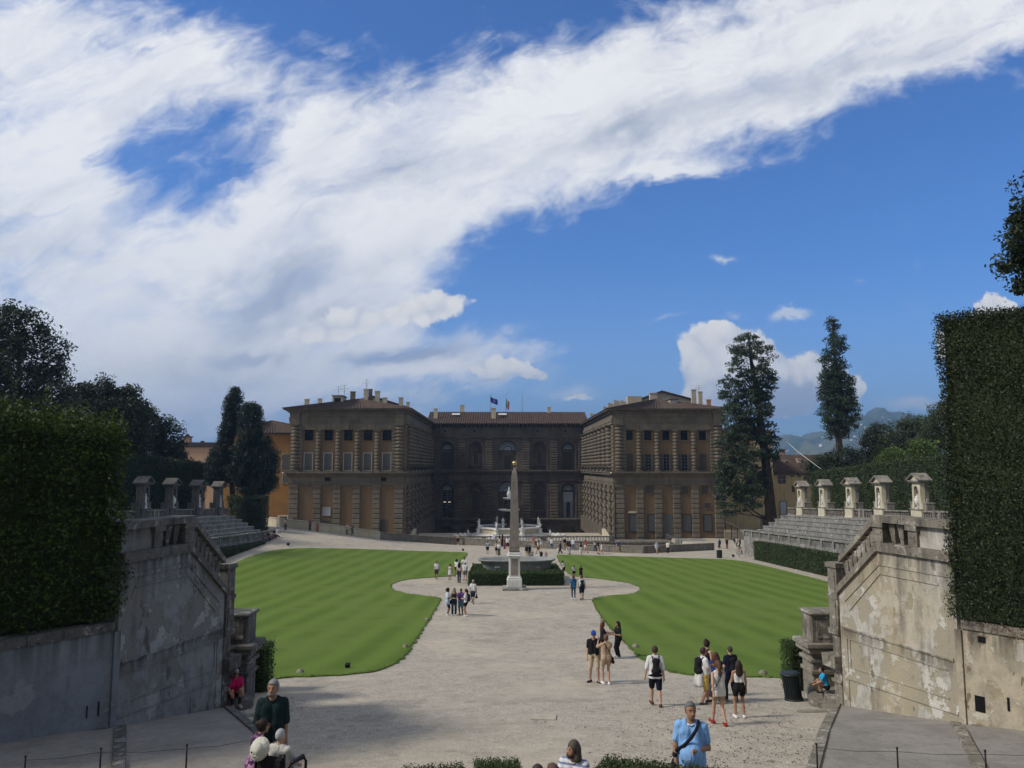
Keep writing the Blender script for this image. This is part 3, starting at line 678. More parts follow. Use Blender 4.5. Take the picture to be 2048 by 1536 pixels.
# ------------------------------------------------------------------ hills
def hills():
    m, t, b, pos, o = newmat('wooded_hills')
    n1 = noise(t, pos, .0027, 7, .65); n2 = noise(t, pos, .009, 5, .6)
    col = mixc(t, sstep(t, n1, .42, .6), (.045, .075, .030), (.14, .145, .075)); col = mixc(t, mth(t, 'MULTIPLY', sstep(t, n2, .5, .65), .7), col, (.035, .055, .025))
    setb(t, b, col, .95, None, spec=.1)
    A = np.linspace(-60, 60, 241); Rr = np.linspace(1560, 5700, 44)
    crest = [(-60, .03), (-30, .035), (-20, .028), (-5, .02), (8, .028), (15, .034), (19.5, .040), (21.1, .050), (23.6, .059), (25.2, .069), (26.4, .074), (28.1, .068), (29.3, .070), (31, .076), (36, .07), (45, .05), (60, .04)]
    ca, ch = zip(*crest); V_ = []
    for r_ in Rr:
        for a in A:
            t_ = (r_ - 1560) / 4140; h_ = np.interp(a, ca, ch) * 4560 * ss(t_ / .72) * (1 - .55 * ss((t_ - .72) / .28))
            h_ *= 1 + .10 * math.sin(a * 1.3 + r_ * .0018) * math.sin(r_ * .0028 + a * .4)
            h_ += 17 * math.sin(a * 3.1 + r_ * .005) * ss(t_ * 2) + 7 * math.sin(a * 7.7 - r_ * .008) * ss(t_ * 2)
            V_.append((r_ * math.sin(R(a)), r_ * math.cos(R(a)), -60 + max(0, h_)))
    nx, ny = len(A), len(Rr); i = np.arange(nx * ny).reshape(ny, nx); Q = np.stack([i[:-1, :-1], i[1:, :-1], i[1:, 1:], i[:-1, 1:]], -1).reshape(-1, 4)[:, ::-1]
    tag(mesh_np('hills', V_, Q, m, smooth=True), kind='structure')
    return np.array(V_).reshape(ny, nx, 3)
HV = hills()
def far_houses():
    mb = MB()
    for _ in range(130):
        i = rnd.randint(3, 24); j = rnd.randint(150, 190); p = HV[i, j]; s = rnd.uniform(3, 7)
        T = Matrix.Translation(Vector(p) + Vector((rnd.uniform(-40, 40), rnd.uniform(-40, 40), 2))) @ Matrix.Rotation(rnd.random() * 3, 4, 'Z')
        w, d_, h_ = s * rnd.uniform(.8, 2.2), s, s * .55
        mb.box(-w, w, -d_, d_, -6, h_, 0, T); mb.add([(-w, -d_, h_), (w, -d_, h_), (w, d_, h_), (-w, d_, h_), (-w, 0, h_ * 1.5), (w, 0, h_ * 1.5)], [(0, 1, 5, 4), (2, 3, 4, 5), (0, 4, 3), (1, 2, 5)], 1, False, T)
    tag(mb.build('far_houses', [MT['white'], MT['tile']]), 'tiny pale houses scattered over the hazy far hills', 'houses', kind='stuff')
far_houses()

# the wooded garden hill that climbs behind the eye and shades the place from the low sky there
def back_hill():
    m, t, b, pos, o = newmat('wooded_slope'); n1 = noise(t, pos, .12, 6, .7); setb(t, b, mixc(t, n1, (.025, .045, .018), (.055, .075, .03)), .95, n1, 1., 1.5, .1)
    grid_sheet('hills', np.linspace(-220, 220, 45), np.linspace(-260, -14, 42), lambda x, y: -4.2 + ss((-14 - y) / 60) * 34 + max(0, -74 - y) * .12 + 4.5 * ss((-16 - y) / 12) * (math.sin(x * .21 + y * .13) * math.sin(y * .19 - x * .07)) + max(0, abs(x) - 40) * .10 * ss((-14 - y) / 30), m)
back_hill()

# ------------------------------------------------------------------ the two stair walls that end the amphitheatre
def baluster_mesh(h=.78, r_=.13, sq=True):
    mb = MB()
    w = r_
    mb.box(-w * .9, w * .9, -w * .9, w * .9, h * .93, h, 0)                          # abacus
    prof = [(w * .55, h * .74), (w * .8, h * .80), (w * .88, h * .85), (w * .7, h * .90), (w * .6, h * .93)]
    mb.lathe(prof, 10)
    mb.box(-w * .95, w * .95, -w * .95, w * .95, h * .66, h * .74, 0)
    v = [(-w * .42, -w * .42, 0), (w * .42, -w * .42, 0), (w * .42, w * .42, 0), (-w * .42, w * .42, 0), (-w * .88, -w * .88, h * .66), (w * .88, -w * .88, h * .66), (w * .88, w * .88, h * .66), (-w * .88, w * .88, h * .66)]
    mb.add(v, [(0, 3, 2, 1), (4, 5, 6, 7), (0, 1, 5, 4), (1, 2, 6, 5), (2, 3, 7, 6), (3, 0, 4, 7)])
    return mb
def stair_wall(sg):
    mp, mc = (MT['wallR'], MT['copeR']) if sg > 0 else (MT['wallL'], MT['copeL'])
    A, B = Vector((9.95, 23.2, 0)), Vector((10.95, 18.95, 0))
    d = (B - A); L = d.length; d.normalize(); n_ = Vector((-d.y, d.x, 0))           # n_ must point away from the axis
    if n_.x < 0: n_ = -n_
    def T(u, w, z):                                                                    # u along wall from low end, w outward
        p = A + d * u + n_ * w; return (p.x if sg > 0 else 2 * AX - p.x, p.y, z)
    side = 'right' if sg > 0 else 'left'
    lab = 'pale flaking stair wall with sloping balustrade, lit, right of the gravel' if sg > 0 else 'grey stained stair wall with sloping balustrade, in shade, left of the gravel'
    root = empty('stair_wall', T(0, 0, -7.1), lab, 'stair wall')
    def poly(mb, pts, w0, w1, m=0):                                                   # polygon (u,z) pushed from w0 to w1
        k = len(pts); vs = [T(u, w0, z) for u, z in pts] + [T(u, w1, z) for u, z in pts]
        fs = [tuple(range(k)), tuple(range(2 * k - 1, k - 1, -1))] + [(i, i + k, (i + 1) % k + k, (i + 1) % k) for i in range(k)]
        if sg > 0: fs = [f[::-1] for f in fs]
        mb.add(vs, fs, m)
    uS = L * .405; W_ = .55
    z0, zc = -3.72, -2.28                       # coping heights: foot and head of the slope
    body = MB(); poly(body, [(0, -7.35), (0, z0), (uS, zc), (L, zc + .02), (L, -6.9)], 0, W_ + .9)
    body.build('wall', mp, root)
    def band(pts, proud, th, name, mat_=None):  # a moulded strip following points (u,z), th thick upward
        mb = MB()
        for (a, b) in zip(pts[:-1], pts[1:]): poly(mb, [(a[0], a[1]), (a[0], a[1] + th), (b[0], b[1] + th), (b[0], b[1])], -proud, .0 + .01)
        return mb.build(name, mat_ or mp, root)
    # sunk panels: thin raised fillets as on the old render
    sl = (zc - z0) / uS
    band([(.26, z0 - .42 + sl * .26), (uS, zc - .42), (L - .1, zc - .42)], .024, .10, 'moulding')
    band([(.45, z0 - .80 + sl * .45), (uS + .03, zc - .66), (L - .5, zc - .66)], .025, .05, 'moulding')
    band([(.15, -4.72), (L - .15, -4.70)], .03, .09, 'moulding'); band([(.3, -4.98), (L - .35, -4.96)], .022, .05, 'moulding')
    band([(.15, -6.12), (L - .1, -5.92)], .03, .07, 'moulding'); band([(.3, -5.78), (L - .35, -5.62)], .02, .04, 'moulding')
    for (ua, za, zb) in ((.24, -5.9, -4.9), (.24, -6.95, -6.12), (.36, -5.75, -4.98)):
        mb = MB(); poly(mb, [(ua, za), (ua, zb), (ua + .06, zb), (ua + .06, za)], -.026, .01); mb.build('moulding', mp, root)
    # coping course under the balusters
    mb = MB(); poly(mb, [(-.02, z0 - .02), (-.02, z0 + .20), (uS, zc + .20), (uS, zc - .02)], -.09, W_ + .05); poly(mb, [(uS + .002, zc - .03), (uS + .002, zc + .21), (L - .002, zc + .21), (L - .002, zc - .03)], -.10, W_ + .06); mb.build('coping', mc, root)
    # solid parapet at the head
    uP = uS + 1.18
    mb = MB(); poly(mb, [(uP + .32, zc + .212), (uP + .32, -1.52), (L - .01, -1.52), (L - .01, zc + .212)], .04, W_ - .06); mb.build('parapet', mp, root)
    mb = MB(); poly(mb, [(uS - .13, -1.52), (uS - .13, -1.34), (L + .05, -1.34), (L + .05, -1.52)], -.10, W_ + .06)
    mb.build('rail', mc, root)
    mb = MB(); dz = .98                          # sloping rail
    poly(mb, [(.12, z0 + dz - .18 + sl * .12), (.12, z0 + dz + sl * .12), (uS - .15, zc + dz - sl * .15 - .01), (uS - .15, zc + dz - .19 - sl * .15)], -.07, W_ * .62); mb.build('rail', mc, root)
    # newels
    def post(u0, u1, w0, w1, zb, zt, name='newel'):
        mb = MB(); k = .05
        poly(mb, [(u0, zb), (u0, zt - .14), (u1, zt - .14), (u1, zb)], w0, w1); poly(mb, [(u0 - k, zt - .14), (u0 - k, zt), (u1 + k, zt), (u1 + k, zt - .14)], w0 - k, w1 + k)
        poly(mb, [(u0 + .07, zb + .22), (u0 + .07, zt - .25), (u1 - .07, zt - .25), (u1 - .07, zb + .22)], w0 - .018, w0 + .01)
        mb.build(name, mc, root)
    post(uS - .14, uS + .26, -.05, W_, zc + .213, -1.518); post(uP, uP + .31, -.04, W_ - .05, zc + .213, -1.518)
    post(-.42, -.02, -.06, .50, -4.9, -2.86)
    mb = MB()                                    # end pier below the foot newel with its two cornices
    poly(mb, [(-.36, -7.3), (-.36, -4.9), (-.01, -4.9), (-.01, -7.3)], -.02, .46)
    for (zt, th, k) in ((-3.78, .12, .07), (-4.80, .14, .07), (-5.55, .34, .22), (-5.9, .10, .08), (-6.25, .08, .05)):
        poly(mb, [(-.36 - k, zt - th), (-.36 - k - .05, zt), (-.003, zt), (-.003, zt - th)], -.02 - k, .46 + k)
    mb.build('pier', mc, root)
    # balusters on the slope
    bm_ = baluster_mesh(.80, .125)
    proto = None
    us = [.30 + i * (uS - .62) / 6 for i in range(7)] + [uS + .50, uS + .82]
    for i, u in enumerate(us):
        zb = (z0 + sl * u + .20) if u < uS else zc + .21
        if proto is None:
            proto = bm_.build('baluster', mc, root, world=False); o = proto
        else: o = proto.copy(); COL.objects.link(o); o.parent = root
        p = Vector(T(u, W_ * .28, zb - .04)); o.location = p - root.location; o.rotation_euler = (0, 0, math.atan2(d.y, d.x if sg > 0 else -d.x)); o.scale = (1, 1, 1.0 if u < uS else .94)
    # retaining wall turning on from the head end
    rlab = 'worn ochre retaining wall below the tall clipped hedge, right edge' if sg > 0 else 'smooth blue-grey retaining wall below the laurel hedge, left edge'
    C0 = Vector((10.97, 18.97, 0)); C1 = Vector((14.6, 13.7, 0)); dd = (C1 - C0); LL = dd.length; dd.normalize(); nn = Vector((-dd.y, dd.x, 0)); nn = nn if nn.x > 0 else -nn
    def T2(u, w, z):
        p = C0 + dd * u + nn * w; return (p.x if sg > 0 else 2 * AX - p.x, p.y, z)
    rt_ = empty('retaining_wall', T2(0, 0, -6.2), rlab, 'wall')
    def poly2(mb, pts, w0, w1):
        k = len(pts); vs = [T2(u, w0, z) for u, z in pts] + [T2(u, w1, z) for u, z in pts]; fs = [tuple(range(k)), tuple(range(2 * k - 1, k - 1, -1))] + [(i, i + k, (i + 1) % k + k, (i + 1) % k) for i in range(k)]
        mb.add(vs, [f[::-1] for f in fs] if sg > 0 else fs)
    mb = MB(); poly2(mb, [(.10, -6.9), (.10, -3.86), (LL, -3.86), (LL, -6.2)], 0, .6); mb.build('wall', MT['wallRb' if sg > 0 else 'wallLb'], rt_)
    mb = MB(); u = .10
    while u < LL:
        w = rnd.uniform(.7, 1.2); dz_ = rnd.uniform(-.012, .012); poly2(mb, [(u, -3.86), (u, -3.66 + dz_), (min(LL, u + w - .012), -3.66 + dz_), (min(LL, u + w - .012), -3.86)], -.05 + rnd.uniform(-.01, .01), .62); u += w
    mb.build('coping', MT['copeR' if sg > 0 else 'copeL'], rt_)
    mb = MB(); poly2(mb, [(-.06, -7.0), (-.06, -3.9), (.09, -3.9), (.09, -7.0)], -.05, .3); mb.build('pilaster', MT['wallRb' if sg > 0 else 'wallLb'], rt_)
    mb = MB(); poly2(mb, [(.2, -6.6), (.2, -6.04), (LL, -5.5), (LL, -6.4)], -.12, .0); mb.build('footing', mc, rt_)
    # small iron service hatch and vent slots
    mb = MB()
    if sg > 0: poly2(mb, [(.30, -5.72), (.30, -5.36), (.52, -5.36), (.52, -5.72)], -.012, .01); poly2(mb, [(1.0, -5.55), (1.0, -5.25), (1.05, -5.25), (1.05, -5.55)], -.012, .01); poly2(mb, [(.45, -4.12), (.45, -3.98), (.62, -3.98), (.62, -4.12)], -.012, .01)
    else: poly2(mb, [(.35, -5.75), (.35, -5.42), (.38, -5.42), (.38, -5.75)], -.02, .01); poly2(mb, [(.62, -5.72), (.62, -5.45), (.64, -5.45), (.64, -5.72)], -.02, .01)
    mb.build('vent', MT['iron'], rt_)
    # earth behind the wall up to the terrace
    ys_ = np.linspace(8, 20.0, 14); us_ = np.linspace(0, 1, 10); V_ = []
    for y in ys_:
        x0 = 10.97 + (18.97 - y) / (18.97 - 13.7) * 3.63 + .45
        if y > 18.6: x0 = 11.5
        for t_ in us_:
            x = x0 + t_ * 16; V_.append((x if sg > 0 else 2 * AX - x, y, -3.72 + min(.5, t_ * 4) * .9 + .08 * math.sin(x * 3 + y * 5)))
    i = np.arange(14 * 10).reshape(14, 10); Q = np.stack([i[:-1, :-1], i[:-1, 1:], i[1:, 1:], i[1:, :-1]], -1).reshape(-1, 4)
    tag(mesh_np('terrain', V_, Q if sg > 0 else Q[:, ::-1], MT['soil'], smooth=True), kind='structure')
    # the entry to the stairs: far pier with die block, curved steps
    rp = empty('gate_pier', (10.05 if sg > 0 else 2 * AX - 10.05, 25.4, -7.3), 'dark stone pier with block on top beside the metal bin' if sg > 0 else 'dark stone pier with block on top behind the seated woman in pink', 'pier')
    def bx(mb, x0, x1, y0, y1, za, zb, **k):
        mb.box(x0 if sg > 0 else 2 * AX - x1, x1 if sg > 0 else 2 * AX - x0, y0 + .85, y1 + .85, za, zb, **k)
    mb = MB(); bx(mb, 9.82, 10.85, 24.25, 25.1, -7.5, -5.72, bev=.02); bx(mb, 9.76, 10.86, 24.2, 25.14, -6.55, -6.42, bev=.02); bx(mb, 9.73, 10.87, 24.17, 25.16, -6.18, -6.06, bev=.02); mb.build('pier', mc, rp)
    mb = MB(); bx(mb, 9.58, 10.95, 24.02, 25.3, -5.72, -5.56, bev=.03); bx(mb, 9.66, 10.9, 24.1, 25.22, -5.9, -5.722, bev=.03); mb.build('cornice', mc, rp)
    mb = MB(); bx(mb, 9.84, 10.8, 24.22, 25.05, -5.558, -4.72, bev=.015); bx(mb, 9.98, 10.66, 24.195, 24.3, -5.42, -4.86); mb.build('die', mc, rp)
    mb = MB(); bx(mb, 9.76, 10.88, 24.14, 25.13, -4.718, -4.62, bev=.03); mb.build('cap', mc, rp)
    mb = MB()
    cx, cy = (10.9 if sg > 0 else 2 * AX - 10.9), 24.15
    for (k, rx, ry, z) in ((0, 1.55, 1.0, -7.02), (1, 1.15, .72, -6.84)):
        n = 20; top = []; 
        for i in range(n + 1):
            a = -math.pi / 2 + math.pi * i / n; top.append((cx - (rx * math.cos(a) ** .6 if math.cos(a) > 0 else 0) * (1 if sg > 0 else -1), cy + ry * math.sin(a)))
        vs = [(x, y, z) for x, y in top] + [(x, y, -7.6) for x, y in top]; m_ = n + 1
        mb.add(vs, [tuple(range(m_)) if sg < 0 else tuple(range(m_))[::-1]] + [(i, i + 1, m_ + i + 1, m_ + i) for i in range(n)])
    mb.build('step', mc, None)
    o = COL.objects[-1]; o.name = 'entry_steps'; tag(o, 'curved stone entry steps with the seated boy in blue' if sg > 0 else 'curved stone entry steps with the seated woman in pink', 'steps')
    # stairs climbing between the walls, and its far cheek
    rs = MB()
    for k in range(12): bx(rs, 10.6 + .0, 12.4, 23.9 - k * .36, 24.3 - k * .36 + .02, -7.4, -6.7 + k * .36)
    o = rs.build('stair_flight', mc); tag(o, 'stone stairs rising behind the stair wall on the %s' % side, 'stairs')
    return root
stair_wall(1); stair_wall(-1)

# ------------------------------------------------------------------ amphitheatre seats, front balustrade, terrace rail
def sweep(name, path, prof, zf, m, parent=None, sg=1, world=True):
    pts = np.array(path); seg = np.diff(pts, axis=0); seg /= np.linalg.norm(seg, axis=1)[:, None]
    nr = np.stack([-seg[:, 1], seg[:, 0]], 1) * (1 if sg > 0 else -1)                    # outward for far->near paths
    vn = np.concatenate([nr[:1], (nr[1:] + nr[:-1]) / 2, nr[-1:]]); vn /= np.linalg.norm(vn, axis=1)[:, None]
    if (vn[0][0] > 0) != (sg > 0): vn = -vn
    k = len(prof); mb = MB()
    for p, q in zip(pts, vn):
        for (o, z) in prof: x, y = p + q * o; mb.v.append((x, y, zf(p[0], p[1]) + z))
    for i in range(len(pts) - 1):
        for j in range(k): 
            f = (i * k + j, i * k + (j + 1) % k, (i + 1) * k + (j + 1) % k, (i + 1) * k + j)
            mb.f.append(f if sg > 0 else f[::-1]); mb.m.append(0); mb.sm.append(False)
    mb.f += [tuple(range(k)), tuple(range((len(pts) - 1) * k, len(pts) * k))]; mb.m += [0, 0]; mb.sm += [False] * 2
    o = mb.build(name, m, parent, world)
    import bmesh
    bm = bmesh.new(); bm.from_mesh(o.data); bmesh.ops.recalc_face_normals(bm, faces=bm.faces[:]); bm.to_mesh(o.data); bm.free()
    return o
zA = lambda x, y: -d0(y)
def dense(path, step=1.3):
    out = []
    for a, b in zip(path[:-1], path[1:]):
        n_ = max(1, int(math.dist(a, b) / step))
        for i in range(n_): t_ = i / n_; out.append((a[0] + (b[0] - a[0]) * t_, a[1] + (b[1] - a[1]) * t_))
    return out + [path[-1]]
def amphi(sg):
    sd_ = 'right' if sg > 0 else 'left'; mt = MT['tier']
    path = horseshoe(0, sg)
    root = empty('seating_tiers', (path[0][0], path[0][1], zA(*path[0])), 'weathered stone seating tiers of the amphitheatre on the %s side' % sd_, 'seating')
    sweep('terrace_floor', path[:-5], [(6.2, 4.2), (6.2, 5.44), (14, 5.44), (14, 4.2)], zA, mt, root, sg)
    sweep('terrace_floor', path[-6:], [(6.2, 3.0), (6.2, 5.43), (6.6, 5.43), (6.6, 3.0)], zA, mt, root, sg)
    for k in range(6):                            # each row of seats: riser with a projecting nosing
        o0 = .9 + k * .84; z1 = 2.62 + (k + 1) * .47
        sweep('seat_row', path, [(o0, 1.0), (o0, z1 - .12), (o0 - .07, z1 - .11), (o0 - .07, z1), (o0 + .95 if k < 5 else 6.19, z1), (o0 + .95 if k < 5 else 6.19, 1.0)], zA, mt, root, sg)
    b = empty('front_balustrade', (path[0][0], path[0][1], zA(*path[0]) + 1.5), 'low stone balustrade of panels and posts along the lowest %s seats' % sd_, 'balustrade')
    sweep('base', path, [(-.12, -2.5), (-.12, 2.62), (.75, 2.62), (.75, -2.5)], zA, mt, b, sg)
    sweep('rail', path, [(-.16, 3.34), (-.16, 3.5), (.36, 3.5), (.36, 3.34)], zA, mt, b, sg)
    dp = dense(path, 2.9); post = pan = None
    for i, p in enumerate(dp):
        q = dp[min(i + 1, len(dp) - 1)] if i < len(dp) - 1 else dp[i]; pr = dp[i - 1] if i else dp[0]
        dv = Vector((q[0] - pr[0], q[1] - pr[1], 0)).normalized(); a = math.atan2(dv.y, dv.x)
        if post is None:
            mb = MB(); mb.box(-.17, .17, -.14, .34, 0, .74, bev=.02); post = mb.build('post', mt, b, world=False); o = post
            # the side of the post that faces out is +y when mirrored
        else: o = post.copy(); COL.objects.link(o); o.parent = b
        o.location = Vector((p[0], p[1], zA(*p) + 2.61)) - b.location; o.rotation_euler = (0, 0, a if sg > 0 else a + math.pi)
        if i < len(dp) - 1:
            m_ = ((p[0] + q[0]) / 2, (p[1] + q[1]) / 2); Ls = math.dist(p, q)
            if pan is None:
                mb = MB(); mb.box(-1.26, 1.26, .16, .26, 0, .72)
                for s in range(13): x = -1.17 + s * .195; mb.box(x - .055, x + .055, .0, .159, .03, .70)
                mb.box(-1.26, 1.26, -.02, .158, 0, .028); pan = mb.build('panel', mt, b, world=False); o = pan
            else: o = pan.copy(); COL.objects.link(o); o.parent = b
            a2 = math.atan2(q[1] - p[1], q[0] - p[0]); o.location = Vector((m_[0], m_[1], zA(*m_) + 2.622)) - b.location; o.rotation_euler = (0, -math.atan2(zA(*q) - zA(*p), Ls) * (1 if sg > 0 else -1), a2 if sg > 0 else a2 + math.pi); o.scale.x = (Ls - .3) / 2.6
    # far end cap of the seats
    hedge('hedge', horseshoe(-1.25, sg, yfar=99.5, n=12)[::-1 if sg < 0 else 1], .95 if True else 0, lambda x, y: gz(x, y) - .1, lambda x, y: -d0(y) + float(np.interp(y, [26, 45, 80], [1.65, 2.0, 2.3])), 75, .15, .06, MT['midhedge'], MT['twig'],
          'clipped green hedge in front of the %s amphitheatre seats' % sd_, 'hedge', None, seed=5 + sg)
    nh = [(9.8, 27.0), (10.6, 27.0), (11.3, 27.0), (14.5, 27.1)]; nh = [(x if sg > 0 else 2 * AX - x, y) for x, y in nh]
    hedge('hedge', nh if sg > 0 else nh[::-1], .9, lambda x, y: gz(x, y) - .1, lambda x, y: -d0(y) + 1.52, 75, .065, .06, MT['box'], MT['twig'],
          'squared end of clipped hedge behind the %s gate pier' % sd_, 'hedge', None, seed=15 + sg)
    # terrace balustrade in bays between the niches
    nY = [107.3, 99.8, 91.9, 84.6, 76.8, 69.0, 61.2]; X0 = 41.0
    tb = empty('terrace_balustrade', (X0 if sg > 0 else 2 * AX - X0, 107, zA(0, 107) + 5.4), 'grey stone balustrade between the niches of the %s terrace' % sd_, 'balustrade')
    mx = lambda x: x if sg > 0 else 2 * AX - x
    bal = None; ends = [111.3] + nY + [53.]
    m0 = MT['nicheS']
    for i in range(len(ends) - 1):
        y0, y1 = ends[i] - (1.25 if i else 0), ends[i + 1] + (1.25 if i < len(ends) - 2 else 0)
        for (nm, za, zb, w) in (('base', 5.38, 5.58, .2), ('rail', 6.30, 6.44, .2)):
            mb = MB(); vs = []
            for y in (y0, y1):
                for (dx, z) in ((-w, za), (-w, zb), (w, zb), (w, za)): vs.append((mx(X0 + dx), y, zA(0, y) + z))
            mb.add(vs, [(0, 1, 5, 4), (1, 2, 6, 5), (2, 3, 7, 6), (3, 0, 4, 7), (0, 3, 2, 1), (4, 5, 6, 7)]); mb.build(nm, m0, tb)
        n_ = int((y0 - y1) / .40); n_ = min(n_, 13)
        for k in range(n_):
            y = y0 + (y1 - y0) * (k + .5) / n_
            if bal is None: bal = baluster_mesh(.74, .12).build('baluster', m0, tb, world=False); o = bal
            else: o = bal.copy(); COL.objects.link(o); o.parent = tb
            o.location = Vector((mx(X0), y, zA(0, y) + 5.57)) - tb.location
        if i in (3, 5):                           # a gate bay with two thicker posts
            ym = (y0 + y1) / 2
            for dy in (-.5, .5): mb = MB(); mb.box(mx(X0) - .22, mx(X0) + .22, ym + dy - .2, ym + dy + .2, zA(0, ym) + 5.4, zA(0, ym) + 6.5); mb.build('post', m0, tb)
    return nY
NY = amphi(1); amphi(-1)

# ------------------------------------------------------------------ niches (aediculae) on both terraces
def niche_proto(mf, msd, mback):
    root = bpy.data.objects.new('stone_niche', None); COL.objects.link(root)
    B_ = lambda nm, mb, m: mb.build(nm, m, root, world=False)
    mb = MB(); mb.box(-1.0, 1.0, -.25, .8, -.1, 1.06, bev=.02); mb.box(-1.06, 1.06, -.31, .82, -.1, .12, bev=.02); B_('plinth', mb, mf)
    mb = MB(); mb.box(-1.08, 1.08, -.32, .84, 1.06, 1.2, bev=.02); B_('plinth_cap', mb, msd)
    for s in (-1, 1):
        mb = MB(); mb.box(s * 1.03, s * 1.48, .0, .9, -.1, 1.72, bev=.03); mb.box(s * 1.0, s * 1.52, -.04, .94, 1.72, 1.84, bev=.02); B_('shoulder', mb, msd)
    mb = MB(); mb.archwall(-.74, .74, 1.2, 3.75, -.40, .40, 3.05, -.12, .36)
    for s in (-1, 1):                              # scroll-like flare at the foot
        pr = [(s * .741, 1.2), (s * 1.02, 1.2), (s * .96, 1.45), (s * .85, 1.75), (s * .78, 2.1), (s * .741, 2.5)]
        mb.prism(pr if s > 0 else pr[::-1], -.10, .3)
    mb.ring(0, 3.05, .40, .50, -.16, -.121)
    for s in (-1, 1): mb.box(s * .38, s * .56, -.17, -.121, 2.97, 3.07); mb.box(s * .40, s * .50, -.155, -.121, 1.2, 2.97)
    B_('front', mb, mf)
    mb = MB(); mb.box(-.40, .40, .30, .362, 1.2, 3.0); B_('niche_back', mb, mback)
    mb = MB(); mb.box(-.74, .74, .365, .72, 1.2, 3.75); mb.box(-.9, .9, .40, .68, 1.2, 2.2, bev=.05)
    mb.lathe([(.02, 0), (.2, .03), (.33, .1), (.40, .22)], 14, (0, 0, 0), T=Matrix.Translation((0, .30, 3.05)) @ Matrix.Rotation(R(90), 4, 'X')); B_('back', mb, msd)
    mb = MB(); mb.box(-.95, .95, -.34, .84, 3.75, 3.86, bev=.02); mb.box(-1.05, 1.05, -.44, .9, 3.86, 3.99, bev=.02); B_('cornice', mb, msd)
    mb = MB(); mb.prism([(-.82, 3.99), (.82, 3.99), (0, 4.52)], -.25, .8); B_('pediment', mb, mf)
    mb = MB()
    for s in (-1, 1):
        pr = [(s * 1.16, 3.93), (0, 4.60), (0, 4.74), (s * 1.18, 4.06)]; mb.prism(pr if s < 0 else pr[::-1], -.52, .96)
    B_('pediment_roof', mb, msd)
    return root
def urn_mesh():
    mb = MB(); mb.box(-.2, .2, -.2, .2, 0, .1)
    mb.lathe([(.15, .1), (.08, .18), (.06, .28), (.12, .36), (.24, .55), (.29, .8), (.28, 1.0), (.20, 1.08), (.24, 1.12), (.22, 1.18), (.12, 1.26), (.05, 1.32), (.07, 1.38), (.02, 1.46)], 16)
    for s in (-1, 1): mb.tube([(s * .26, 0, 1.0), (s * .38, 0, 1.05), (s * .36, 0, .8), (s * .26, 0, .72)], .03, 5)
    return mb
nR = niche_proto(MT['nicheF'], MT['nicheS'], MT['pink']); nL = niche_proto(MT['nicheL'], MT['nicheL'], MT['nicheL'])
ordl = ['farthest', 'second from the far end', 'third from the far end', 'fourth from the far end', 'fifth from the far end', 'sixth from the far end', 'seventh from the far end']
urn0 = None; NICHE_STATUES = []
for sg, proto in ((1, nR), (-1, nL)):
    for i, y in enumerate(NY[:5]):
        o = proto if i == 0 else dup(proto)
        yy = y if sg > 0 else y + 1.6
        x = 41.2 if sg > 0 else 2 * AX - 41.2
        o.location = (x, yy, zA(0, yy) + 5.42); o.rotation_euler = (0, 0, R(-90) if sg > 0 else R(90))
        kind = ('urn', 'statue')[i % 2] if sg > 0 else ('statue', 'statue', 'urn', 'statue', 'urn')[i]
        tag(o, '%s pedimented stone niche holding %s, %s on the %s terrace' % ('cream' if sg > 0 else 'shaded', 'an urn' if kind == 'urn' else 'a statue', ordl[i], 'right' if sg > 0 else 'left'), 'niche', 'stone niches along the amphitheatre terraces')
        f = Vector((-1 if sg > 0 else 1, 0, 0)); p = Vector(o.location) + f * -.08 + Vector((0, 0, 1.2))
        if kind == 'urn':
            if urn0 is None: urn0 = urn_mesh().build('urn', MT['marble']); u = urn0
            else: u = urn0.copy(); COL.objects.link(u)
            u.location = p + f * .1; u.rotation_euler = (0, 0, R(90)); tag(u, 'white marble urn in the %s niche of the %s terrace' % (ordl[i], 'right' if sg > 0 else 'left'), 'urn', 'urns in the terrace niches')
        else: NICHE_STATUES.append((p + f * .1, -90 if sg > 0 else 90, 'white marble statue in the %s niche of the %s terrace' % (ordl[i], 'right' if sg > 0 else 'left')))

# ------------------------------------------------------------------ the palace
PAL = empty('palace', (1.2, 150, -14), 'long brown stone palace with two rusticated wings round a courtyard', 'palace')
def fr(ox, oy, side):
    # facade frame: local x along the facade, local y inward, z up; side 'f' faces the eye, 'l' faces -X, 'r' faces +X
    a = {'f': 0, 'l': -90, 'r': 90}[side]
    return Matrix.Translation((ox, oy, 0)) @ Matrix.Rotation(R(a), 4, 'Z')
def PB(name, mb, m, parent=None): return mb.build(name, m, parent or PAL)
YW, YC = 150., 204.
XL0, XL1, XR0, XR1 = -41.2, -19.0, 21.5, 42.9
ZG = -14.6
def rust_col_mesh(h, r_, n=11, seg=12):
    prof = []; dh = h / n
    for i in range(n):
        z = i * dh; big = r_ * 1.0; sm = r_ * .62
        prof += [(sm, z), (sm, z + dh * .16), (big * .93, z + dh * .26), (big, z + dh * .5), (big * .95, z + dh * .84), (sm, z + dh * .95)]
    mb = MB(); mb.lathe(prof, seg, smooth=False); return mb
class Proto:
    def __init__(s): s.d = {}
    def put(s, key, fn, name, m, parent, M_):
        if key not in s.d:
            me = bpy.data.meshes.new(name); mb = fn(); me.from_pydata(mb.v, [], mb.f); me.polygons.foreach_set('material_index', mb.m); me.polygons.foreach_set('use_smooth', mb.sm)
            for mm in (m if isinstance(m, (list, tuple)) else [m]): me.materials.append(mm)
            s.d[key] = me
        o = bpy.data.objects.new(name, s.d[key]); COL.objects.link(o); o.parent = parent
        M2 = Matrix.Translation(-wloc(parent)) @ M_; o.matrix_local = M2; return o
PR = Proto()
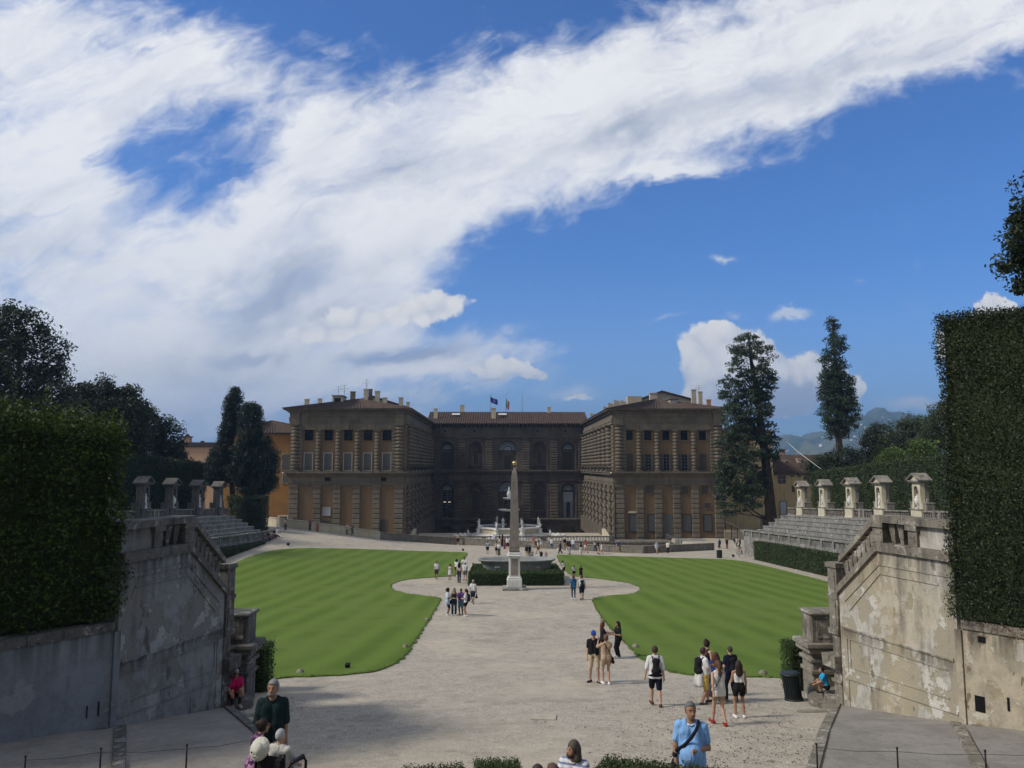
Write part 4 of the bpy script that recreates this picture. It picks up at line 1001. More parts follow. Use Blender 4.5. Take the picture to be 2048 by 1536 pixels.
def capital(mb, w, z, d=.35):
    mb.box(-w, w, -d, .1, z, z + .14); mb.box(-w * 1.12, w * 1.12, -d * 1.1, .1, z + .14, z + .34)
def column_parts(T, x, z0, z1, r_, n=11, seg=12, m='pietra'):
    def fn():
        mb = rust_col_mesh(z1 - z0 - .95, r_, n, seg)
        mb.v = [(a, b, c + .45) for a, b, c in mb.v]
        mb.box(-r_ * 1.08, r_ * 1.08, -r_ * 1.08, r_ * .6, 0, .26); mb.lathe([(r_ * 1.05, .26), (r_ * 1.08, .36), (r_ * .85, .45)], seg)
        h = z1 - z0
        mb.lathe([(r_ * .8, h - .5), (r_ * .95, h - .3), (r_ * 1.05, h - .16)], seg); mb.box(-r_ * 1.12, r_ * 1.12, -r_ * 1.12, r_ * .6, h - .16, h - .01)
        return mb
    return PR.put(('col', z1 - z0, r_, n, m), fn, 'column', MT[m], PAL, T @ Matrix.Translation((x, -.12, z0)))
def pilaster_parts(T, x, z0, z1, w, n=10, proud=.42, m='pietra', alt=0.0, extra=.22, deep=False):
    def fn():
        mb = MB(); h = z1 - z0 - .75; dh = h / n
        mb.box(-w * .42, w * .42, -proud * .5, .05, 0, z1 - z0 - .02)
        for i in range(n):
            ww = w * .5 * (1 + (alt if i % 2 == 0 else 0)); pp = proud + (extra if (deep and i % 2 == 0) else 0)
            mb.box(-ww, ww, -pp, .04, i * dh + .08, (i + 1) * dh - .08, bev=.06)
        z = z1 - z0 - .75
        mb.box(-w * .44, w * .44, -proud * .8, .03, z + .03, z + .3); mb.box(-w * .52, w * .52, -proud, .03, z + .3, z + .5, bev=.04); mb.box(-w * .58, w * .58, -proud * 1.15, .03, z + .5, z + .735, bev=.04)
        return mb
    return PR.put(('pil', round(z1 - z0, 3), w, n, proud, m, alt, deep), fn, 'pilaster', MT[m], PAL, T @ Matrix.Translation((x, 0, z0)))
def window(T, x, z0, z1, w, kind, frame=.14, mframe='frame'):
    # a recessed opening is stood against the wall: frame, then shutters or panes set inside it
    h = z1 - z0
    def ffn():
        mb = MB()
        for s in (-1, 1): mb.box(s * (w / 2), s * (w / 2 + frame), -.10, .02, -.0, h)
        mb.box(-w / 2 - frame, w / 2 + frame, -.10, .02, h, h + frame); mb.box(-w / 2 - frame * 1.4, w / 2 + frame * 1.4, -.16, .02, -frame, 0)
        return mb
    o = PR.put(('wf', w, h, frame, mframe), ffn, 'window', MT[mframe], PAL, T @ Matrix.Translation((x, 0, z0)))
    def sfn():
        mb = MB()
        if kind in ('shut', 'shutD', 'shutG'):
            for s in (-1, 1):
                a, b = sorted((s * .02, s * (w / 2 - .005))); mb.box(a, b, -.05, -.025, .0, h)
                for (za, zb) in ((.0, .1), (h * .48, h * .52 + .05), (h - .1, h)): mb.box(a, b, -.075, -.0501, za, zb)
                mb.box(a, a + .08, -.075, -.0501, .101, h * .479); mb.box(b - .08, b, -.075, -.0501, .101, h * .479); mb.box(a, a + .08, -.075, -.0501, h * .52 + .051, h - .101); mb.box(b - .08, b, -.075, -.0501, h * .52 + .051, h - .101)
                for k in range(int(h / .12)):
                    z = .14 + k * .12
                    if z < h - .15 and not (h * .46 < z < h * .55): mb.box(a + .085, b - .085, -.062, -.0502, z, z + .07)
        else:
            mb.box(-w / 2 + .005, w / 2 - .005, -.035, -.02, 0, h, 1)
            for i in range(3): xx = -w / 2 + w * i / 2; mb.box(max(-w / 2, xx - .022), min(w / 2, xx + .022), -.06, -.0351, 0, h, 0)
            k = max(2, int(h / .55))
            for i in range(k + 1): zz = h * i / k; mb.box(-w / 2 + .04, w / 2 - .04, -.055, -.0351, max(0, zz - .025), min(h, zz + .025), 0)
        return mb
    if kind in ('shut', 'shutD', 'shutG'): c = PR.put(('ws', w, h, kind), sfn, 'shutter', MT[kind], o, Matrix.Identity(4))
    else: c = PR.put(('ws', w, h, kind), sfn, 'pane', [MT['iron' if kind == 'bars' else 'lead' if kind == 'pane' else 'frame'], MT['glassL' if kind == 'sky' else 'glass']], o, Matrix.Identity(4))
    c.matrix_local = Matrix.Identity(4)
    return o
def fan(T, cx, zs, r_, nspoke=9, mglass='glassL', parent=None):
    mb = MB(); n = 18
    vs = [(cx, -.03, zs)] + [(cx - r_ * math.cos(math.pi * i / n), -.03, zs + r_ * math.sin(math.pi * i / n)) for i in range(n + 1)]
    mb.add([T @ Vector(v) for v in vs], [(0, i + 2, i + 1) for i in range(n)], 1)
    mb.ring(cx, zs, r_ * .94, r_ * 1.05, -.09, .0, 0, T); mb.ring(cx, zs, r_ * .42, r_ * .48, -.07, -.031, 0, T); mb.ring(cx, zs, r_ * .71, r_ * .75, -.07, -.031, 0, T)
    for i in range(1, nspoke):
        a = math.pi * i / nspoke; p0 = (cx - r_ * .44 * math.cos(a), -.05, zs + r_ * .44 * math.sin(a)); p1 = (cx - r_ * .98 * math.cos(a), -.05, zs + r_ * .98 * math.sin(a)); mb.tube([T @ Vector(p0), T @ Vector(p1)], .035, 4)
    mb.box(cx - r_ * 1.05, cx + r_ * 1.05, -.1, .0, zs - .1, zs, 0, T)
    return PB('fanlight', mb, [MT['iron'], MT[mglass]], parent)
def voussoirs(T, x0, x1, z0, z1, n, m='pietra', lean=.35, proud=.28):
    mb = MB(); w = (x1 - x0) / n; cx = (x0 + x1) / 2
    for i in range(n):
        a, b = x0 + i * w, x0 + (i + 1) * w; k = ((a + b) / 2 - cx) / (x1 - x0) * 2; sh = k * lean
        d = proud + (.1 if i == n // 2 else 0.0)
        pr = [(a + .03, z0), (b - .03, z0), (b - .03 + sh + .03, z1), (a + .03 + sh - .03, z1)]
        mb.prism([(min(max(p, x0), x1), z) for p, z in pr], -d, .03, 0, T)
    return PB('voussoirs', mb, MT[m])
def courses(T, x0, x1, z0, z1, n, proud, m, gap=.14, cut=None, name='stone_courses'):
    mb = MB(); dh = (z1 - z0) / n
    for i in range(n): mb.box(x0, x1, -proud, .02, z0 + i * dh + gap / 2, z0 + (i + 1) * dh - gap / 2, 0, T, bev=proud * .35)
    return PB(name, mb, MT[m])
def cornice(T, x0, x1, steps, m, name='cornice'):
    mb = MB()
    for (p, za, zb) in steps: mb.box(x0 - p, x1 + p, -p, .3, za, zb, 0, T)
    return PB(name, mb, MT[m])

# --- bodies of the two wings and of the middle block (plain walls the orders stand against)
for (x0, x1, nm) in ((XL0, XL1, 'l'), (XR0, XR1, 'r')):
    mb = MB(); mb.box(x0, x1, YW, 230, ZG - 4, -3.62); PB('lower_wall', mb, MT['tanpl'])
    mb = MB(); mb.box(x0, x1, YW, 230, -3.6, -1.02); PB('frieze', mb, MT['pietra'])
    mb = MB(); mb.box(x0, x1, YW, 230, -1.0, 8.25); PB('upper_wall', mb, MT['tanpl'])
    mb = MB(); mb.box(x0, x1, YW, 230, 8.27, 10.6); PB('attic', mb, MT['pietra'])
def wing_front(x0, x1, wins, cols, c0, c1, right):
    T = fr(0, YW, 'f')
    # ground storey: square pilasters in courses over plaster panels
    for c in cols: pilaster_parts(T, c, ZG, -3.62, 1.42, 11, .36)
    pilaster_parts(T, c0, ZG, -3.62, 1.75, 11, .38); pilaster_parts(T, c1, ZG, -3.62, 1.75, 11, .38)
    cornice(T, x0, x1, [(.14, -3.58, -3.15), (.22, -3.15, -3.0), (.10, -2.99, -1.95), (.28, -1.94, -1.7), (.5, -1.7, -1.45), (.95, -1.45, -1.2), (1.15, -1.2, -.98)], 'pietra', 'string_cornice')
    # upper storey
    for c in cols: column_parts(T, c, -.98, 7.1, .54, 11)
    for c, s in ((c0, 1), (c1, -1)):
        column_parts(T, c, -.98, 8.2, .78, 12); pilaster_parts(T, c + s * .95 * 1.1, -.98, 7.6, .8, 12, .30)
    voussoirs(T, x0 + 1.6, x1 - 1.6, 7.12, 8.24, 31)
    cornice(T, x0, x1, [(.22, 8.26, 8.8), (.30, 8.81, 9.3), (.36, 9.3, 9.45), (.18, 9.46, 10.35), (.45, 10.36, 10.62)], 'pietra', 'entablature')
    for c in (c0, c1): mb = MB(); mb.box(c - .85, c + .85, -.55, .1, 8.25, 9.44, 0, T); mb.box(c - .8, c + .8, -.5, .1, 9.46, 10.34, 0, T); mb.box(c - 1., c + 1., -.8, .1, 10.36, 10.75, 0, T); PB('entablature_break', mb, MT['pietra'])
    for i, w in enumerate(wins):
        if right:
            window(T, w, 5.1, 6.95, 1.4, 'bars', .12, 'pietra')
            if i in (0, 4): window(T, w, -.75, 2.5, 1.45, 'shutD', .12, 'pietra')
            else:
                window(T, w, -.75, 2.35, 1.15, 'pane', .1, 'pietra')
                mb = MB()
                for s in (-1, 1): mb.box(w + s * .72, w + s * 1.22, -.14, -.02, -.7, 2.3, 0, T)
                PB('shutter', mb, MT['shutD'])
        else:
            window(T, w, 5.1, 6.95, 1.5, 'bars', .05, 'iron'); window(T, w, -.75, 2.55, 1.5, 'shut', .14)
    # little vents in the frieze
    for xx in ((-33.8, -23.0) if not right else ()):
        mb = MB(); mb.box(xx - .5, xx + .5, -.30, -.05, -2.75, -2.1, 0, T); PB('vent', mb, MT['iron'])
    # thin railing on the ledge
    mb = MB(); mb.box(x0 - .9, x1 + .9, -1.06, -1.03, -.12, -.09, 0, T)
    for k in range(56): xx = x0 - .9 + (x1 - x0 + 1.8) * k / 55; mb.box(xx - .012, xx + .012, -1.055, -1.035, -.97, -.12, 0, T)
    PB('railing', mb, MT['iron'])
wl = [-37.6, -33.8, -30.0, -26.2, -22.5]; cl = [-35.7, -31.9, -28.15, -24.35]
wr = [24.6, 28.2, 31.75, 35.3, 38.9]; crr = [26.45, 30.0, 33.55, 37.15]
wing_front(XL0, XL1, wl, cl, -40.2, -20.05, False); wing_front(XR0, XR1, wr, crr, 22.55, 41.8, True)
TF = fr(0, YW, 'f')
window(TF, -33.85, -9.2, -7.9, 1.25, 'sky', .16); window(TF, -33.85, -12.6, -10.3, 1.4, 'shutD', .08, 'pietra'); window(TF, -23.1, -12.9, -10.1, 1.45, 'shutD', .10, 'pietra')
for w, a, b in ((25.15, -12.4, -9.15), (28.75, -12.4, -9.25), (35.45, -12.4, -9.25), (39.5, -12.4, -9.25)): window(TF, w, a, b, 1.5, 'shut', .08, 'iron')
window(TF, 31.85, -13.6, -9.2, 1.5, 'shut', .1, 'pietra'); window(TF, 28.3, -5.2, -3.75, 1.3, 'shutD', .08, 'pietra'); window(TF, 35.2, -5.3, -3.85, 1.3, 'shutD', .08, 'tanpl'); window(TF, 39.1, -5.3, -3.75, 1.2, 'shutD', .08, 'pietra'); window(TF, 39.55, -8.0, -7.0, 1.2, 'shutD', .06, 'pietra')
mb = MB(); mb.prism([(24.1, -8.95), (26.2, -8.95), (26.2, -8.75), (25.9, -8.55), (24.4, -8.55), (24.1, -8.75)], -.2, .02, 0, TF); PB('window_hood', mb, MT['cream'])
# --- inner sides of the wings: giant rusticated columns below and above
for (T, nm) in ((fr(XL1, YW, 'r'), 0), (fr(XR0, YC, 'l'), 1)):
    Ls = YC - YW
    xsn = [(i + .5) * Ls / 8 for i in range(8)]
    courses(T, 0, Ls, ZG, -3.62, 13, .16, 'pietra'); courses(T, 0, Ls, -.98, 8.2, 12, .14, 'pietra')
    for x in xsn:
        pilaster_parts(T, x, ZG, -3.62, 2.3, 13, .55, 'pietra', .22, .28, True); column_parts(T, x, -.98, 8.2, 1.05, 11)
        pilaster_parts(T, x + Ls / 16, ZG, -3.62, 1.0, 13, .30, 'pietra', -.2, .22, True)
    cornice(T, .3, Ls - .3, [(.20, -3.58, -3.1), (.34, -3.1, -2.9), (.2, -2.89, -1.95), (.45, -1.94, -1.6), (.95, -1.6, -1.2), (1.15, -1.2, -.985)], 'pietra', 'string_cornice')
    cornice(T, .3, Ls - .3, [(.35, 8.26, 8.8), (.45, 8.81, 9.42), (.25, 9.43, 10.35), (.6, 10.36, 10.62)], 'pietra', 'entablature')
    mb = MB(); mb.box(0, Ls, -1.1, -1.06, .0, .06, 0, T)
    for k in range(90): x = Ls * k / 89; mb.box(x - .02, x + .02, -1.1, -1.06, -.98, 0, 0, T)
    PB('railing', mb, MT['iron'])
    for k in range(8):                                # shadowed window bays between the columns
        x = k * Ls / 8 + .02
        if 0 < k: window(T, x, -.9, 3.2, 1.3, 'shutD', .15, 'pietraD')
# --- middle block
X0, X1 = XL1, XR0; TC = fr(0, YC, 'f'); bays = [-14.7, -7.2, 1.25, 9.7, 17.2]; pil = [-18.2, -10.95, -3.7, 6.1, 13.4, 20.7]
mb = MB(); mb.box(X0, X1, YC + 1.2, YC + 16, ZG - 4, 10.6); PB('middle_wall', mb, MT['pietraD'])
for (z0, z1, zs) in ((-13.4, -3.75, -6.2), (-.85, 7.6, 4.6)):
    lowr = z0 < -5
    for i, b in enumerate(bays):
        a, c = pil[i], pil[i + 1]; r_ = (1.85 if i != 2 else 2.5)
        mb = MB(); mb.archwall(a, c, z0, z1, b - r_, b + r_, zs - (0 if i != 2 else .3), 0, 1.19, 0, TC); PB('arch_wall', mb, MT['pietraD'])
        Tn = fr(0, YC + 1.19, 'f')
        mb = MB(); mb.ring(b, zs - (0 if i != 2 else .3), r_, r_ + .35, -.14, .02, 0, TC)
        if i != 2:
            for s in (-1, 1): mb.box(b + s * r_, b + s * (r_ + .35), -.14, .02, z0, zs, 0, TC); mb.box(b + s * (r_ - .05), b + s * (r_ + .45), -.2, .02, zs - .3, zs - .001, 0, TC)
        PB('arch_moulding', mb, MT['pietraD'])
        if lowr and i != 2:                            # radiating blocks round the lower arches
            mb = MB(); n = 9
            for k in range(n):
                ang = math.pi * (k + .5) / n; R0, R1 = r_ + .36, r_ + (1.5 if k not in (0, 8) else 1.2); da = math.pi / n * .44
                pr = [(b - R0 * math.cos(ang - da), zs + R0 * math.sin(ang - da)), (b - R1 * math.cos(ang - da), zs + R1 * math.sin(ang - da)), (b - R1 * math.cos(ang + da), zs + R1 * math.sin(ang + da)), (b - R0 * math.cos(ang + da), zs + R0 * math.sin(ang + da))]
                pr = [(x, min(z, z1 - .1)) for x, z in pr]; mb.prism(pr, -.24 - .06 * (k % 2), .02, 0, TC)
            PB('voussoirs', mb, MT['pietraD'])
        if i in (0, 4):
            fan(Tn, b, zs, r_ * .72)
            if lowr:
                o = window(Tn, b, z0 + .1, zs - .5, 2.5, 'sky' if i == 4 else 'glass', .3, 'pietraD')
                if i == 4:
                    for s in (-1, 1): mb = MB(); mb.box(b + s * .5, b + s * 1.2, -.1, -.07, z0 + .2, z0 + 4.2, 0, Tn); PB('curtain', mb, MT['curt'])
                    mb = MB(); mb.box(b - .48, b + .48, -.1, -.07, z0 + .2, z0 + 4.1, 0, Tn); PB('open_door', mb, MT['glass'])
                else:
                    for s in (-1, 1): mb = MB(); mb.box(b + s * .6 - .3, b + s * .6 + .3, -.14, -.1, z0 + 4.05, z0 + 4.16, 0, Tn); PB('lamp', mb, MT['lamp'])
            else: window(Tn, b, z0 + .1, zs - .9, 2.3, 'shutD', .3, 'pietraD')
        elif i in (1, 3):
            mb = MB()
            if lowr: mb.prism([(b - 1.75, zs - .45), (b + 1.75, zs - .45), (b, zs + .75)], -.5, .0, 0, Tn); mb.prism([(b - 1.45, zs - .3), (b + 1.45, zs - .3), (b, zs + .5)], -.58, -.501, 0, Tn); mb.box(b - .3, b + .3, -.65, -.581, zs - .3, zs + .7, 0, Tn)
            else: mb.ring(b, zs - .2, 1.25, 1.75, -.5, 0, 0, Tn); mb.box(b - 1.85, b + 1.85, -.55, 0, zs - .45, zs - .2, 0, Tn)
            for s in (-1, 1): mb.box(b + s * 1.3, b + s * 1.7, -.4, 0, z0 + (1.9 if lowr else 1.2), zs - .45, 0, Tn)
            mb.box(b - 1.8, b + 1.8, -.5, 0, z0 + (1.6 if lowr else 1.0), z0 + (1.9 if lowr else 1.2), 0, Tn)
            PB('pediment', mb, MT['pietraD'])
            if lowr: window(Tn, b, z0 + 2.0, zs - 1.1, 1.9, 'shutD', .2, 'pietraD')
            else: window(Tn, b, z0 + 1.35, zs - .75, 1.15, 'shutD', .28, 'pietra')
        else:
            fan(Tn, b, zs - .3, r_ * .98, 9)
            mb = MB()
            for s in (-1, 1): mb.lathe([(.36, 0), (.36, .2), (.28, .25), (.25, zs - .3 - z0 - .5), (.34, zs - .3 - z0 - .3), (.34, zs - .3 - z0 - .1)], 10, (b + s * 2.45, YC + .5, z0)); 
            PB('column', mb, MT['pietraD'])
            window(Tn, b, z0 + .1, zs - 1.6, 1.9, 'glass' if lowr else 'shutD', .25, 'pietra')
    for i, p in enumerate(pil):
        w = 2.0 if i not in (0, 5) else 1.6
        pilaster_parts(TC, p, z0, z1 - .02, w, 11 if lowr else 12, .55, 'pietraD', .12 if lowr else 0.)
        if not lowr: voussoirs(TC, p + 1.1, (pil[i + 1] if i < 5 else p + 1.2) - 1.1, 6.75, 7.58, 9, 'pietraD', .3, .3) if i < 5 and i != 2 else None
cornice(TC, X0 + 1.2, X1 - 1.2, [(.6, -3.72, -3.2), (.7, -3.2, -2.95), (.5, -2.94, -1.95), (.75, -1.94, -1.6), (1.2, -1.6, -1.25), (1.4, -1.25, -.87)], 'pietraD', 'string_cornice')
cornice(TC, X0 + 1.0, X1 - 1.0, [(.6, 7.62, 8.2), (.7, 8.2, 8.45), (.5, 8.46, 10.1), (.7, 10.1, 10.35), (1.0, 10.75, 11.05)], 'pietraD', 'entablature')
for k in range(34): mb = MB(); x = X0 + 1.4 + (X1 - X0 - 2.8) * k / 33; mb.box(x - .22, x + .22, -.98, .0, 10.36, 10.74, 0, TC); PB('bracket', mb, MT['pietraD'])
for x in (-15.3, -7.5, 9.2, 16.5): mb = MB(); mb.box(x - .25, x + .25, -.56, -.4, 9.0, 9.55, 0, TC); PB('vent', mb, MT['iron'])
# basement below the first floor terrace
mb = MB(); mb.box(X0, X1, YC - 1.5, YC + 1, -14.2, -13.42); mb.box(X0, X1, YC - 1.9, YC + .8, -13.75, -13.43); PB('terrace_ledge', mb, MT['pietraD'])
for i in range(5):
    a, c = pil[i], pil[i + 1]; b = bays[i]; mb = MB(); mb.archwall(a, c, -19, -14.21, b - 1.9, b + 1.9, -17.2, -.6, .8, 0, TC); n = 9
    for k in range(n):
        ang = math.pi * (k + .5) / n; da = math.pi / n * .42; pr = [(b - q * math.cos(ang + e), -17.2 + q * math.sin(ang + e)) for q, e in ((2.0, -da), (3.0, -da), (3.0, da), (2.0, da))]; mb.prism([(x, min(z, -14.3)) for x, z in pr], -.85, -.58, 0, TC)
    PB('basement_arch', mb, MT['pietraD'])
# --- roofs
def roof_poly(name, mb): return PB(name, mb, MT['tile'])
def tile_slope(mb, a, b, c, d, rows=.62):
    # a,b eaves; d,c ridge: raised tile ribs running up the slope (a->d)
    a, b, c, d = map(Vector, (a, b, c, d)); n_ = max(2, int((b - a).length / rows)); nm = (b - a).cross(d - a).normalized()
    if nm.z < 0: nm = -nm
    for i in range(n_ + 1):
        t = i / n_; p = a.lerp(b, t); q = d.lerp(c, t)
        if (q - p).length < .5: continue
        w = (b - a).normalized() * .17; vs = [p - w, p + w, q + w, q - w]; mb.add([tuple(v + nm * (.02 if k in () else .17)) for k, v in enumerate([p, q])] + [tuple(v) for v in vs], [(2, 0, 1, 5), (0, 3, 4, 1), (2, 3, 0)])
def hip_wing(x0, x1, eo=1.35):
    ze = 11.15; zr = 14.0; e = [(x0 - eo, YW - eo, ze), (x1 + eo, YW - eo, ze), (x1 + eo, 232, ze), (x0 - eo, 232, ze)]
    cx = (x0 + x1) / 2; r0 = (cx, YW + 11, zr); r1 = (cx, 222, zr)
    mb = MB(); mb.add(e + [r0, r1], [(0, 1, 4), (1, 2, 5, 4), (2, 3, 5), (3, 0, 4, 5), (3, 2, 1, 0)])
    tile_slope(mb, e[0], e[1], r0, r0); tile_slope(mb, e[1], e[2], r1, r0); tile_slope(mb, e[3], e[0], r0, r1)
    rf = roof_poly('roof', mb)
    mb = MB(); mb.box(x0 - eo + .1, x1 + eo - .1, YW - eo + .1, 231, 10.9, 11.14); mb.box(x0 - .75, x1 + .75, YW - .75, 231, 10.63, 10.9); PB('eaves', mb, MT['pietraD'])
    return rf
rl = hip_wing(XL0, XL1); rr_ = hip_wing(XR0, XR1)
mb = MB(); e = [(X0 - 1, YC - 1.9, 11.25), (X1 + 1, YC - 1.9, 11.25), (X1 + 1, YC + 9, 15.0), (X0 - 1, YC + 9, 15.0), (X0 - 1, YC + 20, 11.2), (X1 + 1, YC + 20, 11.2)]
mb.add(e, [(0, 1, 2, 3), (3, 2, 5, 4), (0, 4, 5, 1)]); tile_slope(mb, e[0], e[1], e[2], e[3], .62); rm = roof_poly('roof', mb)
mb = MB(); mb.box(X0, X1, YC - 1.75, YC, 11.06, 11.23); PB('eaves', mb, MT['pietraD'])
def chimney(px, ptop, pbot, Y, wpx, m, par, cap=True, dpx=None):
    a = at(px, ptop, Y); b = at(px, pbot, Y); w = wpx * Y / F / 2; mb = MB(); d = w * .8
    mb.box(a.x - w, a.x + w, Y - d, Y + d, b.z - 1.5, a.z - (.22 if cap else 0)); 
    if cap: mb.box(a.x - w * 1.15, a.x + w * 1.15, Y - d * 1.15, Y + d * 1.15, a.z - .219, a.z)
    return PB('chimney', mb, MT[m], par)
for c in ((614, 798, 808, 160, 8, 'cream'), (706, 783, 800, 168, 9, 'pietra'), (732, 778, 797, 172, 8, 'cream'), (741, 778, 797, 173, 7, 'pietra'), (755, 782, 802, 170, 9, 'cream'), (770, 795, 806, 170, 8, 'cream'), (802, 795, 812, 170, 8, 'cream'), (640, 797, 806, 160, 7, 'cream'), (816, 804, 816, 178, 6, 'cream')): chimney(*c, rl)
for c in ((1306, 786, 802, 172, 14, 'cream'), (1387, 779, 800, 170, 9, 'cream'), (1400, 783, 803, 169, 8, 'cream'), (1417, 799, 812, 160, 8, 'pink')): chimney(*c, rr_)
for c in ((871.5, 817, 831, 207, 7, 'nicheF'), (924.5, 810, 824, 213.5, 8, 'nicheF'), (987, 816, 830, 207, 9, 'nicheF'), (1098, 814, 825, 212.5, 7, 'nicheF')): chimney(*c, rm)
# dormers, parapets and a small gabled attic on the right
def dormer(px, ptop, pbot, Y, wpx, mw, par):
    a = at(px, ptop, Y); b = at(px, pbot, Y); w = wpx * Y / F / 2; mb = MB(); mb.box(a.x - w, a.x + w, Y, Y + 4, b.z - .6, a.z, 0); mb.box(a.x - w - .15, a.x + w + .15, Y - .15, Y + 4.1, a.z, a.z + .16, 1)
    dm = PB('dormer', mb, [MT['cream'], MT['tile']], par); mb = MB(); mb.box(a.x - w * .65, a.x + w * .65, Y - .03, Y - .005, b.z + .25, a.z - .4); PB('pane', mb, MT[mw], dm)
dormer(675, 792, 809, 156.5, 20, 'glass', rl); dormer(1347.5, 799, 814, 155.5, 16, 'glassL', rr_)
mb = MB(); a = at(1404, 800, 190)
mb.prism([(30, 11.5), (43.5, 11.5), (43.5, 15.2), (36.5, 17.0), (30, 14.6)], 176, 182); PB('attic_gable', mb, MT['cream'], rr_)
mb = MB(); mb.prism([(29.5, 14.5), (36.5, 17.05), (44.2, 15.05), (44.2, 15.35), (36.5, 17.4), (29.5, 14.85)], 175.6, 182.4); PB('attic_roof', mb, MT['tile'], rr_)
mb = MB(); mb.prism([(-38, 11.5), (-22, 11.5), (-22, 13.4), (-30, 15.9), (-38, 14)], 178, 186); PB('attic_gable', mb, MT['cream'], rl)
mb = MB(); mb.prism([(-38.5, 13.9), (-30, 15.95), (-21.5, 13.3), (-21.5, 13.6), (-30, 16.3), (-38.5, 14.25)], 177.6, 186.4); PB('attic_roof', mb, MT['tile'], rl)
b2 = at(1268, 793, 176); mb = MB(); mb.box(b2.x - 1.6, b2.x + 1.6, 175, 178, 11.6, b2.z); PB('roof_block', mb, MT['cream'], rr_)
for i, (px, py) in enumerate(((1212, 812), (1222, 805), (1234, 799), (1247, 800), (1186, 826))):
    p = at(px, py, 186 - i * 3); mb = MB(); y0 = 186 - i * 3
    mb.add([(p.x - .7, y0, 11.4), (p.x + 2.2, y0, 11.4), (p.x + 2.2, y0, p.z - .9), (p.x - .7, y0, p.z), (p.x - .7, y0 + .5, 11.4), (p.x + 2.2, y0 + .5, 11.4), (p.x + 2.2, y0 + .5, p.z - .9), (p.x - .7, y0 + .5, p.z)], [(0, 1, 2, 3), (7, 6, 5, 4), (0, 3, 7, 4), (1, 5, 6, 2), (3, 2, 6, 7)]); PB('roof_parapet', mb, MT['cream'], rr_)
for px, py in ((912, 828), (1005, 828)):
    p = at(px, py, 209); mb = MB(); mb.add([(p.x - 1.1, 208, 12.95 + .58), (p.x + 1.1, 208, 13.53), (p.x + 1.1, 209.2, 13.94), (p.x - 1.1, 209.2, 13.94)], [(0, 1, 2, 3)]); mb.v = [(x, y, z + .42) for x, y, z in mb.v]; PB('skylight', mb, MT['white'], rm)
def antenna(px, ptop, pbot, Y, par):
    a = at(px, ptop, Y); b = at(px, pbot, Y); mb = MB(); mb.tube([(b.x, Y, b.z - 1.2), (a.x, Y, a.z)], .045, 5)
    for k, w in ((0.0, .55), (.35, 1.0), (.6, .4)): z = a.z - k * (a.z - b.z) - .1; mb.tube([(a.x - w, Y, z), (a.x + w, Y, z + .12)], .028, 4)
    PB('antenna', mb, MT['lead'], par)
antenna(733.5, 759, 778, 172, rl); antenna(677, 773, 790, 168, rl); antenna(689, 770, 790, 168, rl); antenna(1397, 771, 783, 170, rr_)
# floodlights on the ledge corners
for x in (XL0 - .9, XR0 - .7): mb = MB(); mb.lathe([(.02, 0), (.16, .05), (.16, .2), (.02, .25)], 8, (x, YW - 1.15, -1.35)); PB('floodlight', mb, MT['white'])

# --- flag poles on the roof (things of their own)
def flagpole(px, label, cols):
    a = at(px, 787, 212); r0 = empty('flag_pole', (a.x, 212, 14.4), label, 'flag pole')
    mb = MB(); mb.tube([(a.x, 212, 13.9), (a.x, 212, a.z)], [.07, .05], 6); mb.build('pole', MT['lead'], r0)
    if cols == 'eu':
        V_ = []; n, k = 10, 8
        for i in range(n):
            for j in range(k): u, v = i / (n - 1), j / (k - 1); V_.append((a.x + .1 + u * 1.95, 212 + .18 * math.sin(u * 6 + v), a.z - .75 - v * 1.5 - u * 1.15 - .15 * math.sin(u * 5)))
        i_ = np.arange(n * k).reshape(n, k); Q = np.stack([i_[:-1, :-1], i_[1:, :-1], i_[1:, 1:], i_[:-1, 1:]], -1).reshape(-1, 4)
        V_ = [(x - r0.location.x, y - r0.location.y, z - r0.location.z) for x, y, z in V_]
        f = mesh_np('flag', V_, Q, plain('blue_flag', (.02, .05, .30), .8, .1), r0, True)
        mb = MB()
        for q in range(12):
            an = q * math.pi / 6; u = .5 + .16 * math.cos(an); v = .5 + .22 * math.sin(an); c = (a.x + .1 + u * 1.95, 212 - .03 + .18 * math.sin(u * 6 + v) - .02, a.z - .75 - v * 1.5 - u * 1.15 - .15 * math.sin(u * 5))
            mb.add([(c[0] + .075 * math.cos(t * math.pi / 5 + .31) * (1 if t % 2 == 0 else .42), c[1], c[2] + .075 * math.sin(t * math.pi / 5 + .31) * (1 if t % 2 == 0 else .42)) for t in range(10)], [tuple(range(10))])
        mb.build('stars', plain('yellow_star', (.7, .55, .05), .8, .05), f)
    elif cols:
        for q, c in enumerate(cols):
            V_ = []
            for i in range(4):
                for j in range(10): u, v = (i / 3 + q) / 3, j / 9; V_.append((.06 + u * .85 + .05 * math.sin(v * 5), .10 * math.sin(u * 9 + v * 3), a.z - r0.location.z - 1.5 - v * 2.5 - u * .75))
            i_ = np.arange(40).reshape(4, 10); Q = np.stack([i_[:-1, :-1], i_[1:, :-1], i_[1:, 1:], i_[:-1, 1:]], -1).reshape(-1, 4)
            mesh_np('flag_stripe', V_, Q, plain('flag_colour', c, .8, .1), r0, True)
flagpole(980.5, 'flag pole with blue flag of twelve stars on the palace roof', 'eu'); flagpole(1012, 'flag pole with a limp green white red flag on the palace roof', [(.02, .22, .06), (.6, .6, .58), (.5, .03, .03)]); flagpole(1044.5, 'bare flag pole without a flag on the palace roof', None)

